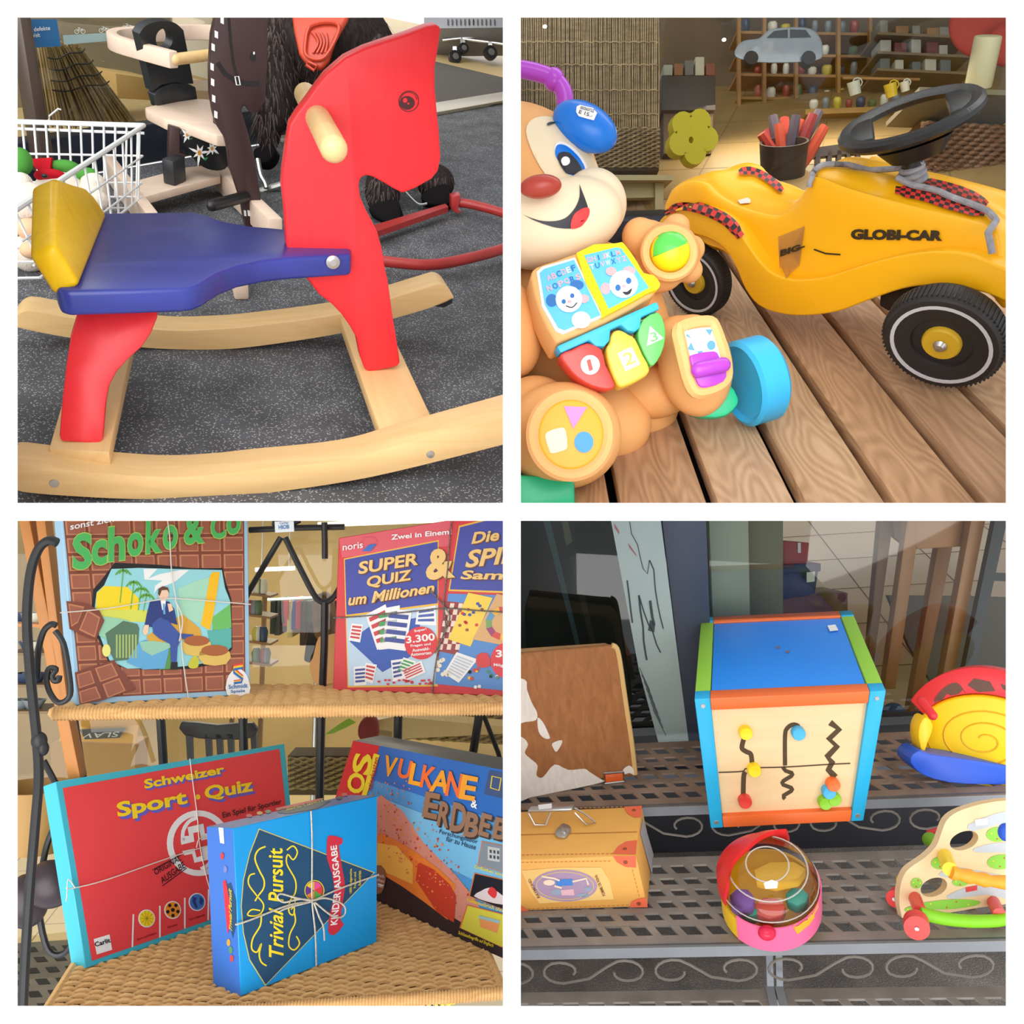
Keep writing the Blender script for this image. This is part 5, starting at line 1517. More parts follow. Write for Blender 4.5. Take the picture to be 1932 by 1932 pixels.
# ---- box helper
def leanplane(b0, b1, z, tl):
    B0, B1 = F.fl(b0[0], b0[1], z), F.fl(b1[0], b1[1], z)
    e = (B1 - B0).normalized(); bk = Vector((-e.y, e.x, 0))
    best = None
    for i in range(0, 120):
        lam = math.radians(-3 + i * 0.18)
        up = UP * math.cos(lam) + bk * math.sin(lam)
        pl = Plane(B0, e.cross(up)); T = pl.un(*tl)
        c = abs((T - B0).dot(e))
        if best is None or c < best[0]: best = (c, pl, math.degrees(lam))
    print('lean', best[2], best[0])
    return best[1]
def game(name, label, pl, quad, depth, mface, mside, bev=0.0012):
    g = thing(name, label, 'board game', pl.un(*quad[3]))
    P = pl.pts(quad)
    mb = MB(); n4 = [p - pl.n * depth for p in P]
    mb.add(P + n4, [[0, 1, 2, 3]], mface)
    mb.add(P + n4, [[7, 6, 5, 4], [0, 4, 5, 1], [1, 5, 6, 2], [2, 6, 7, 3], [3, 7, 4, 0]], mside)
    # merge the corner points
    mb2 = MB(); mb2.mats = mb.mats; mb2.v = P + n4; mb2.f = [[0, 1, 2, 3], [7, 6, 5, 4], [0, 4, 5, 1], [1, 5, 6, 2], [2, 6, 7, 3], [3, 7, 4, 0]]; mb2.m = [0] + [1] * 5
    part('box', mb2, None, g, bevel=bev, bseg=1)
    return g
def C(name, *c, r=0.45):
    return mat(name, c, r)
W_ = C('print_white', 240, 240, 238); K_ = C('print_black', 22, 24, 28)
M_str = mat('cotton_string', (222, 216, 204), 0.9)
def string(g, L, pl, r=0.0011, m=None, off=0.0022, nm='string', n=4):
    part(nm, MB().tube([pl.un(x, y, off) for x, y in spx(L, n, False)], r, 5), m or M_str, g)

# ---- A: chocolate game on the upper shelf
plA = leanplane((144, 1330), (472, 1310), Z1, (115, 984))
M_lb3 = C('carton_light_blue', 158, 200, 226)
gA = game('board_game_box', 'chocolate brown board game box with green lettering and seated man picture', plA, [(113, 950), (467, 950), (472, 1310), (144, 1330)], 0.062, M_lb3, M_lb3)
cb = C('chocolate', 128, 66, 48); ct = C('chocolate_light', 158, 92, 70); ce = C('chocolate_edge', 196, 130, 92)
pa = MB()
q0 = [Vector(p) for p in ((116, 945), (460, 945), (463, 1302), (152, 1318))]
def uv(u, v):
    p = (q0[0] * (1 - u) + q0[1] * u) * (1 - v) + (q0[3] * (1 - u) + q0[2] * u) * v
    return (p.x, p.y)
shape_px(pa, plA, [uv(0, 0), uv(1, 0), uv(1, 1), uv(0, 1)], cb, 0.0004)
for i in range(8):
    for j in range(11):
        u0, v0, u1, v1 = i / 8 + 0.008, j / 11 + .008, (i + 1) / 8 - 0.008, (j + 1) / 11 - .008
        shape_px(pa, plA, [uv(u0, v0), uv(u1, v0), uv(u1, v1), uv(u0, v1)], ce, 0.0007)
        shape_px(pa, plA, [uv(u0 + .010, v0 + .008), uv(u1 - .006, v0 + .008), uv(u1 - .006, v1 - .006), uv(u0 + .010, v1 - .006)], ct, 0.0010)
part('chocolate_bar_print', pa, None, gA)
ar = MB()
def S(L, m, o=0.0015): shape_px(ar, plA, L, m, o)
hole = [(176, 1112), (190, 1096), (204, 1078), (216, 1062), (300, 1066), (360, 1072), (420, 1072), (426, 1100), (436, 1130), (437, 1180), (438, 1224), (420, 1250), (360, 1262), (310, 1264), (240, 1262), (205, 1250), (182, 1200), (172, 1150)]
S(hole, K_, 0.0013)
inn = [(182, 1118), (196, 1105), (210, 1074), (262, 1072), (330, 1074), (418, 1076), (424, 1110), (434, 1135), (432, 1180), (434, 1222), (416, 1246), (360, 1256), (320, 1260), (240, 1262), (206, 1246), (188, 1200), (178, 1150)]
S(inn, C('sky_print', 150, 214, 222), 0.0016)
S([(196, 1106), (240, 1108), (262, 1130), (262, 1165), (180, 1160), (182, 1120)], C('sun_yellow', 244, 214, 30), 0.0018)
S([(180, 1150), (290, 1152), (310, 1175), (186, 1172)], C('pale_lime', 214, 218, 90), 0.0019)
S([(270, 1074), (296, 1074), (280, 1092), (300, 1084), (340, 1076), (356, 1076), (330, 1098), (296, 1112), (290, 1120), (292, 1106), (306, 1096), (272, 1094)], W_, 0.002)
S([(395, 1088), (400, 1080), (414, 1080), (410, 1110), (402, 1160), (395, 1190), (378, 1180), (388, 1130)], C('ship_yellow', 246, 190, 30), 0.0024)
S([(335, 1112), (360, 1100), (398, 1088), (392, 1130), (384, 1180), (362, 1172), (340, 1165)], C('ship_green', 166, 218, 190), 0.0022)
S([(400, 1165), (434, 1140), (436, 1185), (400, 1190)], C('hill_green', 110, 190, 100), 0.002)
S([(390, 1190), (436, 1186), (436, 1222), (400, 1240)], C('sea_green', 90, 180, 170), 0.002)
gpalm = C('palm_green', 104, 176, 70)
for x, y, h in ((232, 1078, 60), (252, 1100, 50), (266, 1112, 40), (276, 1124, 30)):
    line_px(ar, plA, [(x, y), (x - 6, y + h)], 2, gpalm, 0.0023)
    for k in range(7):
        a = math.pi * (0.05 + k / 6.6); line_px(ar, plA, [(x, y), (x + 10 * math.cos(a), y - 7 * math.sin(a) + 3), (x + 15 * math.cos(a), y - 3 * math.sin(a) + 8)], 2.6, gpalm, 0.0024)
# bench, man, motor car, banknotes, baskets
S([(276, 1200), (344, 1160), (376, 1186), (380, 1200), (330, 1212), (280, 1214)], C('bench_ochre', 216, 164, 60), 0.0025)
S([(280, 1214), (330, 1212), (334, 1262), (300, 1264)], C('bench_green', 90, 150, 80), 0.0024)
gd = C('motor_green', 84, 118, 92)
S([(186, 1162), (228, 1168), (244, 1172), (215, 1190), (204, 1208), (186, 1200)], C('bonnet_green', 150, 206, 170), 0.0026)
S([(198, 1196), (232, 1172), (258, 1178), (262, 1186), (258, 1244), (216, 1248), (206, 1230)], gd, 0.0028)
for k in range(7):
    S([(218 + k * 6, 1198), (221 + k * 6, 1198), (221 + k * 6, 1242), (218 + k * 6, 1242)], C('grille', 170, 190, 110), 0.003)
S(ring(200, 1228, 8, 12, 14), C('headlamp', 238, 232, 130), 0.0031)
nb_ = C('note_blue', 96, 168, 214)
S([(238, 1250), (262, 1212), (274, 1208), (318, 1226), (310, 1262), (270, 1264)], nb_, 0.0029)
S([(262, 1212), (286, 1210), (318, 1214), (322, 1222), (286, 1238), (268, 1228)], C('note_green', 150, 200, 176), 0.0031)
su = C('suit_blue', 40, 58, 122); sk = C('skin_print', 238, 200, 170)
S([(282, 1136), (300, 1134), (318, 1136), (328, 1150), (334, 1180), (322, 1176), (316, 1186), (284, 1184), (272, 1180), (276, 1160)], su, 0.0033)
S([(286, 1178), (300, 1166), (316, 1172), (338, 1196), (364, 1198), (362, 1208), (340, 1206), (334, 1222), (332, 1256), (322, 1256), (320, 1216), (300, 1206), (288, 1196)], C('suit_blue_light', 60, 84, 158), 0.0036)
S([(322, 1250), (334, 1250), (334, 1264), (320, 1264)], K_, 0.0037)
S(ring(307, 1122, 10, 13, 16), sk, 0.0036); S([(297, 1122), (298, 1112), (306, 1107), (316, 1110), (319, 1120), (314, 1114), (304, 1115), (300, 1126)], C('hair_brown', 96, 60, 40), 0.0039)
S([(302, 1134), (312, 1134), (310, 1152), (305, 1152)], W_, 0.0036); S([(306, 1140), (310, 1140), (311, 1160), (307, 1160)], nb_, 0.0038)
S([(272, 1180), (280, 1180), (278, 1196), (272, 1200), (268, 1192)], sk, 0.0037); S([(315, 1140), (322, 1140), (326, 1152), (318, 1156)], sk, 0.0037)
bk3 = C('basket_straw', 222, 188, 96); cocoa = C('cocoa', 168, 96, 50)
for (cx_, cy_, rx, ry) in ((370, 1212, 26, 14), (404, 1230, 28, 15)):
    S(spx([(cx_ - rx, cy_), (cx_ + rx, cy_), (cx_ + rx * .75, cy_ + 24), (cx_ - rx * .75, cy_ + 24)], 2), bk3, 0.0034)
    S(ring(cx_, cy_ - 2, rx * .92, ry * .7, 18), cocoa, 0.0037)
S(spx([(354, 1254), (364, 1238), (374, 1244), (372, 1260), (358, 1262)], 2), C('cocoa_pod', 196, 196, 60), 0.0039)
part('picture', ar, None, gA)
# loose chocolate pieces
for L, cells in (([(124, 1135), (160, 1140), (186, 1152), (196, 1172), (180, 1208), (140, 1192), (130, 1188)], [[(128, 1140), (158, 1146), (146, 1176), (134, 1184)], [(164, 1152), (188, 1166), (178, 1204), (148, 1190)]]),
                 ([(140, 1270), (214, 1246), (256, 1300), (186, 1324), (150, 1330)], [[(144, 1274), (170, 1266), (178, 1290), (148, 1300)], [(178, 1262), (210, 1252), (222, 1276), (188, 1288)], [(148, 1306), (180, 1296), (190, 1318), (152, 1328)], [(192, 1292), (224, 1280), (236, 1304), (202, 1318)]])):
    pc = MB(); shape_px(pc, plA, L, cb, 0.0042)
    for c_ in cells: shape_px(pc, plA, c_, ce, 0.0045); q = Vector((sum(a for a, b in c_) / len(c_), sum(b for a, b in c_) / len(c_))); shape_px(pc, plA, [tuple(q.lerp(Vector(p), .84)) for p in c_], ct, 0.0048)
    part('chocolate_piece', pc, None, gA)
lt = MB(); gg = C('letter_green', 74, 178, 92); gy = C('letter_rim', 176, 204, 96)
let = [('S', 136, 172, 1078, 1009), ('c', 172, 200, 1070, 1022), ('h', 203, 234, 1062, 996), ('o', 239, 268, 1053, 1008), ('k', 274, 304, 1047, 984), ('o', 306, 333, 1040, 994), ('&', 346, 384, 1030, 975), ('C', 396, 424, 1020, 972), ('o', 426, 452, 1012, 972)]
for ch_, x0, x1, y0, y1 in let:
    text_px(lt, plA, ch_, ((x0 - 1.5, y0 + 1.5), (x1 + 1.5, y0 - 2.5), (x1 + 2, y1 - 5), (x0, y1 - 1)), gy, 0.0048, bold=0.085)
    text_px(lt, plA, ch_, ((x0, y0), (x1, y0 - 4), (x1 + .5, y1 - 3), (x0 + .5, y1 + 1)), gg, 0.0052, bold=0.07)
text_px(lt, plA, 'sonst zieht man', ((132, 1001), (262, 976), (262, 964), (132, 989)), W_, 0.0030, bold=0.03)
part('lettering', lt, None, gA)
lg = MB()
shape_px(lg, plA, spx([(428, 1312), (427, 1284), (436, 1268), (448, 1262), (460, 1268), (468, 1284), (469, 1310)], 2), W_, 0.003)
for k, c_ in enumerate(((228, 64, 60), (246, 200, 40), (40, 110, 190))):
    line_px(lg, plA, [(457, 1253 + k * 4), (440, 1256 + k * 4), (440, 1262 + k * 4), (456, 1276 + k * 3), (454, 1284 + k * 2), (440, 1286 + k * 2)], 4, C('logo_%d' % k, *c_), 0.0036 + .0004 * k)
text_line(lg, plA, 'Schmidt', (430, 1301), (466, 1298), 8, C('logo_blue', 30, 110, 180), 0.0048, bold=0.04)
text_line(lg, plA, 'Spiele', (434, 1310), (461, 1308), 7, C('logo_blue', 30, 110, 180), 0.0048, bold=0.04)
part('maker_logo', lg, None, gA)
string(gA, [(112, 1158), (200, 1150), (300, 1133), (332, 1131), (400, 1136), (471, 1142)], plA, off=0.006)
string(gA, [(310, 960), (318, 1010), (322, 1080), (330, 1130), (337, 1180), (345, 1260), (354, 1320)], plA, off=0.006)
string(gA, [(328, 1134), (340, 1160), (342, 1180), (336, 1212)], plA, off=0.0075)

# ---- B: red and blue quiz box on the upper shelf
plB = leanplane((628, 1301), (949, 1313), Z1, (639, 1016))
rdB = C('carton_red', 214, 56, 62)
gB = game('board_game_box', 'red and blue double quiz box with gold lettering, upper shelf', plB, [(639, 1015), (968, 962), (972, 1314), (628, 1302)], 0.062, rdB, rdB)
pb = MB()
def SB(L, m, o=0.0006): shape_px(pb, plB, L, m, o)
blB = C('quiz_blue', 62, 72, 160); yl = C('gold_line', 236, 186, 60); pk = C('red_pale', 222, 92, 104)
SB([(640, 1016), (850, 982), (846, 1030), (645, 1052)], pk, 0.0005)
SB([(649, 1054), (828, 1019), (826, 1295), (656, 1297)], yl, 0.0007)
SB([(651, 1056), (826, 1022), (826, 1138), (654, 1160)], blB, 0.001)
SB([(654, 1164), (826, 1142), (822, 1292), (658, 1294)], C('table_blue', 190, 214, 234), 0.001)
SB([(866, 992), (975, 965), (975, 1120), (846, 1115)], yl, 0.0007)
SB([(868, 995), (975, 968), (975, 1116), (849, 1112)], blB, 0.001)
SB([(846, 1120), (975, 1124), (975, 1305), (820, 1290)], C('cloth_blue', 84, 140, 206), 0.001)
# board, cards, counters
SB([(660, 1210), (700, 1180), (790, 1165), (800, 1225), (722, 1268)], C('board_blue', 52, 88, 176), 0.0014)
def card_(L, c, o, lines=4):
    SB(L, W_, o)
    a, b, c2, d = [Vector(p) for p in L]
    for k in range(lines):
        v0, v1 = 0.12 + k * .8 / lines, 0.12 + (k + .55) * .8 / lines
        SB([tuple(a.lerp(d, v0).lerp(b.lerp(c2, v0), u)) for u in (.1, .9)] + [tuple(a.lerp(d, v1).lerp(b.lerp(c2, v1), u)) for u in (.9, .1)], c, o + .0004)
cr_, cg_, cn_ = C('card_red', 206, 64, 70), C('card_green', 70, 160, 90), C('card_navy', 62, 78, 150)
card_([(690, 1160), (728, 1140), (748, 1215), (712, 1226)], cr_, 0.0018)
card_([(710, 1150), (755, 1142), (752, 1222), (716, 1226)], cg_, 0.0022)
card_([(732, 1148), (778, 1152), (766, 1228), (720, 1222)], cn_, 0.0026)
card_([(664, 1176), (686, 1178), (680, 1212), (658, 1208)], cr_, 0.002)
card_([(668, 1258), (692, 1256), (692, 1292), (669, 1294)], cn_, 0.002)
card_([(690, 1250), (712, 1254), (704, 1290), (688, 1284)], cr_, 0.0024)
card_([(738, 1246), (760, 1243), (764, 1280), (742, 1286)], cn_, 0.002)
card_([(762, 1240), (786, 1248), (770, 1276), (746, 1268)], cg_, 0.0024)
card_([(756, 1264), (796, 1246), (804, 1268), (764, 1286)], cr_, 0.0028)
card_([(788, 1150), (822, 1142), (824, 1180), (784, 1178)], C('deck_blue', 74, 96, 170), 0.002, 3)
cc = C('counter_red', 212, 54, 54); rr_ = random.Random(4)
for k in range(22):
    SB(ring(708 + rr_.random() * 116, 1282 + rr_.random() * 9, 3, 2.2, 8), cc, 0.0032)
SB(ring(795, 1213, 31, 31, 28), C('burst_red', 222, 50, 58), 0.0034)
# right half: boards
SB([(840, 1134), (880, 1138), (864, 1236), (826, 1228)], C('chess_red', 150, 50, 56), 0.0014)
for i in range(5):
    for j in range(8):
        if (i + j) % 2:
            x, y = 842 + i * 8 - j * 1.9, 1138 + j * 11
            SB([(x, y), (x + 8, y + .5), (x + 6, y + 11), (x - 2, y + 10.5)], C('chess_cream', 236, 214, 196), 0.0018)
SB([(884, 1118), (930, 1128), (888, 1220), (846, 1206)], C('game_yellow', 240, 206, 74), 0.0022)
for k in range(14):
    SB(ring(866 + rr_.random() * 44, 1136 + rr_.random() * 70, 3.5, 3, 8), [cc, cn_, C('duck_brown', 150, 80, 50)][k % 3], 0.0026)
SB([(938, 1120), (975, 1130), (975, 1222), (892, 1206)], C('game_ochre', 214, 168, 110), 0.0026)
for k in range(7):
    a0, a1 = math.radians(70 + k * 32), math.radians(70 + (k + 1) * 32)
    SB([(948 + 32 * math.cos(a0), 1176 - 32 * math.sin(a0)), (948 + 32 * math.cos(a1), 1176 - 32 * math.sin(a1)), (948 + 20 * math.cos(a1), 1176 - 20 * math.sin(a1)), (948 + 20 * math.cos(a0), 1176 - 20 * math.sin(a0))], C('wheel_%d' % (k % 5), *[(210, 70, 60), (236, 180, 60), (90, 150, 190), (120, 160, 90), (150, 60, 110)][k % 5]), 0.003)
card_([(862, 1230), (902, 1244), (866, 1288), (838, 1270)], C('pad_grey', 190, 200, 210), 0.0026, 7)
SB(spx([(900, 1236), (920, 1232), (926, 1256), (902, 1258)], 2), cc, 0.003)
for k in range(10):
    SB(ring(826 + rr_.random() * 24, 1240 + rr_.random() * 34, 4, 4, 10), C('pawn_cream', 236, 228, 206), 0.003)
for k in range(14):
    SB(ring(884 + rr_.random() * 55, 1262 + rr_.random() * 34, 3.4, 3.4, 8), [W_, cc, K_, C('pawn_green', 60, 140, 90), yl][k % 5], 0.0032)
SB(ring(958, 1246, 32, 34, 24), C('burst_red', 222, 50, 58), 0.0034)
part('cover_picture', pb, None, gB)
lt = MB(); gold = C('gold_letter', 236, 196, 120); gsh = C('gold_shadow', 110, 60, 40)
def TB(s, q, bold=0.06, sh=True, m=None, shear=0.0):
    if sh: text_px(lt, plB, s, [(x + 2, y + 2) for x, y in q], gsh, 0.0036, bold=bold, shear=shear)
    text_px(lt, plB, s, q, m or gold, 0.0042, bold=bold, shear=shear)
TB('SUPER', ((677, 1084), (790, 1066), (792, 1042), (679, 1060)))
TB('QUIZ', ((692, 1112), (776, 1098), (778, 1074), (694, 1088)))
TB('um', ((658, 1143), (692, 1139), (693, 1124), (659, 1128)), shear=.15)
TB('Millionen', ((702, 1138), (820, 1118), (821, 1098), (704, 1116)), shear=.15)
TB('&', ((803, 1096), (860, 1090), (856, 1034), (808, 1036)), 0.09)
TB('Die', ((890, 1027), (942, 1020), (943, 998), (892, 1005)), shear=.15)
TB('SPIELE', ((878, 1072), (1030, 1056), (1032, 1024), (882, 1038)), shear=.15)
TB('Sammlung', ((868, 1098), (1070, 1100), (1071, 1078), (872, 1076)), shear=.1)
TB('Zwei in Einem!', ((739, 1019), (853, 1008), (853, 998), (739, 1009)), 0.05, False, W_)
TB('noris', ((648, 1039), (686, 1034), (686, 1022), (648, 1027)), 0.02, False, W_)
for s, a, b, h in (('Super!', (783, 1194), (806, 1190), 6), ('3.300', (768, 1214), (822, 1208), 14), ('Fragen und', (776, 1222), (814, 1218), 6), ('Auswahl-', (779, 1230), (812, 1226), 6), ('Antworten', (776, 1238), (815, 1234), 6)):
    text_line(lt, plB, s, a, b, h, W_, 0.0044, bold=0.05)
text_line(lt, plB, '3', (936, 1240), (948, 1240), 14, W_, 0.0044, bold=0.06); text_line(lt, plB, 'Möglichkeiten', (932, 1258), (990, 1262), 7, W_, 0.0044, bold=.05)
shape_px(lt, plB, [(684, 1040), (697, 1028), (712, 1026), (700, 1040)], C('logo_blue2', 60, 110, 190), 0.0036)
line_px(lt, plB, [(680, 1026), (688, 1014), (708, 1015), (713, 1024)], 1.2, pk, 0.0036)
part('lettering', lt, None, gB)
M_tw = mat('black_white_twine', (120, 112, 106), 0.9, var=0.7, vscale=300)
string(gB, [(631, 1166), (680, 1163), (760, 1156), (840, 1148), (900, 1152), (970, 1156)], plB, 0.0014, M_tw, 0.0055)
string(gB, [(855, 978), (850, 1010), (846, 1070), (838, 1140), (842, 1180), (830, 1220), (822, 1260), (816, 1310)], plB, 0.0014, M_tw, 0.0055)
string(gB, [(814, 1114), (826, 1128), (840, 1145), (850, 1165), (838, 1200), (822, 1232)], plB, 0.0014, M_tw, 0.007)

# ---- C: red sport quiz on the lower shelf
plC = leanplane((162, 1827), (421, 1735), 0.0, (105, 1476))
tq = C('carton_turquoise', 66, 184, 204); rdC = C('quiz_red', 234, 70, 72)
plC_r = plC
gC = game('board_game_box', 'red sport quiz box with turquoise edge tied with white string', plC, [(105, 1475), (537, 1403), (566, 1690), (162, 1827)], 0.045, tq, tq)
pc = MB()
shape_px(pc, plC, [(118, 1487), (527, 1413), (556, 1680), (173, 1813)], rdC, 0.0006)
cx_, cy_ = 374, 1591
def ringpoly(mb, pl, c, r0, r1, m, o, n=36):
    A = ring(c[0], c[1], r0[0], r0[1], n); B = ring(c[0], c[1], r1[0], r1[1], n)
    vs = pl.pts(A, o) + pl.pts(B, o)
    mb.add(vs, [[i, (i + 1) % n, n + (i + 1) % n, n + i] for i in range(n)], m)
ringpoly(pc, plC, (374, 1591), (60, 62), (48, 51), W_, 0.0012)
crs = [(353, 1561), (383, 1554), (386, 1573), (402, 1569), (404, 1580), (379, 1586), (376, 1569), (364, 1572), (366, 1588), (341, 1594), (343, 1578), (356, 1577)]
shape_px(pc, plC, crs, W_, 0.0012)
crs2 = [(343, 1606), (366, 1601), (370, 1618), (382, 1614), (379, 1598), (404, 1592), (402, 1612), (391, 1613), (394, 1622), (366, 1628), (362, 1611), (347, 1614)]
shape_px(pc, plC, crs2, W_, 0.0012)
line_px(pc, plC, spx([(344, 1590), (345, 1568), (356, 1550), (372, 1543)], 3, False), 7, W_, 0.0012)
line_px(pc, plC, spx([(404, 1594), (402, 1614), (392, 1632), (378, 1640)], 3, False), 7, W_, 0.0012)
for a, b in (((251, 1725), (249, 1787)), ((301, 1709), (301, 1769)), ((348, 1694), (348, 1752)), ((393, 1678), (392, 1736))):
    line_px(pc, plC, [a, b], 3, W_, 0.0012)
for (x, y), c_ in (((276, 1733), (246, 216, 30)), ((325, 1717), (240, 148, 34)), ((371, 1702), (70, 120, 200)), ((411, 1688), (44, 48, 110))):
    shape_px(pc, plC, ring(x, y, 16, 17, 22), W_, 0.0012); shape_px(pc, plC, ring(x, y, 14, 15, 22), C('disc_%d' % x, *c_), 0.0016)
for k in range(10):
    a = k * math.pi / 5; line_px(pc, plC, [(276, 1733), (276 + 13 * math.cos(a), 1733 + 14 * math.sin(a))], 0.8, C('spoke_ochre', 170, 140, 30), 0.002)
for k in range(5):
    a = k * 2 * math.pi / 5 + .3; shape_px(pc, plC, ring(325 + 10 * math.cos(a), 1717 + 10.5 * math.sin(a), 3.6, 3.6, 6), K_, 0.002)
shape_px(pc, plC, ring(325, 1717, 4, 4, 6), K_, 0.002)
for L in ([(362, 1692), (370, 1694), (368, 1702), (372, 1712), (368, 1714), (362, 1702)], [(376, 1692), (383, 1698), (380, 1708), (375, 1704)]):
    shape_px(pc, plC, L, C('land_blue', 32, 66, 130), 0.002)
shape_px(pc, plC, spx([(406, 1690), (410, 1676), (414, 1684), (416, 1692), (408, 1694)], 2), C('flame', 240, 190, 40), 0.002)
shape_px(pc, plC, [(176, 1772), (206, 1763), (211, 1792), (182, 1801)], W_, 0.0012)
line_px(pc, plC, [(286, 1642), (340, 1613)], 1.6, K_, 0.0022); line_px(pc, plC, [(305, 1672), (351, 1638)], 1.6, K_, 0.0022)
part('cover_picture', pc, None, gC)
lt = MB(); yC = C('quiz_yellow', 250, 212, 30); vC = C('quiz_violet', 104, 98, 196)
def TC(s, q, bold=.06, shd=3.5):
    text_px(lt, plC, s, [(x + shd, y + shd) for x, y in q], vC, 0.0014, bold=bold + .02)
    text_px(lt, plC, s, q, yC, 0.002, bold=bold)
TC('Schweizer', ((272, 1489), (424, 1459), (420, 1443), (270, 1471)), .07)
TC('Sport', ((222, 1551), (354, 1524), (350, 1490), (218, 1514)), .07, 5)
shape_px(lt, plC, ring(372, 1504, 5, 5, 12), yC, 0.002)
TC('Quiz', ((386, 1514), (478, 1497), (474, 1468), (384, 1484)), .07, 5)
text_px(lt, plC, 'Ein Spiel für Sportler', ((420, 1547), (531, 1520), (529, 1507), (418, 1533)), K_, 0.002, bold=.02)
text_px(lt, plC, 'ORIGINAL', ((292, 1652), (341, 1623), (338, 1612), (288, 1642)), K_, 0.0024, bold=.02)
text_px(lt, plC, 'AUSGABE', ((305, 1668), (349, 1637), (344, 1625), (300, 1657)), K_, 0.0024, bold=.02)
text_line(lt, plC, 'Carlit', (179, 1787), (208, 1778), 9, K_, 0.0022, bold=.05)
for s, a, b in (('Sport auf Rädern', (258, 1776), (295, 1763)), ('Ballspiele', (316, 1753), (334, 1747)), ('Sport allgemein', (356, 1738), (386, 1729)), ('Olympia', (404, 1722), (416, 1718))):
    text_line(lt, plC, s, a, b, 5, C('print_dark_red', 120, 20, 26), 0.002)
part('lettering', lt, None, gC)
string(gC, [(122, 1676), (137, 1676), (200, 1660), (320, 1618), (410, 1590)], plC, off=0.004)
string(gC, [(356, 1432), (362, 1480), (370, 1540), (374, 1590), (386, 1650), (394, 1680), (398, 1708), (408, 1738)], plC, off=0.004)
string(gC, [(368, 1600), (372, 1585), (384, 1581), (400, 1586), (410, 1589)], plC, off=0.005)
string(gC, [(137, 1676), (124, 1660), (122, 1690), (120, 1702)], plC, off=0.008)

# ---- E: volcano kit leaning on the lower shelf
plE = leanplane((713, 1699), (949, 1807), 0.0, (690, 1402))
beE = C('volcano_sky', 76, 150, 206); dkE = C('volcano_dark', 46, 36, 42)
gE = game('experiment_kit_box', 'volcano experiment kit box with blue sky and lava picture', plE, [(667, 1397), (975, 1458), (975, 1819), (590, 1643)], 0.075, beE, dkE)
pe = MB()
def SE(L, m, o=0.0006): shape_px(pe, plE, L, m, o)
SE([(667, 1397), (717, 1407), (640, 1666), (590, 1643)], C('kit_red', 206, 44, 46), 0.0008)
SE([(717, 1407), (975, 1458), (975, 1560), (700, 1470)], C('sky_top', 46, 104, 180), 0.0006)
SE([(706, 1500), (975, 1600), (975, 1700), (690, 1560)], C('sky_low', 118, 186, 222), 0.0008)
SE([(690, 1520), (720, 1500), (760, 1530), (800, 1590), (860, 1650), (900, 1700), (940, 1790), (700, 1700)], C('smoke_rose', 214, 140, 120), 0.001)
SE([(650, 1672), (690, 1690), (716, 1640), (740, 1655), (790, 1690), (880, 1745), (975, 1800), (975, 1819)], dkE, 0.0014)
SE([(700, 1610), (716, 1570), (750, 1585), (790, 1610), (830, 1640), (862, 1670), (850, 1700), (846, 1735), (800, 1700), (760, 1672), (724, 1650)], C('lava_orange', 236, 130, 50), 0.0018)
SE([(790, 1625), (820, 1640), (850, 1668), (862, 1690), (858, 1740), (826, 1720), (806, 1690), (786, 1660)], C('lava_red', 200, 62, 40), 0.0022)
SE([(714, 1590), (750, 1596), (780, 1630), (780, 1668), (740, 1650), (710, 1640)], C('lava_yellow', 246, 186, 80), 0.002)
rE = random.Random(8); lc = [C('spark_red', 196, 60, 44), C('spark_orange', 240, 140, 60), C('spark_rose', 214, 120, 110)]
for k in range(170):
    t = rE.random(); x = 706 + t * 160 + rE.gauss(0, 14); y = 1560 + t * 130 + rE.gauss(-14, 34)
    SE(ring(x, y, rE.uniform(.8, 2.75), rE.uniform(.8, 2.75), 5), lc[k % 3], 0.0024)
for k in range(40):
    SE(ring(712 + rE.random() * 70, 1470 + rE.random() * 100, 1.4, 1.6, 5), lc[k % 3], 0.0016)
SE([(924, 1453), (975, 1463), (975, 1512), (914, 1498)], C('badge_grey', 64, 82, 120), 0.0014)
line_px(pe, plE, [(930, 1464), (947, 1468), (943, 1491), (927, 1486)], 2.4, C('badge_yellow', 232, 206, 60), 0.002, closed=True)
for L, c_ in (([(910, 1586), (950, 1594), (975, 1600), (975, 1650), (950, 1646), (902, 1632)], (130, 140, 148)), ([(896, 1646), (975, 1664), (975, 1722), (940, 1712), (886, 1690)], (26, 24, 30)), ([(882, 1706), (975, 1730), (975, 1794), (946, 1786), (868, 1750)], (214, 206, 70))):
    SE(L, C('frame_orange', 214, 120, 60), 0.0018); q = Vector((sum(a for a, b in L) / len(L), sum(b for a, b in L) / len(L)))
    SE([tuple(q.lerp(Vector(p), .95)) for p in L], C('inset_%d' % c_[0], *c_), 0.0022)
SE([(922, 1596), (945, 1600), (945, 1626), (922, 1622)], C('house_grey', 190, 192, 190), 0.0026)
for i in range(3):
    for j in range(2):
        SE([(926 + i * 7, 1602 + j * 10 + i), (930 + i * 7, 1603 + j * 10 + i), (930 + i * 7, 1609 + j * 10 + i), (926 + i * 7, 1608 + j * 10 + i)], C('house_window', 70, 74, 80), 0.003)
SE(spx([(896, 1690), (910, 1680), (926, 1674), (944, 1684), (966, 1704), (950, 1706), (920, 1700)], 2), C('ash_white', 220, 206, 206), 0.0026)
SE(spx([(922, 1682), (930, 1672), (940, 1682), (936, 1694), (928, 1690)], 2), cc, 0.003)
SE([(906, 1726), (946, 1736), (940, 1760), (908, 1748)], C('strata_orange', 230, 150, 90), 0.0026); SE([(906, 1726), (946, 1736), (945, 1742), (906, 1732)], C('strata_blue', 150, 190, 190), 0.003)
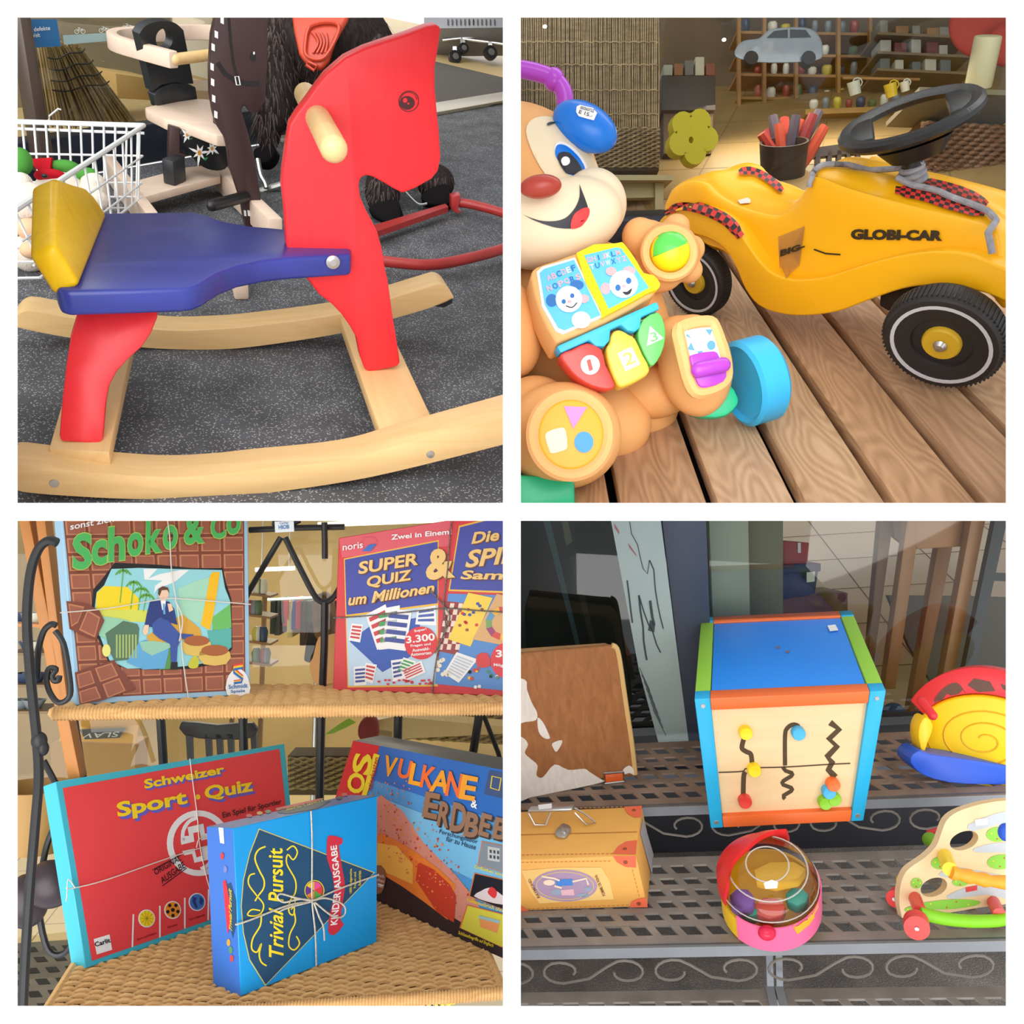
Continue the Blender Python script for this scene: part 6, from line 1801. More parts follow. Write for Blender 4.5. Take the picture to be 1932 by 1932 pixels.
SE(spx([(712, 1632), (728, 1640), (730, 1660), (722, 1684), (706, 1680)], 2), C('badge_brown', 150, 100, 70), 0.0034)
part('cover_picture', pe, None, gE)
lt = MB(); yk = C('kit_yellow', 238, 214, 50); fire = [C('fire_a', 240, 160, 40), C('fire_b', 236, 110, 50)]
def TE(s, q, m, bold=.04, o=0.003): text_px(lt, plE, s, q, m, o, bold=bold)
TE('KOSMOS', ((684, 1560), (706, 1415), (668, 1408), (646, 1540)), yk, .05) if False else None
text_px(lt, plE, 'S', ((700, 1464), (706, 1424), (672, 1418), (664, 1456)), yk, 0.003, bold=.06)
text_px(lt, plE, 'O', ((687, 1500), (694, 1462), (662, 1454), (654, 1492)), yk, 0.003, bold=.06)
SE2 = MB(); shape_px(SE2, plE, [(707, 1421), (718, 1424), (690, 1510), (682, 1506)], yk, 0.0022)
part('yellow_strip', SE2, None, gE)
text_px(lt, plE, 'ntierkasten', ((703, 1492), (717, 1430), (708, 1427), (694, 1489)), C('print_red', 190, 40, 40), 0.003)
word = 'VULKANE'; xs = [(722, 1462, 748, 1424), (750, 1466, 776, 1430), (772, 1478, 796, 1438), (794, 1484, 822, 1442), (812, 1492, 850, 1450), (842, 1500, 872, 1454), (868, 1506, 900, 1460)]
for i, (x0, y0, x1, y1) in enumerate(xs):
    text_px(lt, plE, word[i], ((x0, y0), (x1 - 2, y0 + 5), (x1 + 6, y1 + 6), (x0 + 8, y1)), fire[i % 2], 0.003 + .0002 * i, bold=.06)
st_ = C('stone_brown', 150, 112, 84); sd2 = C('stone_shadow', 66, 46, 36)
xs = [(798, 1540, 828, 1492), (826, 1556, 850, 1510), (850, 1566, 880, 1512), (876, 1576, 904, 1530), (904, 1574, 926, 1532), (930, 1580, 958, 1540)]
for i, (x0, y0, x1, y1) in enumerate(xs):
    q = ((x0, y0), (x1 - 2, y0 + 6), (x1 + 6, y1 + 6), (x0 + 8, y1))
    text_px(lt, plE, 'ERDBEB'[i], [(x + 3, y + 4) for x, y in q], sd2, 0.003, bold=.08); text_px(lt, plE, 'ERDBEB'[i], q, st_, 0.0036, bold=.07)
text_px(lt, plE, '&', ((890, 1522), (902, 1526), (904, 1510), (892, 1506)), W_, 0.003, bold=.05)
text_px(lt, plE, 'Forschungslabor', ((830, 1574), (902, 1594), (904, 1584), (832, 1564)), C('print_navy', 40, 60, 90), 0.003)
text_px(lt, plE, 'für zu Hause', ((843, 1586), (899, 1603), (901, 1594), (845, 1577)), C('print_navy', 40, 60, 90), 0.003)
for s, q in (('Erdbeben simulieren', ((898, 1637), (975, 1660), (976, 1654), (899, 1631))), ('Vulkanausbruch ohne Feuer', ((882, 1699), (975, 1728), (976, 1721), (883, 1692))), ('Schlüsselbegriffe auf Englisch', ((866, 1763), (932, 1788), (934, 1780), (868, 1755)))):
    TE(s, q, yk, .03)
for s, y in (('ruch', 1652), ('chen', 1661), ('!', 1671)):
    text_px(lt, plE, s, ((714, y), (727, y + 4), (728, y - 2), (715, y - 6)), W_, 0.004)
part('lettering', lt, None, gE)

# ---- D: blue children's edition box in front
plD = leanplane((455, 1880), (711, 1778), 0.0, (440, 1563))
bD = C('cyan_blue', 4, 158, 232, r=.35); bD2 = C('side_blue', 56, 116, 206, r=.35)
lft = F.fl(426, 1845); dD = abs((lft - plD.p0).dot(plD.n))
print('depth D', dD)
gD = game('board_game_box', 'bright blue quiz box tied with a string bow, standing in front', plD, [(440, 1563), (712, 1501), (711, 1778), (455, 1880)], min(max(dD, .05), .09), bD, bD2)
pd = MB()
navy = C('print_petrol', 22, 74, 112)
dia = [(488, 1563), (707, 1646), (500, 1860), (470, 1812), (458, 1760), (454, 1710), (458, 1660), (470, 1610)]
shape_px(pd, plD, dia, C('gold_edge', 220, 210, 110), 0.0006)
q = Vector((540, 1700)); shape_px(pd, plD, [tuple(q.lerp(Vector(p), .983)) for p in dia], navy, 0.001)
shape_px(pd, plD, spx([(616, 1590), (620, 1576), (645, 1582), (643, 1594), (638, 1596), (645, 1640), (650, 1670), (646, 1700), (642, 1736), (648, 1744), (630, 1764), (618, 1756), (622, 1720), (630, 1690), (626, 1650), (616, 1620)], 2), C('banner_red', 214, 44, 66), 0.0014)
for k, c_ in enumerate(((236, 80, 150), (220, 60, 60), (80, 160, 70), (240, 140, 50), (100, 50, 140), (240, 200, 50))):
    a0, a1 = math.radians(90 - k * 60), math.radians(30 - k * 60)
    shape_px(pd, plD, [(592, 1680)] + [(592 + 16 * math.cos(a0 + (a1 - a0) * t / 4), 1680 - 17 * math.sin(a0 + (a1 - a0) * t / 4)) for t in range(5)], C('wedge_%d' % k, *c_), 0.0014)
yD = C('gold_yellow', 244, 220, 40)
line_px(pd, plD, ring(592, 1680, 18, 19, 28), 1.6, yD, 0.0018, closed=True)
for L, w in (([(500, 1597), (486, 1604), (480, 1620), (488, 1642), (497, 1660), (496, 1676), (486, 1690), (480, 1700)], 3), ([(480, 1648), (470, 1652), (468, 1668), (482, 1688), (496, 1706), (492, 1722), (480, 1728), (466, 1726), (474, 1716), (490, 1718)], 2.65), ([(492, 1724), (490, 1746), (476, 1770), (474, 1790), (484, 1796), (492, 1780), (488, 1800), (492, 1815), (502, 1822)], 3),
             ([(540, 1604), (552, 1596), (560, 1608), (552, 1622), (542, 1612), (540, 1630), (556, 1660), (556, 1684), (546, 1700), (544, 1720), (552, 1726), (554, 1712), (546, 1706)], 2.75), ([(554, 1720), (556, 1740), (546, 1762), (544, 1784), (554, 1792), (564, 1780), (558, 1766)], 2.75), ([(542, 1690), (552, 1692), (556, 1706), (548, 1716)], 2)):
    line_px(pd, plD, spx(L, 4, False), w, yD, 0.0016)
part('cover_picture', pd, None, gD)
lt = MB()
text_px(lt, plD, 'Trivial', ((534, 1806), (533, 1716), (506, 1712), (506, 1806)), yD, 0.002, bold=.035, shear=.25)
text_px(lt, plD, 'Pursuit', ((534, 1702), (532, 1597), (504, 1602), (505, 1704)), yD, 0.002, bold=.035, shear=.25)
text_px(lt, plD, 'KINDER', ((635, 1744), (642, 1682), (628, 1684), (622, 1746)), W_, 0.002, bold=.05)
text_px(lt, plD, 'AUSGABE', ((643, 1676), (634, 1594), (622, 1596), (630, 1680)), W_, 0.002, bold=.05)
for s, x, y0, y1 in (('1000 kindgerechte', 664, 1684, 1638), ('Fragen und', 672, 1674, 1644), ('Antworten', 680, 1670, 1642)):
    text_px(lt, plD, s, ((x, y0), (x, y1), (x - 6, y1 + 2), (x - 6, y0 + 2)), yD, 0.002)
part('lettering', lt, None, gD)
# printing on the top and left side
P = [plD.un(*q) for q in ((440, 1563), (712, 1501), (711, 1778), (455, 1880))]
dd_ = min(max(dD, .05), .09)
tpl = Plane(P[0], (P[1] - P[0]).cross(plD.n)); spl = Plane(P[0], (P[3] - P[0]).cross(plD.n))
tm_ = MB()
shape_px(tm_, tpl, [(524, 1534), (526, 1524), (600, 1508), (624, 1512), (600, 1526), (545, 1536)], navy, 0.0006)
text_px(tm_, tpl, 'Trivial Pursuit', ((612, 1513), (540, 1531), (538, 1524), (610, 1507)), yD, 0.0012)
shape_px(tm_, tpl, [(520, 1526), (606, 1507), (604, 1511), (522, 1531)], C('banner_red', 214, 44, 66), 0.0014)
for x, y, c_ in ((470, 1540, (200, 60, 80)), (490, 1535, (220, 190, 80)), (506, 1532, (90, 140, 80)), (640, 1506, (60, 70, 120)), (650, 1500, (210, 80, 80))):
    shape_px(tm_, tpl, ring(x, y, 6, 3.4, 10), C('emblem_%d' % x, *c_), 0.001)
part('top_print', tm_, None, gD); tm_ = MB()
shape_px(tm_, spl, [(424, 1670), (436, 1665), (446, 1700), (446, 1745), (440, 1770), (430, 1735)], navy, 0.0006)
shape_px(tm_, spl, [(421, 1662), (427, 1660), (434, 1700), (436, 1745), (430, 1762), (424, 1700)], C('banner_red', 214, 44, 66), 0.001)
text_px(tm_, spl, 'Trivial Pursuit', ((439, 1760), (438, 1680), (432, 1672), (434, 1752)), yD, 0.0014)
for x, y, c_ in ((420, 1615, (200, 60, 70)), (426, 1640, (120, 130, 190)), (432, 1778, (210, 160, 60)), (436, 1792, (90, 150, 90)), (438, 1808, (200, 70, 80))):
    shape_px(tm_, spl, ring(x, y, 3.6, 7, 10), C('emblem_s%d' % x, *c_), 0.001)
shape_px(tm_, spl, [(413, 1561), (422, 1562), (424, 1592), (416, 1590)], W_, 0.0008)
part('side_print', tm_, None, gD)
M_tw2 = mat('jute_string', (206, 198, 182), 0.9, var=.2, vscale=200)
string(gD, [(442, 1744), (470, 1735), (540, 1708), (584, 1700), (620, 1684), (660, 1668), (712, 1650)], plD, 0.0016, M_tw2, 0.004)
string(gD, [(584, 1530), (586, 1580), (586, 1640), (586, 1700), (592, 1760), (594, 1822)], plD, 0.0016, M_tw2, 0.004)
string(gD, [(584, 1698), (560, 1696), (532, 1702), (520, 1694), (526, 1686), (556, 1694), (584, 1698), (610, 1694), (640, 1704), (648, 1718), (640, 1730), (620, 1726), (590, 1702)], plD, 0.0016, M_tw2, 0.006, 'bow')
string(gD, [(588, 1702), (598, 1730), (606, 1748), (608, 1774)], plD, 0.0016, M_tw2, 0.006, 'bow')
string(gD, [(586, 1700), (540, 1712), (522, 1720)], plD, 0.0016, M_tw2, 0.006, 'bow')

# ---- black box below the lower shelf
bl = Plane(F.fl(600, 1895, -0.05) + ey * 0.02, ey)
gF = thing('board_game_box', 'black game box with gold lettering lying beneath the lower shelf', 'board game', fl0 + ex * .4 - UP * .2)
part('box', MB().box(fl0 + ex * 0.28 + ey * 0.03 - UP * 0.155, ex * 0.36, ey * 0.2, UP * 0.11), C('box_black', 34, 34, 36), gF, bevel=.002)

lt = MB(); fpl_ = Plane(fl0 + ey * .03, ey)
text_px(lt, fpl_, 'Trivial Pursuit', ((560, 1930), (860, 1908), (858, 1882), (560, 1902)), yD, .001, bold=.03, shear=.25)
part('lettering', lt, None, gF)
# ---- shop behind: window, floor, walls
yb = fl0 + ey * 0.86
struct('window_3', MB().poly([yb - ex * 1.4 - UP * .75, yb + ex * 1.6 - UP * .75, yb + ex * 1.6 + UP * 1.6, yb - ex * 1.4 + UP * 1.6]), M_glass)
zf = -0.62
M_t3 = mat('pale_shop_tile', (206, 184, 138), 0.35, var=.08, vscale=2)
ff = yb + ey * 0.02 + UP * zf
struct('floor_shop_hall', MB().prism([ff - ex * 2.2, ff + ex * 2.2, ff + ex * 4.0 + ey * 4.2, ff - ex * 4.0 + ey * 4.2], (0, 0, -0.02)), M_t3)
M_w3 = mat('shop_hall_wall', (176, 150, 100), 0.85, var=.25, vscale=1.5)
struct('wall_shop_hall', MB().box(ff + ey * 4.0 - ex * 3, ex * 6, ey * .03, UP * 2.75), M_w3)
struct('ceiling_shop_hall', MB().box(ff + UP * 1.72 - ex * 3, ex * 6, ey * 4, UP * .03), M_w3)
struct('wall_shop_hall_side', MB().box(ff - ex * 2.6, ex * .03, ey * 4, UP * 2.75), M_w3)
lamp('hall_fill', ff + ey * 1.4 + UP * 1.66 + ex * .2, 16, .6, (1, .88, .66))  # unseen fill lights added under the ceiling, apart from the strip tubes
lamp('hall_fill', ff + ey * 3.0 + UP * 1.66, 16, .6, (1, .88, .66))
tj = MB()
for k in range(1, 13): tj.box(ff + ey * (k * .33) - ex * 3, ex * 6, ey * .005, UP * .0006)
for k in range(-8, 9): tj.box(ff + ex * (k * .33 + .1), ex * .005, ey * 4, UP * .0006)
single('tile_joints_hall', tj, mat('grout_pale', (150, 126, 84), .8), None, None, kind='structure')
def fluo(a, b, d, l):
    A, B = F.dep(a[0], a[1], d), F.dep(b[0], b[1], d)
    t = thing('strip_light', l, 'lamp', (A + B) / 2)
    part('tube', MB().tube([A, B], 0.007, 8), mat('tube_glow', (255, 244, 214), .5, emit=2.5), t)
    top_ = (ff + UP * 1.72).z
    for u in (.15, .85):
        p = A.lerp(B, u); part('hanger', MB().tube([p, Vector((p.x, p.y, max(top_, p.z + .05)))], .002, 5), M_steel, t)
fluo((482, 1075), (556, 1072), 3.2, 'long fluorescent strip light glowing deep in the shop')
fluo((600, 990), (960, 976), 2.6, 'bright ceiling strip light above the red quiz box')
# rear rail with clothes, shelving
dk_ = 3.6
rk = thing('clothes_rail', 'clothes rail with dark and red garments at the back of the shop', 'clothes rail', F.dep(560, 1260, dk_))
part('rail', MB().tube([F.dep(505, 1132, dk_), F.dep(640, 1126, dk_)], 0.006, 6), M_steel, rk)
rc = random.Random(9)
for k in range(16):
    x = 510 + k * 8; c_ = [(60, 66, 56), (70, 70, 64), (52, 56, 52), (190, 40, 36), (206, 190, 130), (40, 60, 140), (190, 48, 40), (60, 50, 40)][k % 8]
    h = rc.uniform(40, 90)
    part('garment', MB().prism([F.dep(xx, y, dk_ + rc.uniform(-.02, .02)) for xx, y in ((x, 1134), (x + 9, 1133), (x + 10, 1134 + h), (x - 1, 1134 + h))], cv(0, 0, -.2)), mat('garment_%d' % (k % 8), c_, .9), rk, bevel=.004)
ct_ = thing('patterned_coat', 'brown patterned coat over a black skirt on a stand in the shop', 'coat', F.dep(592, 1260, 3.0))
part('coat', MB().prism([F.dep(x, y, 3.0) for x, y in spx([(588, 1140), (600, 1120), (620, 1135), (626, 1200), (612, 1212), (592, 1200)], 2)], cv(0, 0, -.1)), mat('coat_brown', (112, 84, 52), .9, var=.7, vscale=30), ct_, bevel=.008)
part('skirt', MB().prism([F.dep(x, y, 3.02) for x, y in ((582, 1172), (618, 1190), (614, 1260), (572, 1248))], cv(0, 0, -.08)), mat('skirt_black', (36, 34, 32), .9), ct_, bevel=.008)
part('stand_pole', MB().tube([F.dep(600, 1180, 3.05), Vector((F.dep(600, 1180, 3.05).x, F.dep(600, 1180, 3.05).y, zf))], .008, 8), M_steel, ct_)
tyd = thing('wooden_toy', 'flat tan wooden animal shape standing behind the wicker shelf', 'toy', F.dep(600, 1300, dB * 1.25))
part('body', MB().prism([F.dep(x, y, dB * 1.25) for x, y in spx([(590, 1240), (600, 1204), (616, 1200), (640, 1204), (640, 1295), (600, 1296), (586, 1270), (584, 1252)], 3)], cv(0, 0, -.02)), mat('tan_wood', (196, 142, 78), .6), tyd, bevel=.003)
shl = thing('glass_shelf_unit', 'wooden shelving with small goods along the shop wall', 'shelf', F.dep(490, 1290, 2.9))
for y in (1120, 1160, 1210, 1250):
    part('shelf_board', MB().prism([F.dep(x, yy, 2.9) for x, yy in ((440, y - 6), (510, y + 4), (510, y + 8), (440, y - 1))], cv(0, 0, -.1)), M_dw, shl)
for k in range(14):
    y = (1120, 1160, 1210, 1250)[k % 4]; x = 474 + rc.random() * 28
    part('item', MB().lathe([(0.0001, 0), (.012, 0), (.015, .03), (.009, .045), (.0001, .045)], F.dep(x, y, 2.92), UP, 10), mat('glaze_%s' % cols[k % 6][1], cols[k % 6][0], .4), shl)
for x in (446, 500):
    a_ = F.dep(x, 1110, 3.12)
    part('upright', MB().tube([a_, Vector((a_.x, a_.y, zf))], .008, 6), M_dw, shl)
# chair
dc_ = 2.9
ch = thing('chair', 'black slatted wooden chair between the two wicker shelves', 'chair', F.dep(420, 1520, dc_))
part('top_rail', MB().prism([F.dep(x, y, dc_) for x, y in spx([(342, 1362), (410, 1368), (476, 1364), (480, 1392), (410, 1396), (348, 1388)], 2)], cv(0, 0, -.02)), M_dc, ch, bevel=.003)
for x in (350, 386, 407, 428, 452, 472):
    part('slat', MB().prism([F.dep(xx, y, dc_) for xx, y in ((x, 1385), (x + 11, 1385), (x + 14, 1480), (x + 6, 1480))], cv(0, 0, -.018)), M_dc, ch)
# framed sign table
dt_ = 2.85
tbx = thing('display_table', 'light wooden display table with a framed sign behind the shelf', 'table', F.dep(170, 1560, dt_))
part('top', MB().prism([F.dep(x, y, dt_) for x, y in ((110, 1398), (122, 1372), (262, 1368), (256, 1402))], cv(0, 0.02, -.02)), mat('pine_lit', (214, 160, 76), .5), tbx)
part('front', MB().prism([F.dep(x, y, dt_ * 1.002) for x, y in ((96, 1402), (256, 1404), (252, 1520), (96, 1520))], cv(0, 0, -.1)), mat('pine_shaded', (176, 132, 74), .6), tbx)  # front repeats the pine darker, its shade put into the colour
tpz = Plane(F.dep(190, 1388, dt_ * .99), cv(0, 0, 1)); sg = MB()
shape_px(sg, tpz, [(150, 1376), (238, 1373), (226, 1392), (160, 1395)], C('sign_dark', 66, 60, 56), .0005)
text_px(sg, tpz, 'SLAV', ((226, 1380), (160, 1384), (154, 1393), (222, 1390)), C('sign_pale', 190, 184, 170), .0012)
part('framed_sign', sg, None, tbx)
# table with basket right
rt = thing('side_table', 'pale wooden table with a wicker hamper beneath the red quiz box', 'table', F.dep(800, 1500, 2.85))
part('top', MB().prism([F.dep(x, y, 2.85) for x, y in ((696, 1362), (745, 1352), (960, 1372), (960, 1384), (720, 1396))], cv(0, .01, -.05)), mat('table_pale', (196, 166, 112), .5), rt)
part('leg', MB().prism([F.dep(x, y, 2.85) for x, y in ((712, 1376), (740, 1380), (738, 1500), (712, 1500))], cv(0, 0, -.04)), mat('table_pale', (196, 166, 112), .5), rt)
wk5 = thing('wicker_hamper', 'olive wicker hamper standing on the pale table', 'hamper', F.dep(840, 1380, 2.95))
w5 = MB()
for r in range(15):
    y = 1326 + r * 4.6
    w5.tube([F.dep(x, y + 1.4 * math.sin(x * .28 + (r % 2) * 3.14) + (x - 730) * .05, 2.95 + .008 * math.cos(x * .28 + (r % 2) * 3.14)) for x in range(732, 965, 5)], .0042, 5)
o = part('weave', w5, mat('olive_wicker', (150, 126, 78), .7), wk5); o['kind'] = 'stuff'
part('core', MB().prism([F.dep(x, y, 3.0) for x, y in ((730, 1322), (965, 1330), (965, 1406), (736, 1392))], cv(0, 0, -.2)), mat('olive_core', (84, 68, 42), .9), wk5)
hrt = thing('heart_cushion', 'dark red heart shape standing behind the iron posts', 'cushion', F.dep(690, 1400, 2.75))
part('heart', MB().prism([F.dep(x, y, 2.75) for x, y in spx([(678, 1396), (676, 1370), (690, 1354), (706, 1358), (712, 1380), (706, 1404)], 3)], cv(0, 0, -.05)), mat('heart_red', (130, 44, 38), .8), hrt, bevel=.008)
lfm = thing('paper_leaf', 'bright green paper leaf sticking up behind the shelf', 'leaf', F.dep(640, 1400, 2.65))
part('blade', MB().prism([F.dep(x, y, 2.65) for x, y in ((612, 1386), (640, 1366), (658, 1355), (672, 1363), (650, 1374), (628, 1384))], cv(0, 0, -.002)), C('leaf_green', 150, 190, 50), lfm)
# low basket rim behind boxes
lb_ = thing('wicker_hamper', 'long low wicker hamper seen behind the lower games', 'hamper', F.dep(620, 1500, 2.7))
w6 = MB()
for r in range(12):
    y = 1432 + r * 5
    w6.tube([F.dep(x, y + 1.5 * math.sin(x * .25 + (r % 2) * 3.14), 2.7 + .008 * math.cos(x * .25 + (r % 2) * 3.14)) for x in range(545, 680, 5)], .0042, 5)
o = part('weave', w6, mat('olive_wicker', (150, 126, 78), .7), lb_); o['kind'] = 'stuff'
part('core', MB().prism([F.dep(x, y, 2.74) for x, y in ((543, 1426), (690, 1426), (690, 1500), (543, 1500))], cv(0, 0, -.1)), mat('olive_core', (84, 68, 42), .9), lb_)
# wooden slats at left
ws = thing('wooden_rack', 'orange brown wooden rack uprights behind the iron stand', 'rack', F.dep(110, 1500, dL * 1.2))
for L in ([(34, 975), (54, 975), (152, 1470), (128, 1470)], [(66, 975), (84, 975), (128, 1330), (112, 1330)]):
    part('upright', MB().prism([F.dep(x, y, dL * 1.2) for x, y in L], cv(0, 0, -.03)), mat('rack_wood', (188, 122, 58), .5, var=.1, vscale=8), ws, bevel=.002)
part('rail', MB().prism([F.dep(x, y, dL * 1.22) for x, y in ((20, 1176), (76, 1178), (76, 1184), (20, 1182))], cv(0, 0, -.03)), mat('rack_wood', (188, 122, 58), .5), ws)
rj = random.Random(21)
for k in range(9):
    x, y = 36 + rj.random() * 34, (1176, 1230, 1290, 1340)[k % 4]
    ci = rj.choice([0, 1, 2, 4])
    single('bowl', MB().lathe([(.0001, 0), (.012, 0), (.024, .022), (.022, .022), (.010, .003), (.0001, .003)], F.dep(x, y, dL * 1.3), UP, 14), mat('glaze_%s' % cols[ci][1], cols[ci][0], .3), 'small %s bowl on the %s shelf behind the iron stand' % (cols[ci][1], ('topmost', 'second', 'third', 'lowest')[k % 4]), 'bowl', group='bowls behind the iron stand')
sh3 = thing('bowl_shelf', 'dark shelves with small bowls behind the iron stand', 'shelf', F.dep(50, 1350, dL * 1.33))
for y in (1178, 1232, 1292, 1342):
    part('shelf_board', MB().prism([F.dep(x, yy, dL * 1.28) for x, yy in ((10, y), (90, y), (90, y + 5), (10, y + 5))], cv(0, 0, -.08)), mat('shelf_dim', (120, 96, 60), .6), sh3)
# left lower: wooden tub, pots, perforated bench
pot = thing('wooden_tub', 'tan wooden tub inside the shop beside the iron stand', 'tub', F.dep(70, 1640, dL * 1.3))
part('tub', MB().lathe([(.0001, 0), (.07, 0), (.085, .13), (.08, .13), (.066, .01), (.0001, .01)], F.dep(64, 1600, dL * 1.35), UP, 24), mat('tub_tan', (170, 130, 70), .6), pot)
single('dark_jug', pell(pell(MB(), 96, 1668, dL * 1.25, 48, 44, 40), 50, 1700, dL * 1.27, 40, 50, 40), mat('aubergine_glaze', (52, 40, 46), .4), 'dark aubergine jug standing on the metal bench', 'jug')
mb_ = thing('metal_bench', 'perforated grey metal bench beside the wicker shelf', 'bench', F.dep(80, 1800, dL * 1.1))
bz = -0.28
hz_ = MB()
part('seat', MB().prism([F.fl(x, y, bz) for x, y in ((-60, 1786), (170, 1770), (150, 1960), (-120, 1960))], (0, 0, -.01)), mat('bench_grey', (118, 110, 98), .6, var=.2, vscale=12), mb_)
hb_ = MB()
A_, B_ = F.fl(10, 1790, bz), F.fl(10, 1950, bz)
for i in range(-3, 9):
    for j in range(7):
        o_ = A_ + (B_ - A_) * (j / 7) + ex * (i * .045 + (j % 2) * .02)
        d_ = (B_ - A_) / 7
        hb_.add([o_ + UP * .0006, o_ + ex * .026 + UP * .0006, o_ + ex * .034 + d_ * .5 + UP * .0006, o_ + ex * .008 + d_ * .5 + UP * .0006], [[0, 1, 2, 3]])
o = part('openings', hb_, mat('opening_dark', (44, 42, 40), .9), mb_); o['kind'] = 'stuff'
# =================================================================== compartment 4: toys on stepped metal shelves
use(F4)
UP = Vector((0, 0, 1))
ZU, ZD, ZG = 0.06, -0.08, -0.22
M_asph = speckle('grey_asphalt', (132, 126, 121), (180, 174, 168), 320, 0.3, 0.9, 10)
M_met = mat('weathered_grey_steel', (146, 138, 130), 0.55, 0.4, 0.25, var=.22, vscale=14, bump=.15, bscale=60)
M_rust = mat('rusty_steel', (142, 120, 104), 0.65, 0.4, 0.15, var=.35, vscale=12)
M_edge = mat('galvanised_edge', (146, 150, 156), 0.45, 0.5, 0.35, var=.12, vscale=10)
struct('floor_pavement', MB().prism([F.fl(850, 1960, ZG), F.fl(2050, 1960, ZG), F.fl(2100, 1380, ZG), F.fl(800, 1380, ZG)], (0, 0, -.02)), M_asph)
# shelf direction
a_, b_ = F.fl(982, 1786), F.fl(1899, 1768)
sx_ = (b_ - a_).normalized(); sy_ = Vector((-sx_.y, sx_.x, 0))
M_wire2 = mat('grey_iron_scroll', (128, 122, 114), 0.5, .4, .3)
def grid_shelf(name, label, fpx, bpx, z, nrow, x0, x1, mm, scroll=True, breakx=None):
    f0 = F.fl(1440, fpx, z); bk_ = F.fl(1440, bpx, z)
    y0 = f0.dot(sy_); y1 = bk_.dot(sy_)
    t = thing(name, label, 'shelf', f0)
    def P(x, y, zz=z): return sx_ * x + sy_ * y + UP * zz
    th_ = .004; ew = .022
    part('front_edge', MB().box(P(x0, y0, z - .022), sx_ * (x1 - x0), sy_ * .004, UP * .022), M_edge, t)
    part('border', MB().box(P(x0, y0, z - th_), sx_ * (x1 - x0), sy_ * ew, UP * th_), mm, t)
    part('border', MB().box(P(x0, y1 - ew, z - th_), sx_ * (x1 - x0), sy_ * ew, UP * th_), mm, t)
    ya, yb_ = y0 + ew, y1 - ew; rp = (yb_ - ya) / nrow; hs = rp * .56
    for r in range(1, nrow):
        yy = ya + r * rp
        part('strip', MB().box(P(x0, yy - rp * .2, z - th_), sx_ * (x1 - x0), sy_ * rp * .4, UP * th_), mm, t)
    cols_n = int((x1 - x0) / .0385); sl = (yb_ - ya) * .55
    for k in range(-6, cols_n + 1):
        xa = x0 + k * .0385
        q = [P(xa + sl, ya - .001), P(xa + sl + .013, ya - .001), P(xa + .013, yb_ + .001), P(xa, yb_ + .001)]
        if q[2].dot(sx_) < x0 or q[0].dot(sx_) > x1: continue
        part('slanting_bar', MB().prism([p - UP * .0005 for p in q], (0, 0, -th_ + .001)), mm, t)
    if scroll:
        yy = y0 - .001; zc_ = z - .045
        for k in range(int((x1 - x0) / .17) + 1):
            xs = x0 + k * .17
            fl_ = k % 2
            L = []
            def pt(u, v): L.append(P(xs + (u if not fl_ else .165 - u), yy, zc_ + v))
            for i in range(13):
                an = math.radians(-20 + i * 24); rr = .55 + .45 * min(1, i / 6); pt(.036 - .030 * rr * math.cos(an) * -1, .020 * rr * math.sin(an))
            pt(.075, -.012); pt(.105, .010)
            for i in range(13):
                an = math.radians(110 - i * 24); rr = 1 - .45 * max(0, (i - 6) / 6); pt(.130 + .028 * rr * math.cos(an), .020 * rr * math.sin(an))
            part('scroll', MB().tube(L, .0022, 6), M_wire2, t)
    return t, y0, y1
XL, XR = -0.46, 0.62
sU, yu0, yu1 = grid_shelf('step_shelf', 'upper step of the slotted metal shelf carrying cube and satchel', 1512, 1392, ZU, 6, XL - .1, XR + .05, M_rust)
sM, ym0, ym1 = grid_shelf('step_shelf', 'middle step of the slotted metal shelf carrying suitcase and drum', 1780, 1612, 0.0, 6, XL - .05, XR, M_met)
sL, yl0, yl1 = grid_shelf('step_shelf', 'lowest step of the slotted metal shelf near the pavement', 1990, 1866, ZD, 4, XL, XR, M_met, False)
for x in (1452, 1470):
    tp_ = F.fl(x, 1786, -.02)
    part('leg', MB().box(tp_ - sx_ * .005 + sy_ * .004, sx_ * .010, sy_ * .01, UP * (ZG + .02)), M_edge, sM)
    lp_ = F.fl(x, 1866, ZD)
    part('divider', MB().box(lp_ - sx_ * .006 - sy_ * .14 + UP * .001, sx_ * .012, sy_ * .14, UP * .004), M_edge, sL)

# ---- facade behind the shelf
yw = yu1 + .035
def W4(x, z, d=0.0): return sx_ * x + sy_ * (yw + d) + UP * z
wpl = Plane(W4(0, .3), sy_)
struct('wall_window_base', MB().box(W4(-1.0, ZG), sx_ * 2.2, sy_ * .05, UP * (ZU - ZG + .0)), mat('black_base', (38, 38, 44), .5, var=.2, vscale=4), bevel=.003)
struct('trim_3', MB().box(W4(-1.0, -.035, -.02), sx_ * 2.2, sy_ * .02, UP * .022), mat('grey_sill', (84, 90, 104), .5))
M_nv4 = mat('navy_mullion', (58, 66, 84), .45)
struct('trim_4', MB().prism(wpl.pts([(1246, 960), (1330, 960), (1348, 1412), (1300, 1412)], .012), sy_ * .06), M_nv4, bevel=.002)
gl4 = wpl.pts([(860, 940), (1250, 940), (1300, 1412), (860, 1412)])
struct('window_4', MB().poly(gl4), glass('dark_glass', (150, 170, 172), 1.0, 1.5))
struct('window_5', MB().poly(wpl.pts([(1335, 940), (2060, 940), (2060, 1412), (1348, 1412)])), M_glass)
